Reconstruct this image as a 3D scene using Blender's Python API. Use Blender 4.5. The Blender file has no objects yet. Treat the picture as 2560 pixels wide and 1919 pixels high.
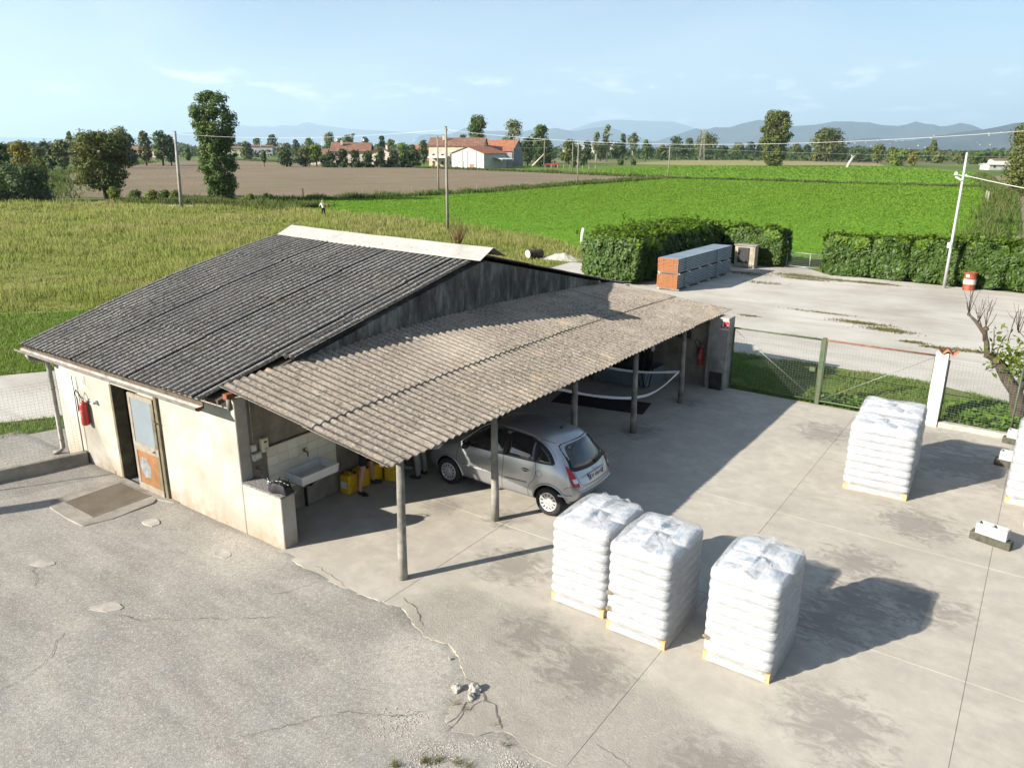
import bpy, bmesh, math, random
import numpy as np
from mathutils import Vector, Matrix
from mathutils.bvhtree import BVHTree

sc = bpy.context.scene
COL = sc.collection
rad = math.radians
# ------------------------------------------------------------------ camera, sky, sun, exposure
# World frame: x runs along the shed's ridge, y along its gable and carport, z up; metres.
YAW = rad(35.0645)
cam_d = bpy.data.cameras.new('camera'); cam = bpy.data.objects.new('camera', cam_d); COL.objects.link(cam)
cam_d.sensor_width = 36.0; cam_d.sensor_fit = 'HORIZONTAL'; cam_d.lens = 1900 / 2560 * 36.0
cam_d.clip_start = 0.1; cam_d.clip_end = 200000.0
cam.matrix_world = (Matrix.Translation((11.084, -7.417, 6.7)) @ Matrix.Rotation(YAW, 4, 'Z')
                    @ Matrix.Rotation(rad(90 - 17.127), 4, 'X') @ Matrix.Rotation(rad(0.4), 4, 'Z'))
sc.camera = cam
SUN_AZ, SUN_EL = rad(59.0), rad(25.5)          # light travels towards this heading from +x, sun this high
ldir = Vector((math.cos(SUN_AZ) * math.cos(SUN_EL), math.sin(SUN_AZ) * math.cos(SUN_EL), -math.sin(SUN_EL)))
sun_d = bpy.data.lights.new('sun', 'SUN'); sun_d.energy = 5.0; sun_d.angle = rad(0.53); sun_d.color = (1.0, 0.935, 0.825)
sun = bpy.data.objects.new('sun', sun_d); COL.objects.link(sun)
sun.rotation_euler = ldir.to_track_quat('-Z', 'Y').to_euler(); sun.location = (-20, -30, 30)
world = bpy.data.worlds.new('World'); sc.world = world; world.use_nodes = True
wn, wl = world.node_tree.nodes, world.node_tree.links
wn.clear()
sky = wn.new('ShaderNodeTexSky'); sky.sky_type = 'NISHITA'; sky.sun_disc = False
sky.sun_elevation = SUN_EL
sdir = -ldir
sky.sun_rotation = math.atan2(sdir.x, sdir.y)
sky.altitude = 100; sky.air_density = 1.0; sky.dust_density = 0.35; sky.ozone_density = 1.8
wtc = wn.new('ShaderNodeTexCoord')
wmap = wn.new('ShaderNodeMapping'); wmap.inputs['Scale'].default_value = (1.0, 1.0, 3.6)
wl.new(wtc.outputs['Generated'], wmap.inputs['Vector'])
cn = wn.new('ShaderNodeTexNoise'); cn.inputs['Scale'].default_value = 13.0; cn.inputs['Detail'].default_value = 7; cn.inputs['Roughness'].default_value = 0.6
wl.new(wmap.outputs['Vector'], cn.inputs['Vector'])
cr = wn.new('ShaderNodeValToRGB'); cr.color_ramp.elements[0].position = 0.55; cr.color_ramp.elements[1].position = 0.68
wl.new(cn.outputs['Fac'], cr.inputs['Fac'])
ws = wn.new('ShaderNodeSeparateXYZ'); wl.new(wtc.outputs['Generated'], ws.inputs[0])
hb = wn.new('ShaderNodeValToRGB')               # low cumulus band just above the mountains
hb.color_ramp.elements[-1].color = (0, 0, 0, 1)
for p_, v_ in ((0.02, 0.0), (0.04, 0.85), (0.075, 0.7), (0.098, 0.0)):
    e_ = hb.color_ramp.elements.new(p_); e_.color = (v_, v_, v_, 1)
wl.new(ws.outputs['Z'], hb.inputs['Fac'])
cm = wn.new('ShaderNodeMath'); cm.operation = 'MULTIPLY'; wl.new(cr.outputs['Color'], cm.inputs[0]); wl.new(hb.outputs['Color'], cm.inputs[1])
wmap2 = wn.new('ShaderNodeMapping'); wmap2.inputs['Scale'].default_value = (1.2, 2.6, 5.0); wmap2.inputs['Rotation'].default_value = (0.1, 0.0, 0.5)
wl.new(wtc.outputs['Generated'], wmap2.inputs['Vector'])
cn2 = wn.new('ShaderNodeTexNoise'); cn2.inputs['Scale'].default_value = 1.6; cn2.inputs['Detail'].default_value = 5; cn2.inputs['Distortion'].default_value = 0.6
wl.new(wmap2.outputs['Vector'], cn2.inputs['Vector'])
cr2 = wn.new('ShaderNodeValToRGB'); cr2.color_ramp.elements[0].position = 0.36; cr2.color_ramp.elements[1].position = 0.8
cr2.color_ramp.elements[1].color = (0.3, 0.3, 0.3, 1)
wl.new(cn2.outputs['Fac'], cr2.inputs['Fac'])
cz = wn.new('ShaderNodeMix'); cz.data_type = 'RGBA'; wl.new(cr2.outputs['Color'], cz.inputs[0]); wl.new(sky.outputs[0], cz.inputs[6]); cz.inputs[7].default_value = (9.0, 9.1, 9.2, 1)
cx_ = wn.new('ShaderNodeMix'); cx_.data_type = 'RGBA'
wl.new(cm.outputs[0], cx_.inputs[0]); wl.new(cz.outputs[2], cx_.inputs[6]); cx_.inputs[7].default_value = (15, 14.6, 14.4, 1)
bg = wn.new('ShaderNodeBackground'); bg.inputs['Strength'].default_value = 0.05
wl.new(cx_.outputs[2], bg.inputs['Color'])
wo = wn.new('ShaderNodeOutputWorld'); wl.new(bg.outputs[0], wo.inputs['Surface'])
sc.view_settings.view_transform = 'Standard'; sc.view_settings.look = 'None'
sc.view_settings.gamma = 1.0; sc.view_settings.use_curve_mapping = False
sc.view_settings.exposure = 1.52
sc.render.engine = 'CYCLES'
cy = sc.cycles
cy.max_bounces = 7; cy.diffuse_bounces = 3; cy.glossy_bounces = 3; cy.transmission_bounces = 4; cy.transparent_max_bounces = 12; cy.volume_bounces = 1
cy.caustics_reflective = False; cy.caustics_refractive = False
try:
    cy.use_denoising = True; cy.denoiser = 'OPENIMAGEDENOISE'; cy.denoising_prefilter = 'ACCURATE'
except Exception:
    pass

# ------------------------------------------------------------------ helpers
OX, OY = -4.8114, 12.4388
def VF(X, Y, z=0.0):
    """metres right of and ahead of the viewpoint's ground point -> world frame"""
    dx, dy = X - OX, Y - OY
    c, s = math.cos(YAW), math.sin(YAW)
    return (dx * c - dy * s, dx * s + dy * c, z)
def thing(name, label, cat, loc=(0, 0, 0), rz=0.0, group=None):
    o = bpy.data.objects.new(name, None); COL.objects.link(o)
    o.location = loc; o.rotation_euler = (0, 0, rz); o.empty_display_size = 0.2
    return tag(o, label, cat, group)
def tag(o, label=None, cat=None, group=None, kind=None):
    if label: o['label'] = label
    if cat: o['category'] = cat
    if group: o['group'] = group
    if kind: o['kind'] = kind
    return o
def inst(name, me, parent=None, loc=(0, 0, 0), rot=(0, 0, 0), scale=None):
    o = bpy.data.objects.new(name, me); COL.objects.link(o)
    o.location = loc; o.rotation_euler = rot
    if scale: o.scale = scale
    if parent: o.parent = parent
    return o
def copy_tree(o, parent=None):
    c = o.copy(); COL.objects.link(c); c.parent = parent
    for ch in list(o.children): copy_tree(ch, c)
    return c

class MB:
    def __init__(s): s.v = []; s.f = []; s.mi = []
    def add(s, vs, fs, mi=0):
        n = len(s.v); s.v.extend([tuple(v) for v in vs]); s.f.extend([tuple(i + n for i in f) for f in fs]); s.mi.extend([mi] * len(fs)); return s
    def box(s, c, d, rz=0.0, rx=0.0, ry=0.0, mi=0, taper=1.0):
        m = Matrix.Translation(c) @ Matrix.Rotation(rz, 4, 'Z') @ Matrix.Rotation(ry, 4, 'Y') @ Matrix.Rotation(rx, 4, 'X')
        x, y, z = d[0] / 2, d[1] / 2, d[2] / 2; t = taper
        vs = [m @ Vector(p) for p in ((-x, -y, -z), (x, -y, -z), (x, y, -z), (-x, y, -z), (-x * t, -y * t, z), (x * t, -y * t, z), (x * t, y * t, z), (-x * t, y * t, z))]
        return s.add(vs, ((0, 3, 2, 1), (4, 5, 6, 7), (0, 1, 5, 4), (1, 2, 6, 5), (2, 3, 7, 6), (3, 0, 4, 7)), mi)
    def bx(s, x0, x1, y0, y1, z0, z1, mi=0):
        return s.box(((x0 + x1) / 2, (y0 + y1) / 2, (z0 + z1) / 2), (x1 - x0, y1 - y0, z1 - z0), mi=mi)
    def tube(s, pts, r, n=8, cap=True, mi=0):
        pts = [Vector(p) for p in pts]; rr = r if isinstance(r, (list, tuple)) else [r] * len(pts)
        vs = []; up = None
        for i, p in enumerate(pts):
            t = (pts[min(i + 1, len(pts) - 1)] - pts[max(i - 1, 0)]).normalized()
            if up is None: up = Vector((0, 0, 1)) if abs(t.z) < 0.9 else Vector((1, 0, 0))
            a = t.cross(up)
            if a.length < 1e-5: a = t.cross(Vector((0.3, 1, 0.2)))
            a.normalize(); b = t.cross(a).normalized(); up = -b if False else up
            for k in range(n):
                q = 2 * math.pi * k / n
                vs.append(p + (a * math.cos(q) + b * math.sin(q)) * rr[i])
        fs = []
        for i in range(len(pts) - 1):
            for k in range(n):
                k2 = (k + 1) % n
                fs.append((i * n + k, i * n + k2, (i + 1) * n + k2, (i + 1) * n + k))
        if cap: fs.append(tuple(range(n))[::-1]); fs.append(tuple(range((len(pts) - 1) * n, len(pts) * n)))
        return s.add(vs, fs, mi)
    def lathe(s, prof, c=(0, 0, 0), n=20, axis='Z', mi=0):
        vs, fs = [], []
        for r, h in prof:
            for k in range(n):
                q = 2 * math.pi * k / n
                p = (r * math.cos(q), r * math.sin(q), h)
                if axis == 'Y': p = (p[0], p[2], p[1])
                elif axis == 'X': p = (p[2], p[0], p[1])
                vs.append((p[0] + c[0], p[1] + c[1], p[2] + c[2]))
        for i in range(len(prof) - 1):
            for k in range(n):
                k2 = (k + 1) % n; fs.append((i * n + k, i * n + k2, (i + 1) * n + k2, (i + 1) * n + k))
        if prof[0][0] > 1e-6: fs.append(tuple(range(n))[::-1])
        if prof[-1][0] > 1e-6: fs.append(tuple(range((len(prof) - 1) * n, len(prof) * n)))
        return s.add(vs, fs, mi)
    def prism(s, poly, z0, z1, mi=0):
        n = len(poly); vs = [(x, y, z0) for x, y in poly] + [(x, y, z1) for x, y in poly]
        fs = [tuple(range(n))[::-1], tuple(range(n, 2 * n))] + [(i, (i + 1) % n, (i + 1) % n + n, i + n) for i in range(n)]
        return s.add(vs, fs, mi)
    def mesh(s, name, mats=None, smooth=False, bevel=0.0, seg=1, fix=True):
        me = bpy.data.meshes.new(name); me.from_pydata(s.v, [], s.f); 
        for m in (mats if isinstance(mats, (list, tuple)) else [mats]):
            if m: me.materials.append(m)
        if any(s.mi): me.polygons.foreach_set('material_index', s.mi)
        if bevel or fix:
            bm = bmesh.new(); bm.from_mesh(me)
            if fix: bmesh.ops.recalc_face_normals(bm, faces=bm.faces)
            if bevel: bmesh.ops.bevel(bm, geom=[e for e in bm.edges if e.is_manifold and e.calc_face_angle(0) > 0.5], offset=bevel, segments=seg, affect='EDGES', profile=0.6)
            bm.to_mesh(me); bm.free()
        if smooth:
            me.polygons.foreach_set('use_smooth', [True] * len(me.polygons))
            if smooth == 'auto':
                try: me.set_sharp_from_angle(angle=rad(40))
                except Exception: pass
        me.update(); return me
    def build(s, name, mats, parent=None, smooth=False, bevel=0.0, seg=1, loc=(0, 0, 0), rot=(0, 0, 0), fix=True):
        return inst(name, s.mesh(name, mats, smooth, bevel, seg, fix), parent, loc, rot)

def np_mesh(name, V, F, mat, k=4, attr=None, smooth=False):
    """fast mesh from numpy arrays; F is (n,k)"""
    me = bpy.data.meshes.new(name); V = np.asarray(V, np.float32); F = np.asarray(F, np.int32)
    me.vertices.add(len(V)); me.vertices.foreach_set('co', V.ravel())
    me.loops.add(F.size); me.loops.foreach_set('vertex_index', F.ravel())
    me.polygons.add(len(F)); me.polygons.foreach_set('loop_start', np.arange(0, F.size, k, dtype=np.int32))
    if attr:
        for an, av in attr.items():
            at = me.attributes.new(an, 'FLOAT', 'POINT'); at.data.foreach_set('value', np.asarray(av, np.float32))
    for m in (mat if isinstance(mat, (list, tuple)) else [mat]): me.materials.append(m)
    if smooth: me.polygons.foreach_set('use_smooth', np.ones(len(F), bool))
    me.update(calc_edges=True); return me
def grid_mesh(name, x0, x1, y0, y1, nx, ny, fz, mat, smooth=True):
    xs, ys = np.meshgrid(np.linspace(x0, x1, nx + 1), np.linspace(y0, y1, ny + 1))
    zs = fz(xs, ys)
    V = np.stack([xs.ravel(), ys.ravel(), zs.ravel()], 1)
    i = np.arange(nx * ny); r, c = i // nx, i % nx; a = r * (nx + 1) + c
    return np_mesh(name, V, np.stack([a, a + 1, a + nx + 2, a + nx + 1], 1), mat, smooth=smooth)
def sheet(name, poly, z, mat, parent=None):
    """flat ground sheet from a polygon"""
    me = bpy.data.meshes.new(name); bm = bmesh.new()
    f = bm.faces.new([bm.verts.new((x, y, z)) for x, y in poly]); f.normal_update()
    if f.normal.z < 0: f.normal_flip()
    bmesh.ops.triangulate(bm, faces=[f]); bm.to_mesh(me); bm.free(); me.materials.append(mat)
    o = inst(name, me, parent)
    if not parent: o['kind'] = 'structure'
    return o
def in_poly(x, y, poly):
    x = np.asarray(x); y = np.asarray(y); inside = np.zeros(x.shape, bool); n = len(poly); j = n - 1
    for i in range(n):
        xi, yi = poly[i]; xj, yj = poly[j]
        if yi != yj:
            inside ^= ((yi > y) != (yj > y)) & (x < (xj - xi) * (y - yi) / (yj - yi) + xi)
        j = i
    return inside

# ------------------------------------------------------------------ materials
class NT:
    def __init__(s, name, rough=0.8, metal=0.0, spec=0.3):
        s.m = bpy.data.materials.new(name); s.m.use_nodes = True
        s.t = s.m.node_tree; s.n = s.t.nodes; s.l = s.t.links
        s.b = s.n['Principled BSDF']; s.out = s.n['Material Output']
        s.b.inputs['Roughness'].default_value = rough; s.b.inputs['Metallic'].default_value = metal
        s.b.inputs['Specular IOR Level'].default_value = spec
    def _in(s, sock, v):
        if isinstance(v, (int, float)): sock.default_value = v
        elif isinstance(v, (tuple, list)): sock.default_value = tuple(v) + ((1,) if len(v) == 3 and sock.type == 'RGBA' else ())
        else: s.l.new(v, sock)
    def pos(s): return s.n.new('ShaderNodeNewGeometry').outputs['Position']
    def obj(s): return s.n.new('ShaderNodeTexCoord').outputs['Object']
    def rnd(s): return s.n.new('ShaderNodeObjectInfo').outputs['Random']
    def isl(s): return s.n.new('ShaderNodeNewGeometry').outputs['Random Per Island']
    def attr(s, a):
        n = s.n.new('ShaderNodeAttribute'); n.attribute_name = a; return n.outputs['Fac']
    def map(s, v, scale=(1, 1, 1), rot=(0, 0, 0), loc=(0, 0, 0)):
        n = s.n.new('ShaderNodeMapping'); s.l.new(v, n.inputs[0]); n.inputs['Scale'].default_value = scale; n.inputs['Rotation'].default_value = rot; n.inputs['Location'].default_value = loc
        return n.outputs[0]
    def noise(s, v, scale, detail=4, rough=0.55, dist=0.0):
        n = s.n.new('ShaderNodeTexNoise'); s.l.new(v, n.inputs['Vector']); n.inputs['Scale'].default_value = scale
        n.inputs['Detail'].default_value = detail; n.inputs['Roughness'].default_value = rough; n.inputs['Distortion'].default_value = dist
        return n.outputs['Fac']
    def vor(s, v, scale, feat='F1', out='Distance', rand=1.0):
        n = s.n.new('ShaderNodeTexVoronoi'); n.feature = feat; s.l.new(v, n.inputs['Vector']); n.inputs['Scale'].default_value = scale
        n.inputs['Randomness'].default_value = rand
        return n.outputs[out]
    def ramp(s, f, stops, interp='LINEAR'):
        n = s.n.new('ShaderNodeValToRGB'); s.l.new(f, n.inputs[0]); cr = n.color_ramp; cr.interpolation = interp
        while len(cr.elements) < len(stops): cr.elements.new(0.5)
        for e, (p, c) in zip(cr.elements, stops):
            e.position = p; e.color = (c, c, c, 1) if isinstance(c, (int, float)) else tuple(c) + (1,)
        return n.outputs[0]
    def mix(s, f, a, b, mode='MIX'):
        n = s.n.new('ShaderNodeMix'); n.data_type = 'RGBA'; n.blend_type = mode
        s._in(n.inputs[0], f); s._in(n.inputs[6], a); s._in(n.inputs[7], b); return n.outputs[2]
    def math(s, op, a, b=0.0, clamp=False):
        n = s.n.new('ShaderNodeMath'); n.operation = op; n.use_clamp = clamp; s._in(n.inputs[0], a); s._in(n.inputs[1], b); return n.outputs[0]
    def sep(s, v):
        n = s.n.new('ShaderNodeSeparateXYZ'); s.l.new(v, n.inputs[0]); return n.outputs
    def col(s, c): s._in(s.b.inputs['Base Color'], c); return s
    def rough(s, r): s._in(s.b.inputs['Roughness'], r); return s
    def bump(s, h, strength=0.5, dist=0.02, prev=None):
        n = s.n.new('ShaderNodeBump'); n.inputs['Strength'].default_value = strength; n.inputs['Distance'].default_value = dist
        s.l.new(h, n.inputs['Height'])
        if prev: s.l.new(prev, n.inputs['Normal'])
        s.l.new(n.outputs[0], s.b.inputs['Normal']); return n.outputs[0]
def plain(name, c, rough=0.6, metal=0.0, var=0.12, scale=6.0, bump=0.0, spec=0.3, dirt=None):
    t = NT(name, rough, metal, spec); o = t.obj()
    n = t.noise(o, scale, 5, 0.6)
    lo = tuple(max(0, x * (1 - var * 1.6)) for x in c); hi = tuple(min(1, x * (1 + var)) for x in c)
    k = t.ramp(n, ((0.3, lo), (0.7, hi)))
    if dirt:
        k = t.mix(t.ramp(t.noise(o, scale * 0.45, 6, 0.7), ((0.5, 0.0), (0.72, 1.0))), k, dirt)
    t.col(k)
    if bump: t.bump(t.noise(o, scale * 8, 4), bump, 0.01)
    return t.m
def leafmat(name, c1, c2, c3=None, trans=0.3, rough=0.6, spec=0.18, patch=0.6, vis=1.0):
    """leaves: colour varies leaf by leaf and in soft patches through the crown"""
    t = NT(name, rough, 0, spec)
    k = t.mix(t.isl(), c1, c2)
    if c3: k = t.mix(t.ramp(t.noise(t.pos(), patch, 3), ((0.42, 0.0), (0.68, 1.0))), k, c3)
    t.col(k)
    tr = t.n.new('ShaderNodeBsdfTranslucent'); t.l.new(t.mix(1.0, k, (1.25, 1.2, 0.6), 'MULTIPLY'), tr.inputs[0])
    mx = t.n.new('ShaderNodeMixShader'); mx.inputs[0].default_value = trans
    t.l.new(t.b.outputs[0], mx.inputs[1]); t.l.new(tr.outputs[0], mx.inputs[2]); t.l.new(mx.outputs[0], t.out.inputs[0])
    return t.m
# ------------------------------------------------------------------ ground materials
from mathutils import noise as mnoise
rng = np.random.default_rng(7); random.seed(7)
def blob(t, p, c, r, soft=0.5):
    """0..1 mask of a stain of radius r centred on c"""
    n = t.n.new('ShaderNodeVectorMath'); n.operation = 'DISTANCE'; t.l.new(p, n.inputs[0]); n.inputs[1].default_value = (c[0], c[1], 0)
    return t.math('SUBTRACT', 1.0, t.math('DIVIDE', n.outputs['Value'], r), True)
def m_concrete():
    t = NT('yard_concrete', 0.85, 0, 0.25); p = t.pos()
    flat = t.n.new('ShaderNodeVectorMath'); flat.operation = 'MULTIPLY'; t.l.new(p, flat.inputs[0]); flat.inputs[1].default_value = (1, 1, 0); p = flat.outputs[0]
    k = t.ramp(t.noise(p, 0.55, 6, 0.62), ((0.25, (0.35, 0.317, 0.262)), (0.5, (0.43, 0.395, 0.33)), (0.78, (0.495, 0.458, 0.39))))
    k = t.mix(t.ramp(t.noise(p, 3.1, 6, 0.7), ((0.42, 0.0), (0.7, 0.6))), k, (0.3, 0.272, 0.23))
    k = t.mix(t.ramp(t.noise(t.map(p, (0.5, 5, 1), (0, 0, 0.3)), 1.2, 5, 0.7), ((0.52, 0.0), (0.8, 0.35))), k, (0.5, 0.46, 0.4))
    # spilled, ground-in fertiliser and old oil: dark mottled stains where they lie
    st = None
    for c, r in (((9.3, 5.4), 0.9), ((9.6, 4.1), 1.1), ((10.4, 4.7), 0.9), ((9.9, 7.6), 1.1), ((10.3, 11.4), 1.7), ((9.5, 12.6), 1.4), ((9.3, 3.3), 0.9), ((9.9, 1.2), 1.0), ((10.5, 0.2), 0.9), ((9.0, -0.4), 0.8),
                 ((4.6, 1.9), 0.9), ((6.9, 0.3), 0.9), ((5.9, 0.5), 0.7), ((3.5, 3.2), 0.55), ((3.4, 9.0), 0.8), ((3.5, 11.9), 0.7), ((2.2, 2.9), 0.55), ((1.9, 4.7), 0.9), ((7.3, 11.6), 1.1), ((11.0, 10.9), 1.0)):
        b = blob(t, p, c, r); st = b if st is None else t.math('MAXIMUM', st, b)
    sp = t.math('ADD', t.math('MULTIPLY', st, 0.72), t.ramp(t.noise(t.map(p, (1, 1.7, 1)), 3.3, 12, 0.78, 0.9), ((0.36, 0.0), (0.7, 1.0))))
    k = t.mix(t.math('MULTIPLY', t.ramp(sp, ((0.56, 0.0), (0.95, 0.74))), t.ramp(st, ((0.0, 0.0), (0.25, 1.0)))), k, (0.16, 0.14, 0.118))
    k = t.mix(t.ramp(t.noise(p, 1.5, 8, 0.72, 0.4), ((0.4, 0.0), (0.62, 0.42))), k, (0.27, 0.247, 0.212))
    k = t.mix(t.ramp(t.noise(t.map(p, (0.25, 2.2, 1), (0, 0, 1.25)), 1.3, 6, 0.7), ((0.54, 0.0), (0.72, 0.35))), k, (0.25, 0.228, 0.195))
    # worn, exposed aggregate near the cracked edge
    b2 = None
    for c, r in (((4.9, 0.15), 1.1), ((5.7, 0.0), 1.4), ((6.7, -0.5), 1.7), ((7.8, -0.9), 1.7), ((9.0, -1.1), 1.6), ((10.4, -1.3), 1.6)):
        b = blob(t, p, c, r); b2 = b if b2 is None else t.math('MAXIMUM', b2, b)
    sp2 = t.math('MULTIPLY', t.ramp(t.math('ADD', b2, t.math('MULTIPLY', t.noise(p, 2.2, 4), 0.5)), ((0.3, 0.0), (0.62, 1.0))), t.ramp(t.noise(t.map(p, (1, 1.5, 1), (0, 0, 0.6)), 20, 6, 0.75, 1.6), ((0.42, 0.0), (0.6, 1.0))))
    k = t.mix(t.math('MULTIPLY', sp2, 0.45), k, (0.2, 0.178, 0.148))
    k = t.mix(t.ramp(t.noise(p, 70, 3, 0.8), ((0.35, 0.28), (0.6, 0.0))), k, (0.2, 0.18, 0.155))
    k = t.mix(t.ramp(t.rnd(), ((0.0, 0.0), (1.0, 0.12))), k, (0.5, 0.46, 0.41))
    t.col(k)
    h = t.math('ADD', t.math('MULTIPLY', t.noise(p, 60, 4, 0.7), 0.5), t.math('MULTIPLY', sp2, -1.2))
    t.bump(h, 0.6, 0.010); return t.m
def m_asphalt():
    t = NT('worn_aggregate', 0.9, 0, 0.25); p = t.pos()
    k = t.ramp(t.noise(p, 0.6, 6, 0.65), ((0.28, (0.205, 0.19, 0.168)), (0.5, (0.275, 0.258, 0.23)), (0.75, (0.36, 0.338, 0.302))))
    k = t.mix(t.ramp(t.noise(t.map(p, (0.35, 1.5, 1), (0, 0, 0.9)), 1.1, 5), ((0.5, 0.0), (0.75, 0.5))), k, (0.37, 0.345, 0.3))
    k = t.mix(t.ramp(t.noise(t.map(p, (0.4, 2.0, 1), (0, 0, 0.95)), 1.5, 7, 0.7), ((0.46, 0.0), (0.66, 0.55))), k, (0.175, 0.16, 0.14))
    ds = t.math('MAXIMUM', blob(t, p, (4.95, -0.95), 1.0), t.math('MAXIMUM', blob(t, p, (0.6, -0.35), 1.5), blob(t, p, (5.5, -1.6), 0.9)))
    k = t.mix(t.math('MULTIPLY', t.ramp(t.math('ADD', ds, t.math('MULTIPLY', t.noise(p, 4, 5, 0.7), 0.4)), ((0.35, 0.0), (0.8, 1.0))), 0.6), k, (0.42, 0.39, 0.33))
    s1 = t.vor(p, 62, 'F1', 'Color'); v = t.n.new('ShaderNodeSeparateColor'); t.l.new(s1, v.inputs[0])
    k = t.mix(t.ramp(v.outputs[0], ((0.0, 0.5), (0.3, 0.08), (0.7, 0.0))), k, (0.12, 0.105, 0.09))
    k = t.mix(t.ramp(v.outputs[1], ((0.7, 0.0), (0.95, 0.5))), k, (0.5, 0.47, 0.42))
    k = t.mix(t.ramp(t.noise(p, 14, 4, 0.8), ((0.4, 0.35), (0.6, 0.0))), k, (0.17, 0.155, 0.135))
    t.col(k); t.bump(t.math('ADD', t.vor(p, 70), t.noise(p, 9, 3)), 0.35, 0.007); return t.m
def m_gravel():
    t = NT('pale_gravel', 0.95, 0, 0.15); p = t.pos()
    k = t.ramp(t.noise(p, 0.22, 6, 0.6), ((0.3, (0.31, 0.287, 0.25)), (0.5, (0.43, 0.405, 0.36)), (0.72, (0.54, 0.515, 0.47))))
    k = t.mix(t.ramp(t.noise(t.map(p, (0.15, 1.4, 1), (0, 0, -0.25)), 0.8, 6, 0.7), ((0.5, 0.0), (0.7, 0.75))), k, (0.3, 0.27, 0.225))
    k = t.mix(t.ramp(t.vor(p, 22), ((0.1, 0.25), (0.5, 0.0))), k, (0.25, 0.23, 0.2))
    k = t.mix(t.ramp(t.noise(p, 30, 3, 0.8), ((0.35, 0.3), (0.6, 0.0))), k, (0.3, 0.27, 0.23))
    t.col(k); t.bump(t.noise(p, 25, 4, 0.7), 0.5, 0.02); return t.m
def m_turf(name, a, b, c, s=0.8, fine=9.0):
    t = NT(name, 0.95, 0, 0.1); p = t.pos()
    k = t.ramp(t.noise(p, s, 6, 0.65), ((0.3, a), (0.5, b), (0.72, c)))
    k = t.mix(t.ramp(t.noise(p, fine, 5, 0.8), ((0.35, 0.5), (0.6, 0.0))), k, tuple(x * 0.55 for x in a))
    t.col(k); t.bump(t.noise(p, fine, 4, 0.8), 0.8, 0.12); return t.m
M = {}
M['concrete'] = m_concrete(); M['asphalt'] = m_asphalt(); M['gravel'] = m_gravel()
M['meadow'] = m_turf('meadow_soil', (0.12, 0.15, 0.03), (0.17, 0.185, 0.045), (0.24, 0.21, 0.08), 0.2, 3.0)
M['lawn'] = m_turf('rough_lawn', (0.08, 0.13, 0.022), (0.12, 0.185, 0.03), (0.21, 0.2, 0.085), 0.7, 12)
M['crop'] = m_turf('clover_field', (0.10, 0.21, 0.018), (0.125, 0.26, 0.02), (0.15, 0.28, 0.026), 0.09, 1.6)
M['stubble'] = m_turf('stubble_field', (0.23, 0.21, 0.09), (0.29, 0.255, 0.12), (0.2, 0.21, 0.07), 0.03, 0.6)
def m_plough():
    t = NT('harrowed_soil', 0.95, 0, 0.1); p = t.pos()
    k = t.ramp(t.noise(p, 0.05, 5, 0.6), ((0.3, (0.2, 0.15, 0.108)), (0.7, (0.27, 0.205, 0.15))))
    k = t.mix(t.ramp(t.noise(p, 1.7, 6, 0.8), ((0.35, 0.6), (0.62, 0.0))), k, (0.14, 0.1, 0.07))
    k = t.mix(t.math('MULTIPLY', t.ramp(t.noise(p, 0.16, 5, 0.7), ((0.46, 0.0), (0.6, 1.0))), t.ramp(t.noise(p, 0.9, 5, 0.8), ((0.47, 0.0), (0.56, 0.8)))), k, (0.11, 0.16, 0.03))
    t.col(k); t.bump(t.noise(p, 1.8, 6, 0.8), 0.9, 0.3); return t.m
M['plough'] = m_plough()
def m_far():
    t = NT('far_farmland', 0.95, 0, 0.1); p = t.pos()
    v = t.vor(t.map(p, (1, 1.7, 1), (0, 0, 0.4)), 0.0065, 'F1', 'Color'); s = t.n.new('ShaderNodeSeparateColor'); t.l.new(v, s.inputs[0])
    k = t.ramp(s.outputs[0], ((0.0, (0.09, 0.14, 0.03)), (0.3, (0.13, 0.17, 0.045)), (0.5, (0.2, 0.18, 0.09)), (0.68, (0.08, 0.11, 0.03)), (0.85, (0.17, 0.125, 0.08))), 'CONSTANT')
    k = t.mix(t.ramp(t.noise(p, 0.06, 6, 0.7), ((0.4, 0.5), (0.6, 0.0))), k, (0.07, 0.085, 0.03))
    t.col(k); return t.m
M['far'] = m_far()
M['soil'] = plain('bare_soil', (0.2, 0.15, 0.1), 0.95, var=0.25, scale=1.5, bump=0.6)

# ------------------------------------------------------------------ ground sheets
G = 33000
sheet('ground', [VF(-G, -200)[:2], VF(G, -200)[:2], VF(G, 32500)[:2], VF(-G, 32500)[:2]], -0.09, M['far'])
def vfp(pts): return [VF(x, y)[:2] for x, y in pts]
MEADOW = vfp([(-140, 5), (60, 5), (60, 45), (37.3, 59), (16, 49), (5.1, 52.5), (3.0, 61), (-3.0, 69), (-12, 78), (-21.3, 87.4), (-31, 96), (-48, 98), (-75, 97), (-140, 88)])
sheet('meadow_ground', MEADOW, -0.07, M['meadow'])
CROP = vfp([(-31, 96), (-21.3, 87.4), (-12, 78), (-3.0, 69), (3.0, 61), (5.1, 52.5), (16, 49), (37.3, 59), (45, 69), (85, 133), (98, 156), (72, 174), (57, 188), (39, 198), (20, 166), (2, 141), (-7, 126), (-29, 104)])
sheet('crop_field', CROP, -0.06, M['crop'])
PLOUGH = vfp([(-75, 108), (-31, 109), (-6, 131), (14, 166), (38, 205), (10, 247), (-36, 297), (-80, 345), (-159, 455), (-169, 371), (-119, 203)])
sheet('ploughed_field', PLOUGH, -0.055, M['plough'])
CROP2 = vfp([(39, 206), (57, 194), (72, 181), (99, 163), (166, 285), (189, 400), (128, 388), (86, 383), (40, 300), (18, 262), (16, 246)])
sheet('second_crop_field', CROP2, -0.055, M['crop'])
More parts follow.
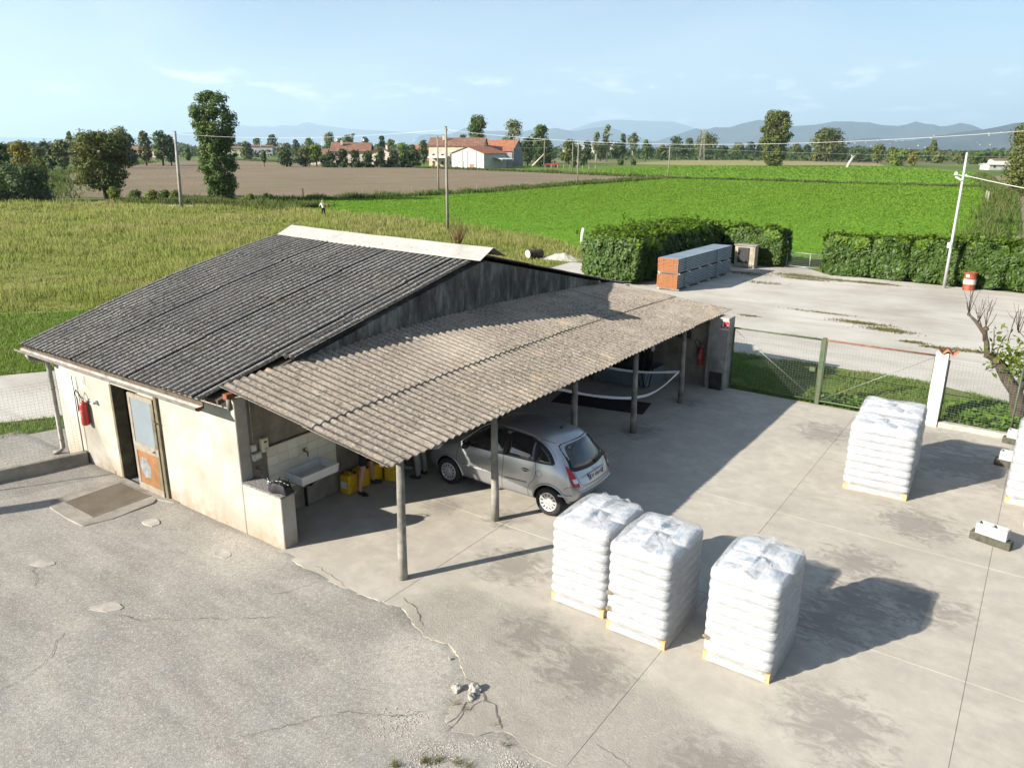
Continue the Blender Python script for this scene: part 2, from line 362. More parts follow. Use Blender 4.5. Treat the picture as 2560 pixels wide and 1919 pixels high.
sheet('stubble_field', vfp([(86, 384), (128, 389), (189, 402), (230, 500), (190, 640), (110, 560), (60, 420)]), -0.058, M['stubble'])
sheet('grass_verge', vfp([(-60, 330), (-36, 298), (10, 248), (17, 262), (40, 301), (86, 384), (60, 420), (-40, 380)]), -0.062, M['lawn'])
sheet('field_track', vfp([(37.8, 59), (41.5, 57.5), (92, 131), (152, 240), (146, 243), (86, 133), (45.6, 69)]), -0.045, M['soil'])
LANE = [(-22, -12), (-17, -12), (-11.3, -1.9), (-9.45, 1.0), (-8.5, 6.5), (-8.0, 14), (-8, 24), (-9, 34), (-13.5, 34), (-12.5, 24), (-11.8, 14), (-12, 7.5), (-13.8, 3.3), (-17.6, -3)]
sheet('dirt_lane', LANE, -0.05, M['gravel'])
sheet('mown_verge', [(-17.6, -3.2), (-13.9, 3.2), (-12.1, 7.5), (-12, 14), (-16, 16), (-21, 10), (-26, 4), (-28, -6)], -0.052, M['lawn'])
sheet('roadside_grass', [(-16.9, -12), (-11.25, -1.95), (-9.4, 1.0), (-8.45, 6.5), (-7.2, 6.5), (-7.5, 1.6), (-8.4, 0.6), (-8.75, -0.7), (-10.4, -3.6), (-15.5, -12)], -0.046, M['lawn'])
sheet('lane_shoulder', [(-15.6, -12), (-10.5, -3.6), (-8.8, -0.7), (-8.45, 0.6), (-7.55, 1.6), (-7.25, 6.5), (-6.4, 6.5), (-6.4, 0.3), (-8.6, -12)], -0.044, M['asphalt'])
GRAVEL = [(-9.4, 18.2), (-8.2, 14.2), (-6.0, 14.1), (1.5, 14.1), (1.8, 18.1), (5.8, 18.25), (8.8, 18.15), (11.0, 17.2), (22, 16.6), (30, 38.2), (10.5, 38.3), (0.6, 38.9), (-1, 40.8), (-6, 40.6), (-7.5, 38.5), (-8.2, 30), (-9.2, 28)]
sheet('gravel_yard', GRAVEL, -0.04, M['gravel'])
STRIP = [(1.5, 13.95), (1.8, 18.12), (5.8, 18.27), (8.8, 18.17), (11.0, 17.22), (22, 16.62), (22, 13.95)]
sheet('grass_strip', STRIP, -0.036, M['lawn'])

# asphalt apron of the near yard, a gently uneven sheet
EDGE = [(1.1, -0.10), (1.6, -0.19), (2.26, -0.27), (2.7, -0.24), (3.13, -0.23), (3.5, -0.17), (3.97, -0.12), (4.3, -0.3), (4.65, -0.43), (5.08, -0.37), (5.4, -0.56), (5.7, -0.77), (5.82, -1.0), (5.9, -1.35), (6.0, -1.55), (6.2, -1.64), (6.45, -1.56), (6.62, -1.36), (6.78, -1.28), (6.95, -1.31), (7.22, -1.39), (7.6, -1.38)]
def edge_lift(x, y):
    e = np.where(x < 7.6, np.interp(x, *zip(*EDGE)), -1.4 - (x - 7.6) * 0.09); d = e - y
    return np.where(d < -0.12, -0.05, 0.008 * np.exp(-(d / 0.15) ** 2) * (0.6 + 0.5 * np.sin(6.5 * x)))
me = grid_mesh('asphalt_yard', -9.0, 16.5, -16.5, 0.4, 150, 110, lambda x, y: -0.010 + 0.005 * np.sin(x * 0.9 + 0.4 * y) * np.cos(y * 0.7) + 0.007 * np.sin(x * 5.3 + 1.3 * y) * np.sin(x * 2.1 - 3.1 * y) - 0.012 * np.exp(-((x - 4.9) ** 2 + (y + 1.0) ** 2) / 0.6) + edge_lift(x, y), M['asphalt'])
asphalt = tag(inst('asphalt_yard', me), kind='structure')
# concrete slabs with open joints, one object each
yard = inst('concrete_yard', None) if False else bpy.data.objects.new('concrete_yard', None); COL.objects.link(yard) if yard.name not in COL.objects else None
yard['kind'] = 'structure'
ub = [0.02, 3.6, 7.6, 11.16, 16.4]; vb = [None, 3.0, 6.53, 10.1, 13.86]
J = 0.0026
def near_edge(u0, u1):
    pts = [(u0, np.interp(u0, *zip(*EDGE)) if u0 < 7.6 else -1.4 - (u0 - 7.6) * 0.09)]
    for u in np.arange(u0 + 0.05, u1 - 0.03, 0.05):
        b = np.interp(u, *zip(*EDGE)) if u < 7.6 else -1.4 - (u - 7.6) * 0.09
        pts.append((float(u), float(b + random.uniform(-0.02, 0.02) + 0.05 * mnoise.noise((u * 2.2, 0, 0)) + 0.03 * mnoise.noise((u * 7, 3, 0)))))
    pts.append((u1, np.interp(u1, *zip(*EDGE)) if u1 < 7.6 else -1.4 - (u1 - 7.6) * 0.09))
    return pts
for i in range(4):
    for j in range(4):
        u0, u1 = ub[i] + J, ub[i + 1] - J; v1 = vb[j + 1] - J
        if j == 0:
            uu = max(u0, 1.0) if i == 0 else u0
            poly = near_edge(uu, u1) + [(u1, v1), (u0, v1)] + ([(u0, 0.32), (uu, 0.32)] if i == 0 else [])
        else: poly = [(u0, vb[j] + J), (u1, vb[j] + J), (u1, v1), (u0, v1)]
        MB().prism(poly, -0.14, random.uniform(-0.002, 0.002)).build('slab', M['concrete'], yard, bevel=0.002)
sheet('joint_bed', [(0.1, 0.3), (16.3, -1.0), (16.3, 13.8), (0.1, 13.8)], -0.010, M['asphalt'], yard)

# cracks: thin open fissures in the old surface
M['crack'] = plain('crack_dirt', (0.15, 0.133, 0.112), 0.95, var=0.3)
def crack(pts, w=0.012, z=-0.004, parent=None, jit=0.03):
    P = []
    for (a, b) in zip(pts[:-1], pts[1:]):
        n = max(2, int(math.dist(a, b) / 0.07))
        for k in range(n): P.append((a[0] + (b[0] - a[0]) * k / n + random.gauss(0, jit * 0.5), a[1] + (b[1] - a[1]) * k / n + random.gauss(0, jit * 0.5)))
    P.append(pts[-1]); mb = MB(); vs = []; fs = []
    for k, p in enumerate(P):
        q = P[min(k + 1, len(P) - 1)]; o = P[max(k - 1, 0)]; d = Vector((q[0] - o[0], q[1] - o[1])); d.normalize() if d.length else None
        ww = w * random.uniform(0.25, 1.0) * (0.2 if k in (0, len(P) - 1) else 1)
        vs += [(p[0] - d.y * ww, p[1] + d.x * ww, z), (p[0] + d.y * ww, p[1] - d.x * ww, z)]
        if k: fs.append((2 * k - 2, 2 * k - 1, 2 * k + 1, 2 * k))
    return mb.add(vs, fs).build('crack', M['crack'], parent or asphalt)
for pts in ([(5.72, -1.55), (5.3, -2.0), (4.9, -2.15), (4.6, -2.6), (4.2, -3.2)], [(6.2, -0.95), (6.1, -1.3), (6.15, -1.7)], 
            [(2.3, -0.35), (2.2, -0.75), (2.0, -1.0)], [(-1.9, -2.8), (-1.2, -3.1)],
            [(0.5, -2.75), (1.0, -2.6), (1.9, -1.9), (2.6, -1.4)], [(0.4, -3.4), (0.9, -3.9), (1.1, -4.9)]):
    crack(pts, 0.006, 0.003, jit=0.045)
crack([(1.9, -0.05), (2.4, -0.12), (2.8, -0.2)], 0.006, 0.004, yard); crack([(5.75, -0.8), (5.98, -0.87), (6.2, -0.95), (6.41, -1.05), (6.58, -1.21), (6.66, -1.28)], 0.016, 0.004, yard); crack([(6.12, -0.93), (6.02, -1.2), (6.1, -1.45), (6.05, -1.6)], 0.01, 0.004, yard); crack([(6.02, -1.2), (5.92, -1.3)], 0.008, 0.004, yard); crack([(7.7, -0.8), (8.3, -0.95), (8.9, -0.7)], 0.006, 0.004, yard); crack([(3.75, 0.1), (4.1, 0.02), (4.5, -0.28)], 0.012, 0.004, yard)
# mended drill holes: round cement patches
M['patch'] = plain('cement_patch', (0.36, 0.33, 0.285), 0.9, var=0.2, scale=4, bump=0.3)
for (px, py, a, b, r) in ((-1.79, -0.79, 0.2, 0.13, 0.2), (0.28, -0.72, 0.2, 0.12, 0.1), (-1.89, -2.68, 0.22, 0.13, 0.5), (0.27, -2.71, 0.23, 0.13, 0.6)):
    poly = []
    for k in range(14):
        q = 2 * math.pi * k / 14; s = random.uniform(0.85, 1.12)
        x, y = a * s * math.cos(q), b * s * math.sin(q); poly.append((px + x * math.cos(r) - y * math.sin(r), py + x * math.sin(r) + y * math.cos(r)))
    MB().prism(poly, -0.06, -0.002).build('cement_patch', M['patch'], asphalt, bevel=0.004)
# broken edge chunks, loose chippings and weeds in the crumbled corner
M['chunk'] = plain('broken_concrete', (0.36, 0.335, 0.295), 0.9, var=0.2, scale=9, bump=0.5)
for poly, z in () and (([(6.0, -0.95), (6.3, -1.15), (6.38, -1.45), (6.2, -1.75), (5.95, -1.6), (5.92, -1.2)], 0.0), ([(5.7, -1.35), (5.9, -1.2), (5.93, -1.62), (5.75, -1.68)], -0.006), ([(6.4, -1.2), (6.65, -1.35), (6.78, -1.6), (6.5, -1.62), (6.4, -1.5)], 0.004)):
    pl = []
    for (a, b) in zip(poly, poly[1:] + poly[:1]):
        pl += [(a[0] + (b[0] - a[0]) * q / 6 + random.uniform(-.012, .012), a[1] + (b[1] - a[1]) * q / 6 + random.uniform(-.012, .012)) for q in range(6)]
    MB().prism(pl, -0.1, z).build('broken_slab', M['concrete'], asphalt, bevel=0.008)
def stone_mesh(name, r, mat, seed=0, sub=2, squash=0.7):
    bm = bmesh.new(); bmesh.ops.create_icosphere(bm, subdivisions=sub, radius=r); rr = random.Random(seed)
    for v in bm.verts:
        n_ = v.co.normalized(); v.co *= 1 + 0.45 * mnoise.noise((n_.x * 1.7 + seed * 5, n_.y * 1.7, n_.z * 1.7)) + 0.12 * mnoise.noise((n_.x * 6, n_.y * 6 + seed, n_.z * 6)); v.co.z *= squash
    me = bpy.data.meshes.new(name); bm.to_mesh(me); bm.free(); me.materials.append(mat); return me
for k, (x, y, r) in enumerate(((5.78, -1.05, 0.085), (5.98, -0.93, 0.10), (6.02, -1.06, 0.07), (5.3, -0.62, 0.03))):
    o = inst('concrete_lump', stone_mesh('concrete_lump', r * 0.8, M['chunk'], k, 3), None, (x, y, r * 0.45 - 0.015), (0.3 * k, 0.2, k))
    tag(o, ('pale fist-sized concrete lump lying by the crumbled slab edge', 'larger broken concrete lump wedged in the slab edge crack', 'small concrete lump against the larger broken one', 'tiny concrete chip beside the light dusty patch')[k], 'rubble', 'loose concrete lumps at the crumbled yard edge')
def scatter_chips(name, n, fpos, size, mat, label=None, cat=None, kind='stuff'):
    base = np.array([(1, 0, 0), (-1, 0, 0), (0, 1, 0), (0, -1, 0), (0, 0, 1), (0, 0, -1)], float); tri = np.array([(0, 2, 4), (2, 1, 4), (1, 3, 4), (3, 0, 4), (2, 0, 5), (1, 2, 5), (3, 1, 5), (0, 3, 5)])
    P = fpos(n); V = []; F = []
    for i, p in enumerate(P):
        s = size * rng.uniform(0.5, 1.5); a = rng.uniform(0, 6.28); c, s_ = math.cos(a), math.sin(a)
        b = base * rng.uniform(0.6, 1.2, (6, 3)) * s; b = np.stack([b[:, 0] * c - b[:, 1] * s_, b[:, 0] * s_ + b[:, 1] * c, b[:, 2] * 0.7], 1) + p
        V.append(b); F.append(tri + 6 * i)
    o = inst(name, np_mesh(name, np.concatenate(V), np.concatenate(F), mat, 3)); return tag(o, label, cat, kind=kind)
def chips_pos(n):
    out = []
    while len(out) < n:
        x, y = rng.normal(6.75, 0.55), rng.normal(-1.9, 0.35)
        if y < np.interp(x, *zip(*EDGE)) - 0.12 and y < -1.5 + 0.0 * x - 0.25 * max(0, 6.2 - x): out.append((x, y, -0.012))
    return np.array(out)
M['chips'] = NT('white_chippings', 0.9).col((0.5, 0.47, 0.42)).m
tt = NT('white_chippings_mixed', 0.9); tt.col(tt.ramp(tt.isl(), ((0, (0.2, 0.18, 0.155)), (0.5, (0.36, 0.335, 0.295)), (1, (0.52, 0.495, 0.45))))); M['chips'] = tt.m
scatter_chips('gravel', 6500, chips_pos, 0.0085, M['chips'], 'loose white gravel spilled over the crumbled yard corner', 'gravel')
scatter_chips('grit', 1600, lambda n: np.stack([rng.uniform(-4, 8, n), -0.2 - np.abs(rng.normal(0, 1.2, n)) - 0.12 * np.abs(rng.normal(0, 1, n)), np.full(n, -0.016)], 1), 0.005, M['chips'], 'fine grit strewn on the worn grey yard surface', 'grit')

# ------------------------------------------------------------------ grass, clover, tall meadow
def blades(name, P, h, w, mat, lean=0.35, parts=1):
    """one thin leaning quad per blade, attribute h runs 0 at the root to 1 at the tip"""
    n = len(P); a = rng.uniform(0, 2 * math.pi, n); d = np.stack([np.cos(a), np.sin(a), np.zeros(n)], 1)
    b = rng.uniform(0, 2 * math.pi, n); le = np.stack([np.cos(b), np.sin(b), np.zeros(n)], 1) * (lean * rng.uniform(0.2, 1.2, n) * h)[:, None]
    up = np.zeros((n, 3)); up[:, 2] = h
    w = np.broadcast_to(w, (n,))[:, None]
    V = np.stack([P - d * w, P + d * w, P + up + le + d * w * 0.25, P + up + le - d * w * 0.25], 1).reshape(-1, 3)
    return inst(name, np_mesh(name, V, np.arange(4 * n).reshape(n, 4), mat, 4, {'h': np.tile([0, 0, 1, 1], n)}))
def leaves_np(P, size, up=0.6, aspect=1.6, nrm=None, r=None):
    """random leaf quads (rhombic) at points P"""
    r = r or rng; n = len(P); N = r.normal(0, 1, (n, 3)); N[:, 2] = np.abs(N[:, 2]) + up * 2
    if nrm is not None: N = N * 0.55 + nrm * 1.3
    N /= np.linalg.norm(N, axis=1)[:, None] + 1e-9
    A = np.cross(N, r.normal(0, 1, (n, 3))); A /= np.linalg.norm(A, axis=1)[:, None] + 1e-9; B = np.cross(N, A)
    s = (np.broadcast_to(size, (n,)) * r.uniform(0.6, 1.3, n))[:, None] * 0.5
    V = np.stack([P - A * s * aspect, P - B * s + A * s * 0.2, P + A * s * aspect, P + B * s + A * s * 0.2], 1).reshape(-1, 3)
    return V, np.arange(4 * n).reshape(n, 4)
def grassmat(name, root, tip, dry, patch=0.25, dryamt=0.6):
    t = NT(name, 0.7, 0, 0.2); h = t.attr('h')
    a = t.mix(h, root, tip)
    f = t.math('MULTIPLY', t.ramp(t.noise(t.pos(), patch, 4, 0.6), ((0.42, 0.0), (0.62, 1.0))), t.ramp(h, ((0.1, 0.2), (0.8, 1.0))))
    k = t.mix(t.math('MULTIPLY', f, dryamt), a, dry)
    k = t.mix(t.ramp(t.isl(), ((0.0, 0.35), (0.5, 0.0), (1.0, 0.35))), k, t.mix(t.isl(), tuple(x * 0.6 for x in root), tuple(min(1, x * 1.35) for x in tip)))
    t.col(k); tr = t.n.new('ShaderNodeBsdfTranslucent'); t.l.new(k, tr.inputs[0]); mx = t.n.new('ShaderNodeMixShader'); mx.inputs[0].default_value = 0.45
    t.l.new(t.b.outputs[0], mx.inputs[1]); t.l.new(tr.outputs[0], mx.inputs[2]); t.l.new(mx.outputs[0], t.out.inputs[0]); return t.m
CAMXY = np.array([11.084, -7.417])
def in_view(P, pad=0.12):
    d = P[:, :2] - CAMXY; f = d @ np.array([-math.sin(YAW), math.cos(YAW)]); r = d @ np.array([math.cos(YAW), math.sin(YAW)])
    return (f > 3) & (np.abs(r) < f * (0.72 + pad) + 3)
def cam_dist(P): return np.linalg.norm(P[:, :2] - CAMXY, axis=1)
def sample(poly, n, z, falloff=1.5, d0=25.0, excl=()):
    xs = [p[0] for p in poly]; ys = [p[1] for p in poly]; out = []; m = 0
    while m < n:
        P = np.stack([rng.uniform(min(xs), max(xs), n), rng.uniform(min(ys), max(ys), n), np.full(n, z)], 1)
        k = in_poly(P[:, 0], P[:, 1], poly) & in_view(P)
        for e in excl: k &= ~in_poly(P[:, 0], P[:, 1], e)
        k &= rng.uniform(0, 1, n) < np.clip((d0 / cam_dist(P)), 0, 1) ** falloff
        out.append(P[k]); m += k.sum()
    return np.concatenate(out)[:n]
def nz(P, s, off=0.0): return np.array([mnoise.noise((p[0] * s + off, p[1] * s, off)) for p in P])
M['tallgrass'] = grassmat('tall_meadow_grass', (0.155, 0.195, 0.036), (0.29, 0.32, 0.08), (0.38, 0.3, 0.15), 0.16, 0.65)
M['shortgrass'] = grassmat('short_grass', (0.085, 0.155, 0.018), (0.165, 0.26, 0.038), (0.3, 0.26, 0.1), 0.4, 0.5)
MW = [(-27, -14), (-26.5, 4), (-21, 10.5), (-16, 16.5), (-12.5, 15.5), (-13, 24), (-13.8, 34.5), (-9, 36), (-9.5, 42), (-6, 44)] + vfp([(5.1, 52.3), (3.0, 60.8), (-3.0, 68.8), (-12, 77.8), (-21.3, 87.2), (-31, 95.5), (-48, 97), (-72, 96)]) + [(-95, 10)]
P = sample(MW, 115000, -0.07, 1.35, 22)
cl = nz(P, 0.11, 3.3); cl2 = nz(P, 0.55, 9.1)
D = cam_dist(P)
def seg_d(P, a, b):
    a, b = np.array(a), np.array(b); t = np.clip(((P[:, :2] - a) @ (b - a)) / ((b - a) @ (b - a)), 0, 1); return np.linalg.norm(P[:, :2] - a - t[:, None] * (b - a), axis=1)
ed = np.minimum.reduce([seg_d(P, a, b) for a, b in (((-27, -14), (-26.5, 4)), ((-26.5, 4), (-21, 10.5)), ((-21, 10.5), (-16, 16.5)), ((-16, 16.5), (-12.5, 15.5)))])
hgt = np.clip(0.25 + ed / 5.0 + 0.5 * cl2, 0.2, 1.0) * (0.36 + 0.42 * cl + 0.34 * cl2).clip(0.08, 0.9) * rng.uniform(0.5, 1.2, len(P))
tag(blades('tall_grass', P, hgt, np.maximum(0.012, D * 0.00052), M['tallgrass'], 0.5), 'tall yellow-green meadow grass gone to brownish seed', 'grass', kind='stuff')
LW = [[(-27.5, -8), (-17.8, -3.4), (-13.95, 3.1), (-12.2, 7.5), (-12.2, 15.5), (-16, 16), (-21, 10), (-26, 4)]]
P = sample(LW[0], 26000, -0.05, 1.0, 24); D = cam_dist(P)
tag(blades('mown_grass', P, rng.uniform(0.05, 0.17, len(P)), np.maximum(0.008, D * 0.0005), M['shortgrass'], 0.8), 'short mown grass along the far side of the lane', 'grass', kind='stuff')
P = sample([(-13.5, -6.5), (-11.2, -1.9), (-9.4, 1.0), (-8.4, 6.3), (-7.3, 6.3), (-7.6, 1.6), (-8.5, 0.6), (-8.8, -0.7), (-11.2, -5)], 7000, -0.046, 0.5, 20)
P = P[nz(P, 0.5, 2.0) > -0.12]
tag(blades('roadside_tufts', P, rng.uniform(0.03, 0.13, len(P)), 0.01, M['shortgrass'], 0.9), 'patchy short grass between the lane and the wire fence', 'grass', kind='stuff')
P = sample(STRIP, 42000, -0.034, 0.8, 22); f = nz(P, 0.9, 5.0) + 0.25 * nz(P, 3, 1.0); P = P[(f > -0.22) | (P[:, 1] < 14.6)]
tag(blades('strip_grass', P, rng.uniform(0.03, 0.13, len(P)), np.maximum(0.006, cam_dist(P) * 0.00045), M['shortgrass'], 0.9), 'green grass strip behind the wire gate', 'grass', kind='stuff')
# moss-and-weed patches scattered on the gravel yard
PT = []
for (x, y, a, b, n) in ((-0.4, 37.2, 1.3, 0.5, 1000), (1.6, 36.9, 1.5, 0.35, 800), (3.6, 37.0, 1.0, 0.3, 900), (0.2, 36.2, 1.2, 0.25, 700), (5.2, 26.0, 0.9, 0.25, 900), (6.4, 25.2, 0.7, 0.3, 900), (7.5, 23.6, 0.35, 0.15, 400), (8.4, 23.2, 0.5, 0.15, 500), (9.6, 23.4, 0.8, 0.2, 600), (3.4, 27.2, 1.2, 0.15, 300), (1.0, 24.6, 0.4, 0.15, 160), (-3.2, 36.2, 1.2, 0.5, 700), (-1.2, 33.5, 0.9, 0.4, 300), (4.0, 22.0, 1.0, 0.1, 160)):
    PT.append(np.stack([rng.normal(x, a * 0.6, n), rng.normal(y, b * 0.6, n), np.full(n, -0.038)], 1))
P = np.concatenate(PT)
tag(blades('gravel_weeds', P, rng.uniform(0.01, 0.06, len(P)), 0.02, grassmat('dry_moss', (0.12, 0.12, 0.035), (0.17, 0.165, 0.05), (0.24, 0.19, 0.1), 0.6, 0.8), 0.9), 'low mossy weed patches on the pale gravel yard', 'weeds', kind='stuff')
P = np.concatenate([np.stack([rng.normal(x, 0.035, n), rng.normal(y, 0.03, n), np.full(n, -0.015)], 1) for x, y, n in ((6.35, -2.1, 60), (6.25, -2.2, 90), (6.55, -2.0, 70), (6.7, -1.98, 70), (6.95, -2.12, 120), (7.0, -1.95, 60), (6.0, -2.45, 80), (6.1, -1.28, 30), (6.55, -1.26, 20), (6.85, -1.45, 40), (7.3, -1.75, 90), (7.4, -1.9, 60), (6.6, -2.35, 60), (5.9, -1.25, 25))])
tag(blades('crack_weeds', P, rng.uniform(0.02, 0.07, len(P)), 0.0035, grassmat('crack_weed_leaf', (0.11, 0.11, 0.03), (0.2, 0.2, 0.06), (0.24, 0.17, 0.08), 4.0, 0.9), 1.2), 'small weed tufts growing in the crumbled yard corner', 'weeds', kind='stuff')
# clover crop: leaf clumps, larger and sparser with distance
P = sample(CROP, 300000, -0.06, 1.1, 55); D = cam_dist(P)
P[:, 2] += 0.05 + 0.07 * (0.5 + nz(P, 0.7, 1.0)) * rng.uniform(0.3, 1.1, len(P))
V, F = leaves_np(P, np.maximum(0.08, D * 0.0013), 0.95, 1.2)
def m_clover():
    t = NT('clover_leaf', 0.7, 0, 0.12); p = t.pos(); k = t.mix(t.isl(), (0.125, 0.23, 0.02), (0.2, 0.335, 0.036))
    k = t.mix(t.ramp(t.noise(p, 0.035, 4, 0.6), ((0.35, 0.0), (0.7, 0.55))), k, (0.16, 0.25, 0.03))
    k = t.mix(t.ramp(t.noise(t.map(p, (0.5, 0.06, 1), (0, 0, 0.55)), 1.0, 4, 0.6), ((0.5, 0.0), (0.72, 0.5))), k, (0.075, 0.165, 0.012))
    t.col(k); tr = t.n.new('ShaderNodeBsdfTranslucent'); t.l.new(k, tr.inputs[0]); mx = t.n.new('ShaderNodeMixShader'); mx.inputs[0].default_value = 0.35
    t.l.new(t.b.outputs[0], mx.inputs[1]); t.l.new(tr.outputs[0], mx.inputs[2]); t.l.new(mx.outputs[0], t.out.inputs[0]); return t.m
M['clover'] = m_clover()
tag(inst('clover_leaves', np_mesh('clover_leaves', V, F, M['clover'])), 'dense bright green clover crop', 'crop', kind='stuff')
P = sample(CROP2, 40000, -0.05, 0.6, 200); P[:, 2] += 0.06; V, F = leaves_np(P, cam_dist(P) * 0.0016, 0.9, 1.2)
tag(inst('clover_leaves', np_mesh('clover_leaves', V, F, M['clover'])), 'bright green crop beyond the far ditch', 'crop', kind='stuff')
# ditch banks and rough verges between the fields
M['rough'] = grassmat('rough_ditch_grass', (0.045, 0.07, 0.014), (0.10, 0.15, 0.03), (0.22, 0.18, 0.08), 0.2, 0.5)
def verge(name, pts, width, n, h, label):
    P = []
    L = [math.dist(a, b) for a, b in zip(pts[:-1], pts[1:])]
    for (a, b, l) in zip(pts[:-1], pts[1:], L):
        m = int(n * l / sum(L)); t = rng.uniform(0, 1, m); o = rng.normal(0, width * 0.4, m); dx, dy = (b[0] - a[0]) / l, (b[1] - a[1]) / l
        P.append(np.stack([a[0] + (b[0] - a[0]) * t - dy * o, a[1] + (b[1] - a[1]) * t + dx * o, np.full(m, -0.05)], 1))
    P = np.concatenate(P); D = cam_dist(P); f = (0.75 + 0.8 * nz(P, 0.35, 6.0)).clip(0.3, 1.6)
    return tag(blades(name, P, h * f * rng.uniform(0.5, 1.2, len(P)), np.maximum(0.02, D * 0.0007), M['rough'], 0.6), label, 'grass', kind='stuff')
verge('ditch_grass', vfp([(-48, 101), (-31, 105), (-18, 114.5), (-6, 128), (14, 163), (39, 201)]), 2.6, 14000, 0.75, 'rough grass bank along the fence between ploughed field and crop')
verge('ditch_grass', vfp([(39, 202), (57, 191), (72, 177.5), (98, 159.5)]), 2.0, 7000, 0.6, 'rough grass along the ditch across the green crop')
verge('verge_grass', vfp([(-36, 297), (-12, 271), (10, 246), (38, 206)]), 4.5, 5000, 0.8, 'green verge between ploughed field and farmyard')
verge('track_grass', vfp([(36.5, 60), (43.5, 70), (83, 133), (142, 240)]), 2.4, 9000, 0.9, 'dry tall grass beside the field track at the right edge')
verge('verge_grass', vfp([(-160, 456), (-80, 347), (-40, 301)]), 6, 2500, 0.8, 'grass verge at the far end of the ploughed field')
verge('verge_grass', vfp([(-62, 104), (-120, 205), (-172, 372)]), 5, 5000, 1.0, 'green bank along the left end of the ploughed field')
verge('meadow_edge', vfp([(-48, 97.5), (-36, 97), (-29, 94), (-24, 91)]), 4, 6000, 0.9, 'leafy weeds around the poplar at the meadow edge')

# ------------------------------------------------------------------ mountains
def mountain(name, dist, ridge, seed, mat):
    """ridge: (bearing in degrees right of the valley axis, crest height in metres) at the given distance"""
    ridge = sorted(ridge); bs = np.array([r[0] for r in ridge], float); hs = np.array([r[1] for r in ridge], float)
    nx, ny = 420, 26
    b = np.radians(np.linspace(bs[0], bs[-1], nx)); H = np.interp(np.degrees(b), bs, hs)
    T = np.linspace(0, 1, ny); V = np.zeros((ny, nx, 3))
    prof = np.interp(T, [0, 0.3, 0.55, 0.62, 0.75, 1.0], [0, 0.42, 0.92, 1.0, 0.75, -0.02])
    for j in range(ny):
        w = 0.16 * dist; d = dist + (T[j] - 0.62) * w
        for i in range(nx):
            px, py = d * math.sin(b[i]), d * math.cos(b[i])
            f = mnoise.fractal((px * 7 / dist + seed, py * 7 / dist, seed), 0.9, 2.2, 5)
            f2 = mnoise.fractal((px * 40 / dist + seed, py * 40 / dist, seed * 2), 0.8, 2.1, 4)
            z = H[i] * prof[j] * (1 + (0.3 * f + 0.06 * f2) * (1 - abs(prof[j])) ) + 0.012 * H[i] * f2 - 3
            p = VF(px, py, max(z, -0.5)); V[j, i] = p
    i = np.arange((nx - 1) * (ny - 1)); r, c = i // (nx - 1), i % (nx - 1); a = r * nx + c
    o = inst(name, np_mesh(name, V.reshape(-1, 3), np.stack([a, a + 1, a + nx + 1, a + nx], 1), mat, smooth=True)); o['kind'] = 'structure'; return o
def m_mount():
    t = NT('wooded_mountain', 0.95, 0, 0.05); p = t.pos()
    t.col(t.ramp(t.noise(p, 0.0025, 6, 0.7), ((0.35, (0.02, 0.026, 0.024)), (0.6, (0.042, 0.048, 0.042)), (0.75, (0.085, 0.085, 0.075))))); return t.m
M['mount'] = m_mount()
mountain('mountains', 28000, [(-40.23, 97), (-35.73, 200), (-32.77, 268), (-29.63, 246), (-25.55, 318), (-23.39, 417), (-21.41, 518), (-19.88, 670), (-18.8, 735), (-17.93, 686), (-17.22, 713), (-16.65, 688), (-16.04, 765), (-15.27, 728), (-14.83, 818), (-14.35, 870), (-13.74, 782), (-13.15, 744), (-11.91, 680), (-10.98, 641), (-9.43, 615), (-8.17, 575), (-5.27, 440), (-0.98, 407), (3.31, 610), (4.58, 765), (5.45, 907), (6.2, 996), (7.49, 1043), (8.75, 1011), (10.0, 979), (11.24, 972), (11.88, 892), (12.83, 745), (15.75, 716), (19.36, 844), (22.09, 885), (26.84, 759), (31.24, 627), (38.92, 450)], 3.1, M['mount'])
mountain('mountain_range', 17000, [(-8.13, 12), (-6.98, 172), (-6.69, 292), (-6.06, 316), (-5.55, 308), (-4.81, 299), (-4.1, 363), (-3.47, 451), (-1.73, 385), (-0.53, 392), (0.45, 374), (1.27, 422), (2.24, 428), (2.96, 467), (3.53, 434), (4.33, 393), (5.34, 455), (6.36, 493), (7.38, 435), (8.16, 321), (8.81, 272), (9.94, 198), (11.78, 131), (14.52, 79), (17.22, 3)], 7.7, M['mount'])
mountain('foothills', 13000, [(7.91, 3), (9.0, 116), (10.11, 157), (11.73, 276), (12.82, 358), (13.35, 327), (14.03, 373), (15.05, 370), (15.93, 432), (16.98, 482), (18.05, 454), (19.28, 386), (20.58, 405), (21.67, 452), (22.77, 447), (23.86, 432), (24.62, 395), (25.6, 385), (26.07, 405), (26.55, 447), (27.12, 411), (27.57, 404), (27.95, 375), (28.53, 388), (29.06, 418), (29.59, 394), (29.91, 371), (30.3, 332), (32.55, 182), (35.4, 72)], 12.2, M['mount'])
hillA = mountain('wooded_hill', 8000, [(18.03, 3), (19.82, 3), (21.31, 10), (22.44, 48), (22.69, 76), (22.93, 108), (23.46, 131), (24.01, 134), (24.51, 137), (24.79, 119), (25.48, 107), (26.65, 112), (27.24, 135), (28.03, 157), (28.99, 182), (30.3, 204), (31.07, 228), (31.89, 254), (33.54, 280), (36.19, 293), (39.65, 214), (42.22, 120)], 21.0, M['mount'])
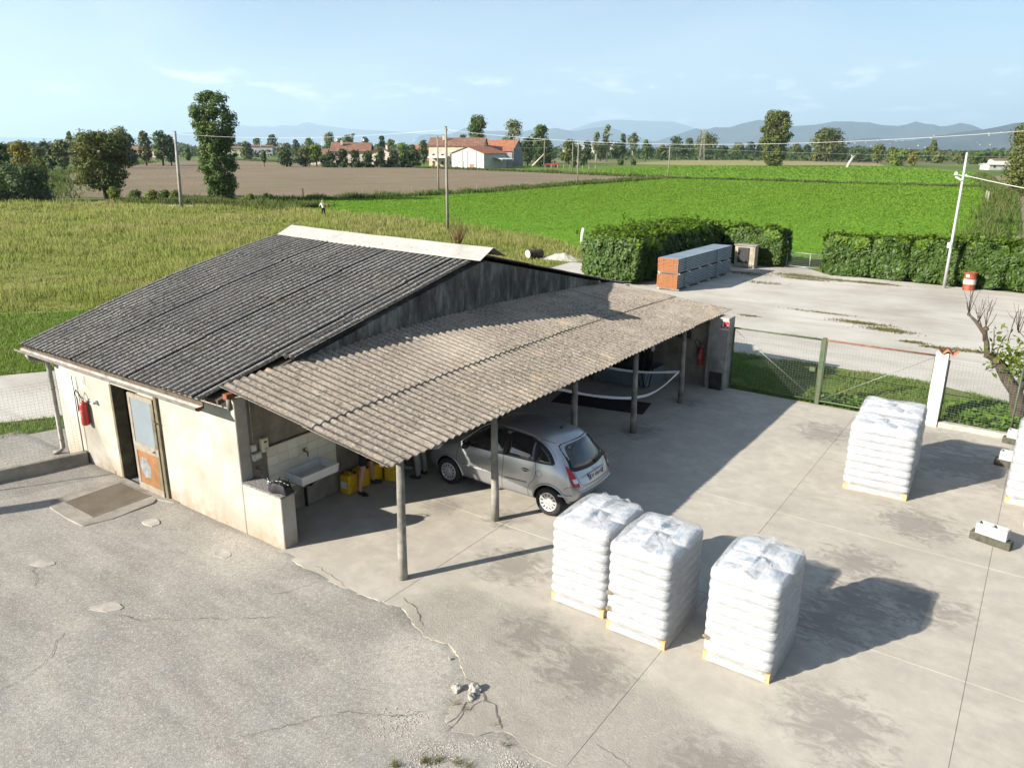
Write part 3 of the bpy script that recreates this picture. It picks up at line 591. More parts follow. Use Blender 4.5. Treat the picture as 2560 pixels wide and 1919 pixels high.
# ------------------------------------------------------------------ haze: one closed box of even, pale air
hz = NT('haze_air'); hz.n.remove(hz.b)
pv = hz.n.new('ShaderNodeVolumePrincipled'); pv.inputs['Color'].default_value = (0.6, 0.79, 1.0, 1); pv.inputs['Density'].default_value = 7.2e-5; pv.inputs['Anisotropy'].default_value = 0.25
hz.l.new(pv.outputs[0], hz.out.inputs['Volume'])
c0 = VF(0, 16200)
hzb = MB().box((0, 0, 0), (69000, 34500, 1650)).build('haze', hz.m, loc=(c0[0], c0[1], 823.8), rot=(0, 0, YAW))
tag(hzb, 'thin blue haze in the air', 'haze', kind='stuff')
# ------------------------------------------------------------------ shed with carport
def m_plaster():
    t = NT('cream_plaster', 0.9, 0, 0.2); p = t.pos()
    k = t.ramp(t.noise(p, 0.9, 6, 0.62), ((0.3, (0.27, 0.242, 0.195)), (0.46, (0.33, 0.308, 0.262)), (0.57, (0.375, 0.36, 0.323)), (0.68, (0.45, 0.445, 0.425))))
    z = t.sep(p)[2]
    k = t.mix(t.math('MULTIPLY', t.ramp(z, ((0.0, 1.0), (0.45, 0.0))), t.ramp(t.noise(p, 4, 5, 0.7), ((0.35, 0.2), (0.65, 1.0)))), k, (0.26, 0.19, 0.125))
    k = t.mix(t.ramp(t.noise(t.map(p, (6, 6, 0.8)), 1.2, 6, 0.7), ((0.58, 0.0), (0.78, 0.4))), k, (0.27, 0.23, 0.175))
    k = t.mix(t.ramp(t.noise(p, 13, 4, 0.8), ((0.62, 0.0), (0.72, 0.35))), k, (0.24, 0.19, 0.13))
    t.col(k); t.bump(t.noise(p, 22, 5, 0.7), 0.35, 0.01); return t.m
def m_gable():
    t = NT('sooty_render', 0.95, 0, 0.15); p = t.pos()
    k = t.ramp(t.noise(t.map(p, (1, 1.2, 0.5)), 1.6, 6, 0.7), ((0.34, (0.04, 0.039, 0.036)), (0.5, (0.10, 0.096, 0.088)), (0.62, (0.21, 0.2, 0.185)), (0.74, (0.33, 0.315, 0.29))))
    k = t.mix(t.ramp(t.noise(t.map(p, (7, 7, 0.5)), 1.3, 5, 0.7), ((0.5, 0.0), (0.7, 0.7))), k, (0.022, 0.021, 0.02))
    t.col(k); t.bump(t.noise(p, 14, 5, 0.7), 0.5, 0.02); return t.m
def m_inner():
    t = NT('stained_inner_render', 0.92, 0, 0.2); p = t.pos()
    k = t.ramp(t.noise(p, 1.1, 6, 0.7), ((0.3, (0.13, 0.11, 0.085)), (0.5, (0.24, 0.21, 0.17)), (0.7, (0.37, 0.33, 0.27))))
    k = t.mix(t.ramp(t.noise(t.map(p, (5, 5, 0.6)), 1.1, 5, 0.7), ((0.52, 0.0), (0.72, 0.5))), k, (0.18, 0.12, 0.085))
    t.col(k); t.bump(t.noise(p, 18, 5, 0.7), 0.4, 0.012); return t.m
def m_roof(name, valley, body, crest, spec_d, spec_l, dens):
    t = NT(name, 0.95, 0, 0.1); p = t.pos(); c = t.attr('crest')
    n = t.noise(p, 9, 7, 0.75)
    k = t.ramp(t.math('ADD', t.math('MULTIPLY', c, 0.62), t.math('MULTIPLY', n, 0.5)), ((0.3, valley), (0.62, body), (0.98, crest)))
    k = t.mix(t.ramp(t.noise(p, 17, 6, 0.8), ((0.41, 0.9), (0.5, 0.0))), k, spec_d)
    k = t.mix(t.ramp(t.noise(t.map(p, (1, 1, 1), (0, 0, 0), (3, 7, 1)), 20, 5, 0.8), ((0.53, 0.0), (0.64, 0.75))), k, spec_l)
    k = t.mix(t.ramp(t.noise(p, 0.8, 5, 0.6), ((0.4, 0.0), (0.7, dens))), k, tuple(x * 0.75 for x in body))
    k = t.mix(t.ramp(t.vor(p, 5.5), ((0.05, 0.8), (0.09, 0.0))), k, tuple(x * 0.3 for x in spec_d))
    k = t.mix(t.ramp(t.noise(t.map(p, (1, 0.5, 1)), 0.55, 6, 0.7), ((0.47, 0.0), (0.66, 0.5))), k, tuple(min(1, x * 1.9) for x in body))
    k = t.mix(t.ramp(t.noise(t.map(p, (1, 1, 1), (0, 0, 0), (9, 2, 4)), 1.1, 7, 0.75), ((0.56, 0.0), (0.68, 0.45))), k, tuple(min(1, x * f) for x, f in zip(body, (2.0, 1.75, 1.35))))
    k = t.mix(t.ramp(t.rnd(), ((0.0, 0.0), (1.0, 0.22))), k, tuple(x * 0.6 for x in body))
    t.col(k); t.bump(t.math('ADD', t.noise(p, 20, 6, 0.85), t.math('MULTIPLY', t.noise(p, 90, 3, 0.8), 0.5)), 1.0, 0.02); return t.m
M['plaster'] = m_plaster(); M['gable'] = m_gable(); M['inner'] = m_inner()
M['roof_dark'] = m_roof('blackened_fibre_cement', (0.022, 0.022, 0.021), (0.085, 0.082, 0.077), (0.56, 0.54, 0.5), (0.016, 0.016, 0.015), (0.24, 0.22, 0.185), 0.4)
M['roof_pale'] = m_roof('lichened_fibre_cement', (0.225, 0.19, 0.152), (0.278, 0.237, 0.192), (0.32, 0.277, 0.228), (0.06, 0.05, 0.04), (0.58, 0.53, 0.455), 0.2)
M['colconc'] = plain('weathered_column_concrete', (0.25, 0.235, 0.205), 0.9, var=0.3, scale=3, bump=0.5, dirt=(0.1, 0.092, 0.08))
M['timber'] = plain('grey_timber', (0.10, 0.075, 0.055), 0.85, var=0.3, scale=5)
M['cap'] = plain('white_ridge_cap', (0.36, 0.35, 0.325), 0.6, var=0.08, scale=3, dirt=(0.27, 0.255, 0.22))
M['zinc'] = plain('weathered_zinc', (0.25, 0.24, 0.215), 0.6, 0.3, var=0.25, scale=4, dirt=(0.2, 0.13, 0.09))
M['rust'] = plain('rusty_steel', (0.2, 0.07, 0.035), 0.85, 0.1, var=0.35, scale=7)
M['lowtop'] = plain('speckled_coping', (0.2, 0.19, 0.18), 0.8, var=0.5, scale=30, bump=0.3)

shed = thing('shed', 'low rendered shed with dark corrugated roof and pale lean-to carport', 'shed')
# convex roof line: the near verge is nearly straight, the far verge bows up
NV, NZ = [-0.4, 7.15], [2.56, 4.22]
FV, FZ = [-0.4, 1.35, 3.1, 5.0, 7.15], [2.52, 3.07, 3.5, 3.87, 4.34]
def zroof(u, v):
    t = np.clip((u + 7.0) / 7.0, 0, 1); vv = np.where(v > 7.15, 14.3 - v, v)
    return (1 - t) * (2.52 + 0.3113 * (vv + 0.4) - 0.00935 * (vv + 0.4) ** 2) + t * np.interp(vv, NV, NZ)
def zlean(u, v):
    T = np.where(v < 6, 3.03 - 0.27 * ((v - 6) / 6) ** 2, 3.03 - 0.31 * ((v - 6) / 8.6) ** 2)
    return 2.2 + (T - 2.2) * (1 - u / 3.58)
PITCH, AMP = 0.177, 0.0255
def corr_sheet(name, parent, a0, a1, b0, b1, surf, along_u, mat, lift=0.0, thick=0.009, ph=0.0, jit=0.004, amp=AMP, skew=False):
    """one corrugated sheet: waves repeat along a, the ribs run along b"""
    na = int(round((a1 - a0) / PITCH * 8)); nb = 5
    a = np.linspace(a0, a1, na + 1); b = np.linspace(b0, b1, nb + 1)
    A, B = np.meshgrid(a, b); w = np.cos((A - ph) * 2 * math.pi / PITCH)
    Z = (surf(A, B) if along_u else surf(B, A)) + amp * w + lift + random.uniform(-jit, jit) + (A - a0) * random.uniform(-jit, jit) * 0.6
    top = np.stack([A, B, Z] if along_u else [B, A, Z], -1).reshape(-1, 3); bot = top - np.array([0, 0, thick])
    V = np.concatenate([top, bot]); n = len(top); i = np.arange(na * nb); r, c = i // na, i % na; q = r * (na + 1) + c
    F = [np.stack([q, q + 1, q + na + 2, q + na + 1], 1)]; F.append(F[0][:, ::-1] + n)
    e = np.arange(na); F.append(np.stack([e + 1, e, e + n, e + 1 + n], 1)); e2 = e + nb * (na + 1); F.append(np.stack([e2, e2 + 1, e2 + 1 + n, e2 + n], 1))
    s = np.arange(nb) * (na + 1); F.append(np.stack([s, s + na + 1, s + na + 1 + n, s + n], 1)); s2 = s + na; F.append(np.stack([s2 + na + 1, s2, s2 + n, s2 + na + 1 + n], 1))
    F = np.concatenate(F)
    if not along_u: F = F[:, ::-1]
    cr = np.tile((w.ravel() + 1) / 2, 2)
    if skew: V[:, 1] += (V[:, 0] / 3.58 - 1) * (0.18 + 0.045 * V[:, 1])
    o = inst(name, np_mesh(name, V, F, mat, 4, {'crest': cr}, smooth=False), parent)
    o.data.polygons.foreach_set('use_smooth', np.concatenate([np.ones(2 * na * nb, bool), np.zeros(len(F) - 2 * na * nb, bool)])); o.data.set_sharp_from_angle(angle=rad(55)); return o
# the roof itself (rafters and lining) carries the sheets
def roof_core():
    mb = MB()
    for v0, v1 in ((-0.2, 7.15), (7.15, 14.5)):
        for k in range(4):
            a, b = v0 + (v1 - v0) * k / 4, v0 + (v1 - v0) * (k + 1) / 4
            vs = [(u, v, float(zroof(u, v)) - d) for d in (0.05, 0.13) for u, v in ((-6.7, a), (-0.14, a), (-0.14, b), (-6.7, b))]
            mb.add(vs, ((0, 1, 2, 3), (7, 6, 5, 4), (0, 4, 5, 1), (1, 5, 6, 2), (2, 6, 7, 3), (3, 7, 4, 0)))
    return mb.build('roof', M['timber'], shed)
roof = roof_core()
ROWS = [-0.4, 1.42, 3.25, 5.12, 7.1]; WID = 6 * PITCH
COLS = [-7.02 + k * WID for k in range(7)]
for r in range(4):
    for k in range(7):
        a0, a1 = COLS[k], COLS[k] + WID + 0.06
        if k == 6: a1 = -0.22 if r == 0 else (-0.34 if r == 1 and False else -0.03)
        if k == 6 and r == 0: a1 = -0.30
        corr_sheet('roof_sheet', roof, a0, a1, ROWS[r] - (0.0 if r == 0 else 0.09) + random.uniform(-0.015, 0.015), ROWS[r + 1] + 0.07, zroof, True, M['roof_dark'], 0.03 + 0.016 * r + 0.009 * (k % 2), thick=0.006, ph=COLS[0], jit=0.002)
for r in range(4):
    for k in range(7):
        a0, a1 = COLS[k], COLS[k] + WID + 0.06
        if k == 6: a1 = 0.02
        v1 = 14.3 - ROWS[r] + (0.3 if r == 0 else 0.09); v0 = 14.3 - ROWS[r + 1] - 0.07
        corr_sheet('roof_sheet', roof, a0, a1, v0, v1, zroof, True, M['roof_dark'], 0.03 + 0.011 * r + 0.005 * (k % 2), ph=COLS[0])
# loose offcut lying along the near verge
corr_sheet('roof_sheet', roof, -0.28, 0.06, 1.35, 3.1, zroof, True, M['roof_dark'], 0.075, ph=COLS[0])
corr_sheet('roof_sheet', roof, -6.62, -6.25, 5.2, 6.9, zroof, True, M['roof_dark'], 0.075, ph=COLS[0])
# ridge caps: two white folded sheets with screw heads, sagging in the middle
def cap_piece(u0, u1, lift):
    mb = MB(); n = 8; P = []
    for k in range(n + 1):
        u = u0 + (u1 - u0) * k / n; s = -0.05 * math.sin(math.pi * (u + 6.9) / 7.1)
        for dv, dz in ((-0.52, -0.035), (-0.10, 0.075), (0.0, 0.10), (0.10, 0.075), (0.52, -0.035)):
            P.append((u, 7.15 + dv, float(zroof(u, 7.15 + dv)) + dz + 0.15 + s * 0.3 + lift + random.uniform(-0.004, 0.004)))
    fs = [(k * 5 + j, k * 5 + j + 1, k * 5 + j + 6, k * 5 + j + 5) for k in range(n) for j in range(4)]
    m = len(P); P2 = [(a, b, c - 0.008) for a, b, c in P]
    fs2 = [tuple(i + m for i in f[::-1]) for f in fs]
    ed = [(j, j + 5, j + 5 + m, j + m) for j in range(0, 5 * n, 5)] + [(j + 4, j + 4 + m, j + 9 + m, j + 9) for j in range(0, 5 * n, 5)] + [(j, j + m, j + 1 + m, j + 1) for j in range(4)] + [(5 * n + j, 5 * n + j + 1, 5 * n + j + 1 + m, 5 * n + j + m) for j in range(4)]
    o = mb.add(P + P2, fs + fs2 + ed).build('ridge_cap', M['cap'], shed, smooth='auto')
    for k in range(7):
        u = u0 + (u1 - u0) * (k + 0.5) / 7; v = 6.8
        MB().lathe([(0.022, 0.0), (0.018, 0.014), (0.0, 0.017)], (u, v, float(zroof(u, v)) + 0.148 + lift - 0.012 * math.sin(math.pi * (u + 6.9) / 7.1)), 8).build('screw', M['zinc'], o)
cap_piece(-6.95, -3.2, 0.0); cap_piece(-3.26, 0.30, 0.012)
# walls
def prof_wall(name, u0, u1, pts, mat):
    """wall in a u slab whose outline is given in (v, z)"""
    mb = MB(); n = len(pts)
    vs = [(u0, v, z) for v, z in pts] + [(u1, v, z) for v, z in pts]
    return mb.add(vs, [tuple(range(n))[::-1], tuple(range(n, 2 * n))] + [(i, (i + 1) % n, (i + 1) % n + n, i + n) for i in range(n)]).build(name, mat, shed)
gpts = [(0.0, -0.1)] + [(0.0, 2.60)] + [(v, float(zroof(-0.1, v)) - 0.07) for v in np.linspace(0.3, 14.0, 28)] + [(14.0, -0.1)]
LT = lambda v: float(zlean(0.0, v))
# upper gable above the carport roof is sooty, below it is stained inner render
up = [(v, LT(v) - 0.02) for v in np.linspace(1.05, 13.75, 26)]
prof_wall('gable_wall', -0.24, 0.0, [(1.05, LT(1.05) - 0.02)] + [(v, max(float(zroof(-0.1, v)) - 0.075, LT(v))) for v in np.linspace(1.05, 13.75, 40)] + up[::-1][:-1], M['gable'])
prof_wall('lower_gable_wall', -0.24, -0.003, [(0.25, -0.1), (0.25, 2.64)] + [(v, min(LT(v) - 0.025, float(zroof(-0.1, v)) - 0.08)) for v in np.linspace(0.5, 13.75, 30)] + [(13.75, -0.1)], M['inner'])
# long front wall, sunlit, with door opening u -4.16..-3.2 (dark inside) and jambs
def wall_box(name, *b): return MB().bx(*b).build(name, M['plaster'], shed, bevel=0.012)
wall_box('front_wall', -6.55, -4.18, 0.0, 0.26, -0.1, 2.5); wall_box('front_wall', -3.16, 0.0, 0.0, 0.25, -0.1, 2.55); wall_box('door_lintel', -4.18, -3.16, 0.004, 0.246, 2.06, 2.5)
wall_box('far_end_wall', -6.55, -6.3, 0.262, 13.75, -0.1, 2.45); wall_box('rear_wall', -6.55, 0.0, 13.752, 14.0, -0.1, 2.6)
lw = MB().bx(0.0, 1.06, 0.003, 0.30, -0.1, 0.965).build('low_wall', M['plaster'], shed, bevel=0.012)
MB().bx(0.02, 1.085, -0.015, 0.33, 0.966, 1.0).build('coping', M['lowtop'], lw, bevel=0.008)
MB().bx(-6.2, -0.3, 0.3, 13.7, -0.05, 0.0).build('floor', M['concrete'], shed)
M['inside'] = plain('dim_interior', (0.05, 0.045, 0.04), 0.95, var=0.3)
MB().bx(-4.6, -2.7, 1.6, 1.68, 0.0, 2.4).build('inner_partition', M['inside'], shed)
for n_, (u0, u1, v0, v1, z0, z1) in enumerate(((-4.12, -3.62, 0.95, 1.3, 0.0, 0.85), (-4.12, -3.72, 1.3, 1.55, 0.86, 1.7), (-3.6, -3.3, 1.1, 1.5, 0.0, 0.5))):
    MB().bx(u0, u1, v0, v1, z0, z1).build('cupboard', plain('old_wood_crate_%d' % n_, (0.28, 0.22, 0.15) if n_ == 0 else (0.12, 0.09, 0.065), 0.85, var=0.25), shed, bevel=0.01)
# door frame and the open, sun-struck sliding door leaf
M['jamb'] = plain('mossy_jamb', (0.14, 0.12, 0.075), 0.85, var=0.3, scale=4)
M['dwood'] = plain('varnished_door_wood', (0.22, 0.11, 0.045), 0.6, var=0.2, scale=4, dirt=(0.25, 0.12, 0.05))
M['dpale'] = plain('bleached_door_rail', (0.25, 0.215, 0.17), 0.8, var=0.15, scale=8)
M['dblue'] = plain('pale_blue_door_panel', (0.165, 0.195, 0.215), 0.7, var=0.06, scale=2)
M['dgrey'] = plain('peeled_grey_ply', (0.2, 0.21, 0.215), 0.9, var=0.2, scale=10)
MB().bx(-4.22, -4.14, -0.012, 0.255, -0.1, 2.06).build('door_jamb', M['jamb'], shed, bevel=0.006)
MB().bx(-3.24, -3.16, 0.01, 0.255, -0.1, 2.06).build('door_jamb', M['jamb'], shed, bevel=0.006)
MB().bx(-2.52, -2.42, -0.05, 0.0, -0.03, 2.12).build('door_post', M['jamb'], shed, bevel=0.006)
door = MB().bx(-3.42, -2.53, -0.062, -0.03, 0.03, 2.05).build('door', M['dwood'], shed, bevel=0.004)
for n_, b_, m_ in (('panel', (-3.33, -2.63, -0.066, -0.02, 1.03, 1.97), 'dblue'), ('panel', (-3.33, -2.63, -0.066, -0.02, 0.14, 0.86), 'dwood'), ('rail', (-3.42, -2.53, -0.074, -0.026, 0.86, 1.03), 'dpale'), ('rail', (-3.42, -2.53, -0.074, -0.026, 1.97, 2.06), 'dpale'), ('rail', (-3.42, -2.53, -0.074, -0.026, 0.0, 0.14), 'dpale'), ('stile', (-3.43, -3.34, -0.072, -0.028, 0.02, 2.05), 'dpale'), ('stile', (-2.62, -2.52, -0.072, -0.028, 0.02, 2.05), 'jamb')):
    MB().bx(*b_).build(n_, M[m_], door, bevel=0.004)
pl = [(-3.1 + 0.17 * math.cos(q) * random.uniform(.75, 1.2) + 0.06 * math.sin(q), 0.52 + 0.23 * math.sin(q) * random.uniform(.8, 1.1) - 0.1 * math.cos(q)) for q in np.linspace(0, 6.28, 13)[:-1]]
mb = MB(); mb.add([(x, -0.068, z) for x, z in pl] + [(x, -0.064, z) for x, z in pl], [tuple(range(12)), tuple(range(12, 24))[::-1]] + [(i, i + 12, (i + 1) % 12 + 12, (i + 1) % 12) for i in range(12)])
tag(mb.build('peeled_patch', M['dgrey'], door), 'grey patch where the varnish has peeled away')
MB().tube([(-2.66, -0.075, 0.96), (-2.66, -0.11, 0.96), (-2.76, -0.115, 0.955)], 0.012, 8).build('handle', M['zinc'], door, True)
MB().bx(-2.70, -2.62, -0.078, -0.072, 0.88, 1.02).build('lock_plate', M['zinc'], door)
MB().tube([(-2.6, -0.08, 1.62), (-2.5, -0.1, 1.62), (-2.42, -0.06, 1.58)], 0.01, 6).build('door_hook', M['crack'], shed, True)
# gutter, brackets and downpipe
gut = MB(); N = 18
for k in range(N + 1):
    u = -7.05 + 6.72 * k / N
    for q in np.linspace(math.pi, 2 * math.pi, 9): gut.v.append((u, -0.45 + 0.075 * math.cos(q), 2.47 + 0.075 * math.sin(q) - 0.006 * k / N))
    for q in np.linspace(2 * math.pi, math.pi, 9): gut.v.append((u, -0.45 + 0.066 * math.cos(q), 2.473 + 0.066 * math.sin(q) - 0.006 * k / N))
for k in range(N):
    for j in range(18): gut.f.append((k * 18 + j, k * 18 + (j + 1) % 18, (k + 1) * 18 + (j + 1) % 18, (k + 1) * 18 + j)); gut.mi.append(0)
gutter = gut.build('gutter', M['zinc'], shed, smooth='auto')
e = MB(); e.add([(-0.328, -0.45 + 0.074 * math.cos(q), 2.464 + 0.074 * math.sin(q)) for q in np.linspace(math.pi, 2 * math.pi, 10)] + [(-0.336, -0.45 + 0.074 * math.cos(q), 2.464 + 0.074 * math.sin(q)) for q in np.linspace(math.pi, 2 * math.pi, 10)], [tuple(range(10)), tuple(range(10, 20))[::-1]])
tag(e.build('gutter_stop', M['rust'], gutter), 'rusty end stop of the gutter')
for u in (-6.6, -5.2, -4.0, -2.3, -0.9):
    MB().tube([(u, -0.53, 2.49), (u, -0.50, 2.42), (u, -0.45, 2.39), (u, -0.38, 2.42), (u, -0.34, 2.50)], 0.008, 6).build('gutter_bracket', M['zinc'], gutter, True)
dp = MB().tube([(-6.62, -0.45, 2.40), (-6.62, -0.42, 2.30), (-6.62, -0.09, 2.16), (-6.62, -0.07, 2.0), (-6.62, -0.07, 0.12), (-6.62, -0.16, 0.05), (-6.68, -0.26, 0.03)], 0.05, 12).build('downpipe', M['zinc'], shed, True)
for z in (1.55, 0.32): MB().lathe([(0.051, -0.02), (0.058, -0.015), (0.058, 0.015), (0.051, 0.02)], (-6.62, -0.07, z), 12).build('pipe_collar', M['zinc'], dp, True)
fas = MB().bx(-6.95, -0.33, -0.375, -0.35, 2.42, 2.535).build('fascia', M['timber'], shed)

# ---- carport: tapered concrete columns, beam, purlins, pale sheets
for k, v in enumerate((0.52, 3.05, 5.92, 8.81, 11.74)):
    lean = random.uniform(-0.02, 0.02)
    MB().tube([(3.37, v, -0.02), (3.37, v, 0.5), (3.37 + lean, v, 1.3), (3.37 + lean * 1.5, v, 2.13)], [0.078, 0.075, 0.067, 0.06], 18).build('column', M['colconc'], shed, True)
for u in (3.37, 1.85, 0.35):
    mb = MB()
    for k in range(14):
        a, b = 0.15 + 14.1 * k / 14, 0.15 + 14.1 * (k + 1) / 14
        za, zb = float(zlean(u, a)) - 0.04, float(zlean(u, b)) - 0.04
        vs = [(u - 0.04, a, za), (u + 0.04, a, za), (u + 0.04, b, zb), (u - 0.04, b, zb)]; vs += [(x, y, z - 0.09) for x, y, z in vs]
        mb.add(vs, ((0, 1, 2, 3), (7, 6, 5, 4), (0, 4, 5, 1), (1, 5, 6, 2), (2, 6, 7, 3), (3, 7, 4, 0)))
    mb.build('purlin', M['timber'], shed)
lroof = bpy.data.objects.new('carport_roof', None); COL.objects.link(lroof); lroof.parent = shed
LC = [0.02 + k * WID for k in range(14)]
for r, (b0, b1) in enumerate(((1.86, 3.62), (0.0, 1.98))):
    for k in range(14):
        a0, a1 = LC[k], LC[k] + WID + 0.06
        if k == 13: a1 = 14.62
        bb0 = b0 if r == 0 else (-0.12 if a0 < 0.9 else 0.01)
        corr_sheet('roof_sheet', lroof, a0, a1, bb0, b1 + random.uniform(-0.012, 0.012), lambda U, V_: zlean(U, V_), False, M['roof_pale'], 0.0 + 0.021 * r + 0.011 * (k % 2), thick=0.009, ph=LC[0], jit=0.002, amp=0.017, skew=True)
# verge bracket stump under the first corner
MB().box((-0.03, -0.06, 2.62), (0.12, 0.16, 0.1)).build('beam_end', M['rust'], shed, bevel=0.006)
MB().tube([(0.02, -0.1, 2.58), (0.05, -0.12, 2.48), (0.04, -0.1, 2.4)], 0.045, 8).build('beam_bracket', M['crack'], shed, True)
for v in (3.05, 8.9): MB().tube([(3.42, v + 0.12, 2.16), (3.46, v + 0.12, 2.02)], 0.006, 5).build('wire_hook', M['zinc'], shed)
# end wall of the carport with stepped pier and blind window
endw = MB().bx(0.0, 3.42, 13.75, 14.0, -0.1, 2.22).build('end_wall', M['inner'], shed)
M['pier'] = plain('grey_pier_render', (0.3, 0.28, 0.25), 0.9, var=0.25, scale=2.2, bump=0.4, dirt=(0.13, 0.12, 0.1))
pier = MB().bx(3.42, 3.95, 13.5, 14.0, -0.1, 2.14).build('pier', M['pier'], shed, bevel=0.012)
MB().bx(3.38, 3.43, 13.46, 13.74, -0.1, 2.2).build('pier_strip', M['colconc'], shed)
MB().bx(3.5, 3.88, 13.47, 13.5, 0.0, 0.52).build('dark_mark', plain('dark_pier_patch', (0.045, 0.042, 0.038), 0.95, var=0.4, scale=5), shed)  # near-black patch low on the pier face
win = MB().bx(1.55, 2.75, 13.72, 13.75, 1.35, 2.12).build('window', M['inside'], shed)
MB().bx(1.5, 2.8, 13.66, 13.752, 1.28, 1.35).build('sill', M['colconc'], win, bevel=0.005)
for u in (1.57, 2.13, 2.71): MB().bx(u - 0.025, u + 0.025, 13.70, 13.722, 1.35, 2.12).build('frame', M['timber'], win)
# tiled splashback: individual wall tiles with grout gaps
M['tile'] = NT('cream_wall_tile', 0.25, 0, 0.5); M['tile'].col(M['tile'].mix(M['tile'].rnd(), (0.56, 0.53, 0.43), (0.66, 0.63, 0.53))); M['tile'] = M['tile'].m
tiles = MB().bx(-0.003, 0.012, 0.56, 2.2, 0.52, 1.47).build('splashback', plain('tile_grout', (0.33, 0.3, 0.25), 0.9), shed)
tme = MB().box((0, 0, 0), (0.01, 0.228, 0.185)).mesh('tile', M['tile'], bevel=0.002)
for i in range(7):
    for j in range(5): inst('tile', tme, tiles, (0.0165, 0.685 + 0.2325 * i, 0.62 + 0.189 * j), (random.uniform(-.004, .004), 0, random.uniform(-.01, .01)))
MB().bx(-0.002, 0.03, 0.55, 2.21, 1.474, 1.505).build('tile_trim', M['timber'], tiles)
# electrics on the wall beside the tiles
conduit = MB().tube([(0.03, 0.29, 2.6), (0.03, 0.29, 1.62)], 0.014, 8).build('conduit', M['zinc'], shed, True)
M['ivory'] = plain('ivory_plastic', (0.62, 0.55, 0.36), 0.45, var=0.06); M['greyp'] = plain('grey_plastic', (0.42, 0.42, 0.4), 0.5, var=0.08)
sw = MB().bx(0.0, 0.06, 0.24, 0.34, 1.50, 1.63).build('switch_box', M['greyp'], shed, bevel=0.008); MB().bx(0.06, 0.066, 0.265, 0.315, 1.54, 1.60).build('switch', M['ivory'], sw)
jb = MB().box((0.045, 0.33, 1.40), (0.08, 0.18, 0.13), rx=0.12).build('socket_box', M['greyp'], shed, bevel=0.01); MB().bx(0.086, 0.092, 0.28, 0.38, 1.38, 1.45).build('socket_lid', M['ivory'], jb, bevel=0.004)
# crumbled kerb stone at the near door: grey cement apron with sunken mat grating
M['apron'] = plain('cement_apron', (0.255, 0.23, 0.195), 0.9, var=0.22, scale=2.5, bump=0.5)
AP = [(-4.25, 0.0), (-4.3, -1.05), (-4.22, -1.5), (-3.95, -1.62), (-3.3, -1.66), (-2.65, -1.63), (-2.48, -1.15), (-2.5, -0.32), (-2.6, -0.2), (-2.2, -0.1), (-2.1, 0.0)]
apron = MB().prism(AP, -0.08, 0.008).build('doorstep', M['apron'], bevel=0.02); tag(apron, kind='structure')
def m_mat():
    t = NT('ribbed_rusty_grating', 0.8, 0.2, 0.3); p = t.pos()
    g = t.math('MULTIPLY', t.ramp(t.math('SINE', t.math('MULTIPLY', t.sep(p)[0], 180.0)), ((0.3, 0.2), (0.6, 1.0))), t.ramp(t.math('SINE', t.math('MULTIPLY', t.sep(p)[1], 180.0)), ((0.3, 0.2), (0.6, 1.0))))
    k = t.mix(t.ramp(t.noise(p, 2.0, 4), ((0.4, 0.0), (0.65, 1.0))), (0.34, 0.3, 0.23), (0.2, 0.15, 0.1))
    t.col(t.mix(g, (0.11, 0.09, 0.065), k)); t.bump(g, 0.8, 0.02); return t.m
M['grating'] = m_mat()
gr = thing('door_grating', 'rusty square mesh grating set in the cement step by the shed door', 'grating', (-3.39, -0.78, 0.0))
MB().bx(-0.53, 0.53, -0.55, 0.58, -0.005, 0.013).build('mesh', M['grating'], gr)
for b in ((-0.55, 0.55, -0.575, -0.55), (-0.55, 0.55, 0.58, 0.605), (-0.555, -0.53, -0.55, 0.58), (0.53, 0.555, -0.55, 0.58)): MB().bx(b[0], b[1], b[2], b[3], -0.005, 0.016).build('frame', M['zinc'], gr)
# ------------------------------------------------------------------ shrink-wrapped pallets of white sacks
def m_sack():
    t = NT('white_sack_plastic', 0.45, 0, 0.4); o = t.obj(); s = t.sep(o)
    top = t.ramp(s[2], ((0.055, 0.0), (0.07, 1.0)))
    bars = t.math('MULTIPLY', t.ramp(t.math('FRACT', t.math('MULTIPLY', s[1], 4.3)), ((0.45, 0.0), (0.5, 1.0)), 'CONSTANT'), t.ramp(t.noise(t.map(o, (2, 9, 2)), 3.0, 2), ((0.45, 0.0), (0.55, 1.0))))
    k = t.mix(t.math('MULTIPLY', t.math('MULTIPLY', bars, top), 0.8), (0.56, 0.56, 0.56), (0.1, 0.22, 0.32))
    ln = t.math('MULTIPLY', t.ramp(t.math('FRACT', t.math('MULTIPLY', s[2], 34.0)), ((0.5, 0.0), (0.6, 1.0))), t.ramp(t.noise(t.map(o, (5, 5, 60)), 2.0, 3), ((0.48, 0.0), (0.6, 1.0))))
    k = t.mix(t.math('MULTIPLY', ln, 0.85), k, (0.3, 0.34, 0.38)); t.col(k); t.bump(t.noise(o, 14, 4), 0.3, 0.02); return t.m
M['sack'] = m_sack()
def m_film():
    t = NT('stretch_film', 0.12, 0, 0.5); o = t.obj()
    t.col((0.6, 0.61, 0.625)); w = t.noise(t.map(o, (2.5, 2.5, 16)), 2.4, 5, 0.6, 0.8)
    t.bump(t.math('ADD', w, t.math('MULTIPLY', t.noise(o, 22, 3), 0.3)), 0.45, 0.03)
    tp = t.n.new('ShaderNodeBsdfTransparent'); mx = t.n.new('ShaderNodeMixShader')
    t.l.new(t.ramp(w, ((0.3, 0.25), (0.7, 0.6))), mx.inputs[0]); t.l.new(tp.outputs[0], mx.inputs[1]); t.l.new(t.b.outputs[0], mx.inputs[2]); t.l.new(mx.outputs[0], t.out.inputs[0]); return t.m
M['film'] = m_film()
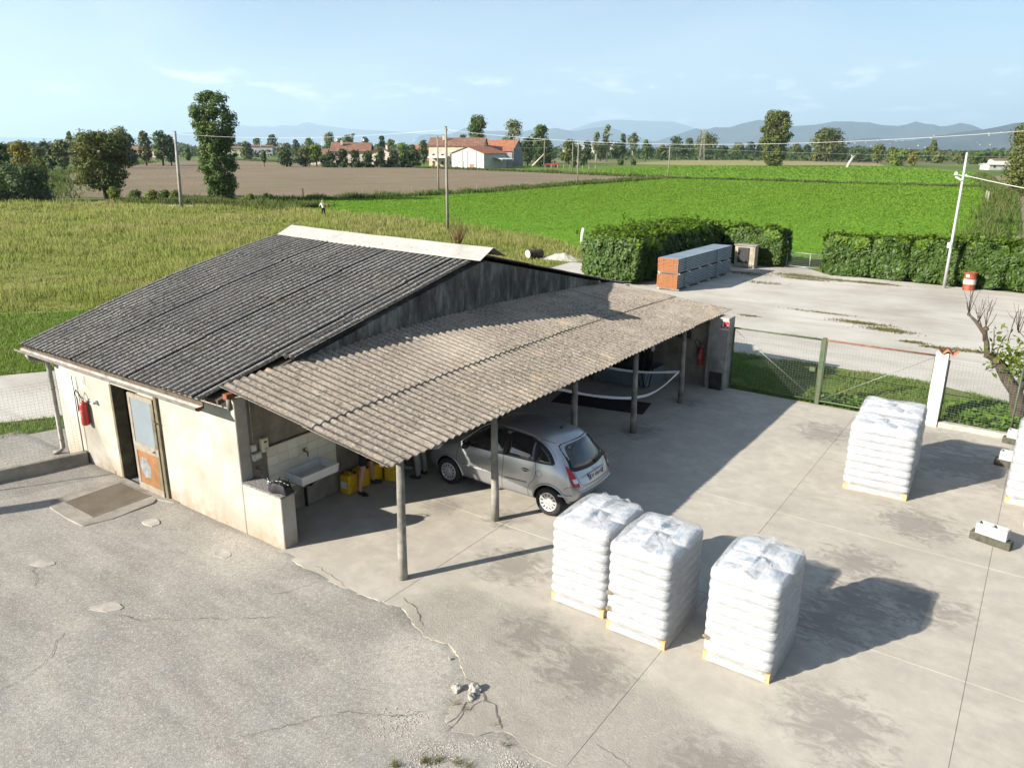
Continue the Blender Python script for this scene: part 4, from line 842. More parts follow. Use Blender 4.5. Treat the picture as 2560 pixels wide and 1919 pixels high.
def m_film_dense():
    t = NT('stretch_film_layers', 0.3, 0, 0.4); o = t.obj(); s = t.sep(o)
    ln = t.math('MULTIPLY', t.ramp(t.math('FRACT', t.math('MULTIPLY', s[2], 44.0)), ((0.4, 0.0), (0.55, 1.0))), t.ramp(t.noise(t.map(o, (4, 4, 40)), 1.6, 3), ((0.47, 0.0), (0.58, 1.0))))
    k = t.mix(t.math('MULTIPLY', ln, 0.75), (0.47, 0.47, 0.475), (0.17, 0.22, 0.26))
    k = t.mix(t.ramp(t.noise(t.map(o, (3, 3, 6)), 1.3, 5, 0.7), ((0.45, 0.0), (0.7, 0.3))), k, (0.31, 0.335, 0.36)); t.col(k)
    t.bump(t.math('ADD', t.noise(t.map(o, (2, 2, 22)), 2.4, 5, 0.6, 0.6), t.math('MULTIPLY', t.noise(o, 18, 3), 0.4)), 0.6, 0.03)
    tp = t.n.new('ShaderNodeBsdfTransparent'); mx = t.n.new('ShaderNodeMixShader'); mx.inputs[0].default_value = 0.74
    t.l.new(tp.outputs[0], mx.inputs[1]); t.l.new(t.b.outputs[0], mx.inputs[2]); t.l.new(mx.outputs[0], t.out.inputs[0]); return t.m
M['film2'] = m_film_dense()
M['pine'] = plain('new_pine', (0.5, 0.33, 0.15), 0.75, var=0.2, scale=6)
M['granule'] = plain('spilled_granules', (0.2, 0.16, 0.11), 0.95, var=0.3, scale=30)
def sack_mesh(seed):
    r = random.Random(seed); nx, ny = 12, 9; vs = []; fs = []
    lx, ly, lz = 0.60, 0.40, 0.155
    bm = bmesh.new(); bmesh.ops.create_cube(bm, size=1.0); bmesh.ops.subdivide_edges(bm, edges=bm.edges[:], cuts=5, use_grid_fill=True)
    ph = r.uniform(0, 6)
    for v in bm.verts:
        x, y, z = v.co * 2
        e = (1 - abs(x) ** 5) * (1 - abs(y) ** 5)
        zz = z * (0.42 + 0.58 * e ** 0.5) + (0.05 * math.sin(x * 2.3 + ph) + 0.04 * math.cos(y * 3.1 + ph)) * e
        rr = 1 - 0.055 * abs(z) ** 2
        v.co = (x * lx / 2 * rr * (1 - 0.035 * abs(y) ** 4), y * ly / 2 * rr * (1 - 0.03 * abs(x) ** 4), zz * lz / 2)
    me = bpy.data.meshes.new('sack'); bm.to_mesh(me); bm.free(); me.materials.append(M['sack'])
    me.polygons.foreach_set('use_smooth', [True] * len(me.polygons)); return me
SACKS = [sack_mesh(i) for i in range(4)]
def film_mesh(seed, W, D, z0, H, NL):
    """stretch hood: follows the sack bulges round a rounded rectangle and closes over a domed top"""
    r = random.Random(seed); n = 72; V = []; F = []
    def ring(z, w, d, zz):
        for k in range(n):
            q = 2 * math.pi * k / n; c, s = math.cos(q), math.sin(q); p = 11.0
            m = (abs(c) ** p + abs(s) ** p) ** (-1 / p)
            V.append((m * c * w / 2, m * s * d / 2, z + zz(m * c, m * s)))
    levels = []
    for k in range(NL * 6 + 1):
        t = k / 6; z = z0 + (H - z0) * k / (NL * 6)
        b = abs(math.sin(math.pi * t)) ** 0.38
        levels.append((z, 0.024 * b - 0.003))
    levels.insert(0, (0.09, 0.0)); levels.insert(0, (0.018, 0.010))
    tw = [r.uniform(-0.015, 0.015) for _ in range(NL + 2)]
    for i, (z, o) in enumerate(levels):
        tt = tw[min(int(max(z - z0, 0) / (H - z0) * NL), NL)]
        ring(z, W + 2 * o + tt, D + 2 * o - tt, lambda a, b: 0.0)
    for k, (f, h) in enumerate(((0.975, 0.03), (0.92, 0.046), (0.78, 0.06), (0.58, 0.07), (0.36, 0.076), (0.15, 0.078))):
        rd = [r.uniform(-1, 1) for _ in range(4)]
        ring(H + h, W * f, D * f, lambda a, b: 0.018 * math.sin(5 * a + rd[0]) * math.cos(4 * b + rd[1]) + 0.03 * max(0, 1 - abs(a) * 3.5) * (0.3 + abs(b)))
    m = len(levels) + 6
    for i in range(m - 1):
        for k in range(n):
            k2 = (k + 1) % n; F.append((i * n + k, i * n + k2, (i + 1) * n + k2, (i + 1) * n + k))
    F.append(tuple(range((m - 1) * n, m * n)))
    return V, F
def sack_pallet(loc, rz, seed, label, h=1.0, tear=None):
    """pallet 0.92 (x) by 1.19 (y), origin at the centre of its footprint"""
    r = random.Random(seed); t = thing('sack_pallet', label, 'pallet', loc, rz, 'film-wrapped pallets of white sacks')
    W, D = 0.92, 1.19; NL = 8; z0 = 0.135; lh = 0.158 * h
    pal = MB().bx(-W / 2, W / 2, -D / 2, -D / 2 + 0.12, 0.115, 0.135).build('pallet', M['pine'], t)
    for k in range(1, 6): y = -D / 2 + k * (D - 0.12) / 5; MB().bx(-W / 2, W / 2, y, y + 0.12, 0.115, 0.135).build('board', M['pine'], pal)
    for x in (-W / 2, -0.06, W / 2 - 0.12):
        MB().bx(x, x + 0.12, -D / 2, D / 2, 0.0, 0.02).build('board', M['pine'], pal)
        for y in (-D / 2, -0.06, D / 2 - 0.12): MB().bx(x + 0.004, x + 0.116, y + 0.002, y + 0.118, 0.02, 0.115).build('block', M['pine'], pal)
    for L_ in range(NL):
        z = z0 + lh * (L_ + 0.5); fl = 1 if L_ % 2 else -1
        sp = [(-fl * 0.165, (k - 1) * 0.395, 0.0) for k in range(3)] + [(fl * 0.285, s * 0.30, math.pi / 2) for s in (-1, 1)]
        for (x, y, a) in sp:
            inst('sack', SACKS[r.randrange(4)], t, (x + r.uniform(-.01, .01), y + r.uniform(-.01, .01), z), (r.uniform(-.03, .03), r.uniform(-.03, .03), a + r.choice((0, math.pi)) + r.uniform(-.03, .03)), (0.97, 0.99, h * 1.06) if a == 0 else (0.98, 0.9, h * 1.06))
    H = z0 + lh * NL
    V, F = film_mesh(seed, W + 0.02, D + 0.02, z0, H, NL)
    hb_ = MB().add(V, F); hb_.mi = [1 if max(V[i][2] for i in f) < H + 0.02 else 0 for f in F]; hood = hb_.build('stretch_hood', [M['film'], M['film2']], t, True)
    # gift-wrap folds on top: two standing triangular flaps and the weld seam between them
    for s in (-1, 1) if seed % 3 else (-1,):
        y0 = s * (D / 2 - 0.03); ap = r.uniform(-0.24, -0.04) if s < 0 else r.uniform(0.2, 0.38); fw = r.uniform(0.34, 0.42) if s < 0 else r.uniform(0.22, 0.34); sk = r.uniform(-0.12, 0.12)
        n = 7; P = []
        for i in range(n):
            f = i / (n - 1)
            for j in range(n):
                g = (j / (n - 1) - 0.5) * (1 - f) * 2
                P.append((g * fw + sk * f, y0 + (ap - y0) * f, H + 0.04 + 0.055 * f + 0.04 * (1 - abs(g)) * (1 - f) + 0.02 * math.sin(6 * g + seed) * (1 - f) + (0.03 if f == 0 else 0.012) * math.cos(9 * g)))
        hood2 = MB().add(P, [(i * n + j, i * n + j + 1, (i + 1) * n + j + 1, (i + 1) * n + j) for i in range(n - 1) for j in range(n - 1)]).build('fold', M['film'], hood, True)
    MB().tube([(0, -0.14, H + 0.10), (0.01, 0.02, H + 0.096), (-0.01, 0.14, H + 0.096), (0, 0.28, H + 0.10)], 0.008, 6).build('seam', M['film'], hood, True)
    for (x, z) in (tear or ()):
        pts = [(x + 0.06 * math.cos(q) * r.uniform(.6, 1.2), -D / 2 - 0.028 + r.uniform(-.008, .008), z + 0.045 * math.sin(q) * r.uniform(.6, 1.2)) for q in np.linspace(0, 6.28, 10)[:-1]]
        MB().add([(x, -D / 2 - 0.036, z)] + pts, [(0, i + 1, (i + 1) % 9 + 1) for i in range(9)]).build('torn_spot', M['granule'], hood)
    return t
sack_pallet((6.11, 2.03, 0), 0.0, 11, 'wrapped sack pallet right behind the silver car, leftmost of the front three', 0.97)
sack_pallet((7.165, 1.86, 0), rad(0.5), 12, 'wrapped sack pallet in the middle of the front three, brown tears at its left corner', 1.0, ((-0.42, 0.62), (-0.42, 0.36)))
sack_pallet((8.585, 2.02, 0), 0.0, 13, 'wrapped sack pallet standing alone nearest the camera, with a long shadow to its right', 1.0, ((-0.42, 0.38),))
sack_pallet((8.955, 8.95, 0), math.pi / 2 + rad(4), 14, 'wrapped sack pallet before the white gate pillar, the nearer of the two', 1.02)
sack_pallet((8.92, 9.95, 0), math.pi / 2 + rad(3), 15, 'wrapped sack pallet tucked behind another one before the white gate pillar', 1.06)
sack_pallet((11.8, 10.1, 0), math.pi / 2, 16, 'wrapped sack pallet cut by the right edge, in front of the pruned tree', 1.12)
sack_pallet((12.16, 9.05, 0), math.pi / 2, 17, 'sliver of a wrapped sack pallet at the right edge, nearest the hollow block', 0.8)
# hollow blocks on mossy kerb stones
M['block'] = plain('pale_concrete_block', (0.36, 0.36, 0.35), 0.9, var=0.1, scale=12, bump=0.4)
M['kerb'] = plain('mossy_kerb_stone', (0.085, 0.08, 0.062), 0.95, var=0.35, scale=8, bump=0.6, dirt=(0.05, 0.06, 0.03))
def block_on_kerb(loc, rz, lab_b, lab_k):
    k = MB().box((0, 0, 0.075), (0.66, 0.2, 0.15)).build('kerb_stone', M['kerb'], loc=loc, rot=(0, 0, rz), bevel=0.02, seg=2); tag(k, lab_k, 'kerb stone', 'dark kerb stones under the hollow blocks')
    b = thing('hollow_block', lab_b, 'block', (loc[0], loc[1], 0.15), rz, 'hollow concrete blocks'); z1 = 0.2
    for n_, bb in (('long_side', (-0.25, 0.25, -0.1, -0.065)), ('long_side', (-0.25, 0.25, 0.065, 0.1)), ('web', (-0.25, -0.215, -0.066, 0.066)), ('web', (-0.0175, 0.0175, -0.066, 0.066)), ('web', (0.215, 0.25, -0.066, 0.066))):
        MB().bx(*bb, 0.0, z1).build(n_, M['block'], b, bevel=0.005)
    MB().bx(-0.214, 0.214, -0.064, 0.064, 0.0, 0.02).build('bottom', M['block'], b)
block_on_kerb((11.11, 7.55, 0), rad(-14), 'pale hollow concrete block standing in the open yard', 'dark mossy kerb stone under the block in the open yard')
block_on_kerb((11.2, 11.85, 0), rad(-8), 'pale hollow concrete block poking out behind the right edge pallet', 'dark kerb stone poking out left of the right edge pallet')
block_on_kerb((11.25, 13.55, 0), rad(-6), 'pale hollow concrete block at the foot of the pruned tree', 'dark kerb stone at the end of the fence plinth')

# ------------------------------------------------------------------ wire gate, pillar, fence and plinth on the far side of the yard
M['gategreen'] = plain('flaking_green_paint', (0.07, 0.105, 0.058), 0.65, 0.1, var=0.2, scale=6, dirt=(0.12, 0.09, 0.06))
M['gaterust'] = plain('rust_brown_rail', (0.19, 0.09, 0.055), 0.75, 0.1, var=0.25, scale=6)
M['wire'] = plain('galvanised_wire', (0.3, 0.31, 0.3), 0.5, 0.6, var=0.1)
M['white'] = plain('whitewashed_plaster', (0.5, 0.475, 0.43), 0.9, var=0.06, scale=3, bump=0.3, dirt=(0.38, 0.345, 0.29))
def wire_mesh(name, parent, p0, p1, z0, z1, dx, dz, r, mat):
    """welded mesh panel between two ground points: thin square wires"""
    a, b = Vector((p0[0], p0[1], 0)), Vector((p1[0], p1[1], 0)); L_ = (b - a).length; d = (b - a) / L_; mb = MB()
    def bar(q0, q1):
        t = (q1 - q0).normalized(); s = t.cross(Vector((d.y, -d.x, 0))).normalized() * r; n = Vector((d.y, -d.x, 0)) * r
        mb.add([q0 - s, q0 + n, q0 + s, q0 - n, q1 - s, q1 + n, q1 + s, q1 - n], ((0, 1, 5, 4), (1, 2, 6, 5), (2, 3, 7, 6), (3, 0, 4, 7)))
    n = int(L_ / dx)
    for k in range(n + 1): p = a + d * (L_ * k / n); bar(p + Vector((0, 0, z0)), p + Vector((0, 0, z1)))
    m = int((z1 - z0) / dz)
    for k in range(m + 1): z = z0 + (z1 - z0) * k / m; bar(a + Vector((0, 0, z)), b + Vector((0, 0, z)))
    o = mb.build(name, mat, parent, fix=False); return o
def gate_leaf(u0, u1, v, label, top, diag):
    t = thing('gate_leaf', label, 'gate', (0, 0, 0), 0, 'wire mesh yard gates'); T = lambda p, q, r_, m, n_: MB().tube([p, q], r_, 8).build(n_, m, t, True)
    T((u0, v, 1.82), (u1, v, 1.82), 0.024, M[top], 'top_rail'); T((u0, v, 0.10), (u1, v, 0.10), 0.024, M['gategreen'], 'bottom_rail')
    T((u0, v, 0.05), (u0, v, 1.84), 0.024, M['gategreen' if diag > 0 else 'gategreen'], 'stile'); T((u1, v, 0.05), (u1, v, 1.84), 0.024, M['gategreen'], 'stile')
    if diag > 0: T((u0, v, 1.78), (u1, v, 0.12), 0.006, M['wire'], 'brace')
    else: T((u0, v, 0.12), (u1, v, 1.78), 0.006, M['wire'], 'brace')
    wire_mesh('mesh_panel', t, (u0, v + 0.01), (u1, v + 0.01), 0.12, 1.76, 0.075, 0.062, 0.0016, M['wire'])
    for k in range(1, 4): u = u0 + (u1 - u0) * k / 4; MB().tube([(u, v, 1.76), (u, v, 1.84)], 0.007, 5).build('clip', M['wire'], t)
    return t
g1 = gate_leaf(4.0, 6.43, 13.88, 'green framed wire gate leaf next to the shed pier', 'gategreen', 1)
MB().box((6.28, 13.84, 0.98), (0.16, 0.06, 0.12)).build('lock_box', M['gategreen'], g1, bevel=0.006); MB().tube([(6.2, 13.8, 1.02), (6.08, 13.79, 1.02)], 0.01, 6).build('handle', M['gategreen'], g1)
g2 = gate_leaf(6.56, 9.18, 13.88, 'wire gate leaf with brown top rail next to the white pillar', 'gaterust', -1)
MB().bx(6.44, 6.55, 13.84, 13.93, 0.0, 1.88).build('meeting_post', M['gategreen'], g2, bevel=0.008)
pil = thing('gate_pillar', 'white plastered gate pillar capped with a red roof tile', 'pillar', (9.33, 13.9, 0))
for k, (z0, z1) in enumerate(((-0.05, 0.66), (0.66, 1.3), (1.3, 1.93))): MB().bx(-0.145 - 0.004 * (k % 2), 0.145 + 0.003 * (k % 2), -0.15, 0.15, z0, z1).build('shaft', M['white'], pil, bevel=0.02, seg=2)
M['terracotta'] = plain('terracotta', (0.36, 0.13, 0.065), 0.85, var=0.25, scale=9, bump=0.3, dirt=(0.2, 0.1, 0.06))
P = []; nn = 16
for z in (0, 1):
    for j in range(2):
        for k in range(nn + 1):
            x = -0.23 + 0.46 * k / nn; P.append((x, -0.2 + 0.4 * j, 1.97 + 0.045 * math.cos(k / nn * 4 * math.pi + math.pi * 0) * (1 if k < nn else 1) - 0.016 * z))
F = []
for k in range(nn): F += [(k, k + 1, nn + 2 + k, nn + 1 + k), (2 * nn + 2 + k, 3 * nn + 3 + k, 3 * nn + 4 + k, 2 * nn + 3 + k), (k, 2 * nn + 2 + k, 2 * nn + 3 + k, k + 1), (nn + 1 + k, nn + 2 + k, 3 * nn + 4 + k, 3 * nn + 3 + k)]
MB().add(P, F).build('cap_tile', M['terracotta'], pil, True, rot=(0, 0.05, 0.1))
fence = thing('mesh_fence', 'wire mesh fence on a low plinth between white pillar and pruned tree', 'fence')
MB().bx(9.48, 14.5, 13.8, 14.0, -0.05, 0.13).build('plinth', M['chunk'], fence, bevel=0.012)
wire_mesh('mesh_panel', fence, (9.5, 13.9), (11.02, 13.9), 0.13, 1.72, 0.075, 0.062, 0.0016, M['wire']); wire_mesh('mesh_panel', fence, (11.06, 13.9), (14.4, 13.9), 0.13, 1.72, 0.075, 0.062, 0.0016, M['wire'])
MB().tube([(9.5, 13.9, 0.1), (9.5, 13.9, 1.74)], 0.014, 8).build('post', M['gategreen'], fence, True); MB().tube([(11.04, 13.9, 0.1), (11.04, 13.9, 1.80)], 0.02, 8).build('post', M['gategreen'], fence, True); MB().tube([(14.45, 13.9, 0.1), (14.45, 13.9, 1.80)], 0.02, 8).build('post', M['gategreen'], fence, True)
# left: kerb wall with wire mesh
kf = thing('mesh_fence', 'wire mesh fence on a low kerb wall running left from the shed', 'fence')
kw = MB(); A, B = (-5.62, -0.02), (-7.5, -6.8); d = Vector((B[0] - A[0], B[1] - A[1])).normalized(); nrm = Vector((d.y, -d.x)) * 0.09
kw.prism([(A[0] + nrm.x, A[1] + nrm.y), (B[0] + nrm.x, B[1] + nrm.y), (B[0] - nrm.x, B[1] - nrm.y), (A[0] - nrm.x, A[1] - nrm.y)], -0.1, 0.26).build('kerb_wall', plain('old_kerb_wall', (0.28, 0.255, 0.21), 0.9, var=0.25, scale=3, bump=0.5), kf, bevel=0.015)
wire_mesh('mesh_panel', kf, (A[0] - 0.02, A[1] - 0.05), (B[0] - 0.02, B[1]), 0.27, 1.95, 0.075, 0.062, 0.0016, M['wire'])
MB().tube([(-5.64, -0.07, 0.2), (-5.64, -0.07, 2.0)], 0.014, 8).build('post', M['wire'], kf, True); MB().tube([(-6.6, -3.5, 0.2), (-6.6, -3.5, 2.0)], 0.02, 8).build('post', M['wire'], kf, True)

# ------------------------------------------------------------------ fire extinguishers and signs
M['extred'] = plain('extinguisher_red', (0.42, 0.035, 0.03), 0.35, var=0.1, spec=0.5); M['blackrub'] = plain('black_rubber', (0.018, 0.018, 0.018), 0.6, var=0.2); M['whitep'] = plain('white_print', (0.58, 0.58, 0.56), 0.6, var=0.04)
def text(body, size, loc, rot, mat, parent, name='lettering', ext=0.001):
    cu = bpy.data.curves.new(name, 'FONT'); cu.body = body; cu.size = size; cu.extrude = ext; cu.align_x = 'CENTER'; cu.align_y = 'CENTER'; cu.materials.append(mat)
    ob = bpy.data.objects.new(name, cu); COL.objects.link(ob); bpy.context.view_layer.update()
    me = bpy.data.meshes.new_from_object(ob.evaluated_get(bpy.context.evaluated_depsgraph_get())); bpy.data.objects.remove(ob)
    me.materials.clear(); me.materials.append(mat); return inst(name, me, parent, loc, rot)
def extinguisher(loc, rz, label):
    t = thing('fire_extinguisher', label, 'fire extinguisher', loc, rz)   # hangs on a wall at local y = 0, faces -y
    MB().lathe([(0.0, 0.0), (0.07, 0.0), (0.082, 0.02), (0.082, 0.42), (0.075, 0.47), (0.05, 0.505), (0.025, 0.52), (0.022, 0.55), (0, 0.55)], (0, -0.1, 0), 20).build('cylinder', M['extred'], t, True)
    lb = MB(); vs = []
    for k in range(9):
        q = math.pi * 1.5 + (k - 4) * 0.16
        for z in (0.17, 0.36): vs.append((0.0832 * math.cos(q), -0.1 + 0.0832 * math.sin(q), z))
    MB().add(vs, [(2 * k, 2 * k + 2, 2 * k + 3, 2 * k + 1) for k in range(8)]).build('label_band', plain('extinguisher_label', (0.4, 0.12, 0.1), 0.5, var=0.5, scale=40), t)
    for z, w in ((0.33, 0.05), (0.30, 0.06), (0.24, 0.055), (0.20, 0.04)): MB().box((0, -0.186, z), (w, 0.003, 0.008)).build('print_line', M['whitep'], t)
    MB().box((0, -0.1, 0.58), (0.05, 0.05, 0.06)).build('valve', M['zinc'], t, bevel=0.005)
    MB().tube([(-0.03, -0.1, 0.6), (0.07, -0.12, 0.65)], 0.008, 6).build('lever', M['zinc'], t); MB().tube([(-0.03, -0.1, 0.57), (0.08, -0.12, 0.585)], 0.008, 6).build('grip', M['whitep'], t)
    MB().tube([(0.0, -0.11, 0.60), (-0.05, -0.13, 0.70), (-0.14, -0.14, 0.77), (-0.2, -0.14, 0.68), (-0.16, -0.13, 0.58), (-0.09, -0.16, 0.5), (-0.075, -0.17, 0.3)], 0.012, 8).build('hose', M['blackrub'], t, True)
    MB().box((0, -0.012, 0.46), (0.05, 0.024, 0.12)).build('bracket', M['zinc'], t)
    return t
extinguisher((-5.25, 0.0, 0.98), 0.0, 'red fire extinguisher on the sunlit cream wall by the downpipe')
extinguisher((3.13, 13.75, 0.62), 0.0, 'red fire extinguisher in the shade on the carport end wall')
def fire_sign(loc, rz, label, faded):
    t = thing('fire_sign', label, 'sign', loc, rz); red = plain('sign_red_faded' if faded else 'sign_red', (0.6, 0.32, 0.3) if faded else (0.4, 0.03, 0.045), 0.5, var=0.1)
    wh = M['whitep']
    MB().box((0, -0.004, 0), (0.24, 0.006, 0.26)).build('plate', wh, t, bevel=0.003)
    MB().box((0.0, -0.009, 0.02), (0.225, 0.004, 0.2)).build('red_field', red, t)
    MB().box((-0.055, -0.013, 0.01), (0.045, 0.003, 0.10)).build('cylinder_mark', wh, t); MB().box((-0.055, -0.013, 0.075), (0.028, 0.003, 0.02)).build('valve_mark', wh, t); MB().tube([(-0.06, -0.013, 0.085), (-0.09, -0.013, 0.07), (-0.09, -0.013, 0.01)], 0.004, 5).build('hose_mark', wh, t)
    for k in range(3): MB().tube([(0.03 + 0.016 * math.sin(q) + 0.022 * k - 0.01, -0.013, -0.06 + 0.04 * k * 0 + 0.03 * k + 0.022 * math.cos(q)) for q in np.linspace(0.2, 5.2, 9)], 0.006, 5).build('flame_mark', wh, t)
    for k in range(2): MB().box((0, -0.008, -0.098 - 0.014 * k), (0.2 - 0.04 * k, 0.002, 0.006)).build('print_line', M['greyp'], t)
    return t
fire_sign((3.84, 13.5, 1.93), 0.0, 'red and white fire extinguisher sign on the carport pier', False)
fire_sign((-5.33, -0.0, 1.93), 0.0, 'faded fire extinguisher sign on the sunlit cream wall', True)
wl_ = thing('wall_lamp', 'small white bulkhead fitting on the sunlit cream wall', 'lamp', (-4.83, 0.0, 1.55)); MB().box((0, -0.03, 0), (0.07, 0.06, 0.09)).build('base', M['whitep'], wl_, bevel=0.008); MB().lathe([(0.035, -0.09), (0.03, -0.06), (0.018, -0.05)], (0, 0, -0.0), 10, 'Y').build('cone', M['greyp'], wl_, True)

# ------------------------------------------------------------------ under the carport
M['ceramic'] = plain('white_ceramic', (0.68, 0.67, 0.64), 0.25, var=0.06, scale=3, spec=0.5, dirt=(0.5, 0.46, 0.4))
sink = thing('wash_trough', 'long white ceramic wash trough on the tiled wall', 'sink', (0.0, 0.9, 0.0))
b = MB(); x0, x1, y0, y1 = 0.012, 0.52, 0.0, 0.92
outer = [(x0, y0), (x1, y0), (x1, y1), (x0, y1)]; t_ = 0.03
def rect(zs, ins): return [(x0 + ins, y0 + ins, zs), (x1 - ins, y0 + ins, zs), (x1 - ins, y1 - ins, zs), (x0 + ins, y1 - ins, zs)]
vs = rect(0.70, 0.02) + rect(0.88, 0.0) + rect(0.88, t_) + rect(0.735, 0.06)
fs = [(0, 3, 2, 1), (12, 13, 14, 15)]
for a in range(3):
    for k in range(4): fs.append((a * 4 + k, a * 4 + (k + 1) % 4, a * 4 + 4 + (k + 1) % 4, a * 4 + 4 + k))
b.add(vs, fs).build('basin', M['ceramic'], sink, bevel=0.012, seg=2)
MB().tube([(0.27, 0.5, 0.71), (0.27, 0.5, 0.6), (0.24, 0.42, 0.52), (0.1, 0.4, 0.5), (0.1, 0.4, 0.05)], 0.03, 10).build('drain_pipe', M['blackrub'], sink, True)
for y in (0.12, 0.78): MB().bx(0.0, 0.4, y, y + 0.05, 0.62, 0.70).build('bracket', M['zinc'], sink)
def tap(loc, label):
    t = thing('wall_tap', label, 'tap', loc); m = plain('tarnished_brass', (0.17, 0.14, 0.1), 0.4, 0.7, var=0.2)
    MB().tube([(0, 0, 0), (0.09, 0, 0.0), (0.13, 0, -0.02), (0.135, 0, -0.08)], 0.016, 8).build('spout', m, t, True); MB().tube([(0.05, 0, 0), (0.05, 0, 0.05)], 0.011, 8).build('stem', m, t); MB().tube([(0.05, -0.04, 0.055), (0.05, 0.04, 0.055)], 0.009, 6).build('handle', m, t)
tap((0.02, 1.38, 1.16), 'tarnished tap on the tiles above the wash trough'); tap((0.0, 0.33, 1.16), 'chrome tap by the corner above the low wall')
tapm = bpy.data.objects.get('wall_tap.001')
disp = thing('soap_dispenser', 'ivory plastic soap dispenser beside the white tiles', 'dispenser', (0.0, 0.5, 1.44)); MB().bx(0, 0.1, -0.07, 0.07, 0.0, 0.26).build('housing', M['ivory'], disp, bevel=0.02, seg=2); MB().bx(0.1, 0.104, -0.03, 0.03, 0.18, 0.21).build('window', M['blackrub'], disp); MB().bx(0.1, 0.118, -0.035, 0.035, 0.03, 0.08).build('button', M['greyp'], disp, bevel=0.006)
bag = thing('tool_bag', 'black holdall bag lying on the low wall coping', 'bag', (0.86, 0.17, 1.0), rad(8)); M['bagcloth'] = plain('black_nylon', (0.02, 0.02, 0.021), 0.55, var=0.3, scale=12, bump=0.5)
bm = bmesh.new(); bmesh.ops.create_cube(bm, size=1.0); bmesh.ops.subdivide_edges(bm, edges=bm.edges[:], cuts=5, use_grid_fill=True)
for v in bm.verts:
    x, y, z = v.co * 2; s = (1 - 0.22 * abs(x) ** 3) * (1 - 0.15 * (z > 0) * z)
    v.co = (x * 0.21 * (1 - 0.1 * z), y * 0.115 * s + 0.02 * math.sin(5 * x), (z + 1) * 0.085 * (1 - 0.25 * abs(x) ** 2 + 0.08 * math.sin(7 * x + 3 * y)))
me = bpy.data.meshes.new('body'); bm.to_mesh(me); bm.free(); me.materials.append(M['bagcloth']); me.polygons.foreach_set('use_smooth', [True] * len(me.polygons)); inst('body', me, bag)
for s in (-1, 1): MB().tube([(-0.12, s * 0.08, 0.12), (-0.1, s * 0.1, 0.2), (0.0, s * 0.06, 0.235), (0.1, s * 0.1, 0.2), (0.12, s * 0.08, 0.12)], 0.01, 6).build('handle', M['bagcloth'], bag, True)
MB().tube([(-0.19, 0, 0.155), (0, 0.015, 0.175), (0.19, 0, 0.15)], 0.005, 5).build('zip', M['greyp'], bag)
mix_ = thing('tap_fitting', 'small chrome tap fitting lying on the low wall coping', 'fitting', (0.5, 0.2, 1.0)); chrome = plain('chrome', (0.5, 0.5, 0.5), 0.2, 0.9, var=0.1)
MB().lathe([(0.03, 0), (0.03, 0.05), (0.015, 0.07), (0.015, 0.1), (0, 0.1)], (0, 0, 0), 12).build('body', chrome, mix_, True); MB().tube([(0, 0, 0.06), (0.08, 0.02, 0.07), (0.12, 0.03, 0.04)], 0.012, 8).build('spout', chrome, mix_, True); MB().tube([(0, 0, 0.09), (-0.06, 0.02, 0.12)], 0.008, 6).build('lever', chrome, mix_)
# yellow jerrycans
M['jug'] = plain('yellow_jerrycan_plastic', (0.6, 0.36, 0.015), 0.4, var=0.08, scale=3, spec=0.4)
def jerrycan(loc, rz, label, lab=True):
    t = thing('jerrycan', label, 'jerrycan', loc, rz, 'yellow jerrycans by the carport wall')
    MB().box((0, 0, 0.2), (0.26, 0.29, 0.40), taper=0.96).build('body', M['jug'], t, True, bevel=0.045, seg=3)
    for k in range(3): MB().box((0, 0, 0.08 + 0.11 * k), (0.268, 0.298, 0.014)).build('rib', M['jug'], t, bevel=0.006)
    MB().tube([(-0.08, -0.0, 0.39), (-0.07, 0, 0.435), (0.04, 0, 0.435), (0.05, 0, 0.39)], 0.018, 8).build('handle', M['jug'], t, True)
    MB().lathe([(0.03, 0.38), (0.03, 0.43), (0.0, 0.43)], (0.09, 0.08, 0), 12).build('cap', M['blackrub'], t)
    if lab: MB().box((0.0, -0.148, 0.2), (0.15, 0.006, 0.14)).build('sticker', M['whitep'], t)
jerrycan((0.22, 2.3, 0.0), rad(6), 'front yellow jerrycan with white sticker, next to the trough'); jerrycan((0.2, 2.66, 0.0), rad(-4), 'middle yellow jerrycan behind the bare legs', False); jerrycan((0.22, 3.02, 0.0), rad(5), 'rear yellow jerrycan, nearest to the car', False); jerrycan((0.5, 3.28, 0.0), rad(15), 'fourth yellow jerrycan beside the grey sneakers', False)
# diesel tank with pump in a bund, hoses, tape, drain cover
M['tankgrey'] = plain('blue_grey_tank', (0.2, 0.24, 0.27), 0.45, 0.2, var=0.15, scale=2)
tank = thing('fuel_tank', 'blue grey fuel tank bund with black pump at the carport end', 'tank', (0, 0, 0))
tb = MB(); tb.bx(0.35, 2.06, 12.2, 12.24, 0.03, 0.48); tb.bx(0.35, 2.06, 13.62, 13.66, 0.03, 0.48); tb.bx(0.35, 0.39, 12.24, 13.62, 0.03, 0.48); tb.bx(2.02, 2.06, 12.24, 13.62, 0.03, 0.48); tb.bx(0.39, 2.02, 12.24, 13.62, 0.03, 0.06); tb.build('bund', M['tankgrey'], tank)
MB().tube([(0.5, 12.95, 0.75), (1.55, 12.95, 0.75)], 0.5, 20).build('barrel', M['inside'], tank, True); MB().bx(0.45, 1.6, 12.6, 13.3, 0.06, 0.3).build('cradle', M['inside'], tank)
MB().bx(1.62, 1.92, 12.75, 13.0, 0.55, 1.25).build('pump', M['blackrub'], tank, bevel=0.02); MB().lathe([(0.09, 0.0), (0.09, 0.04), (0.0, 0.04)], (1.93, 12.86, 1.1), 14, 'X').build('dial', M['whitep'], tank); MB().bx(1.66, 1.88, 12.8, 12.95, 0.06, 0.55).build('pump_foot', M['blackrub'], tank)
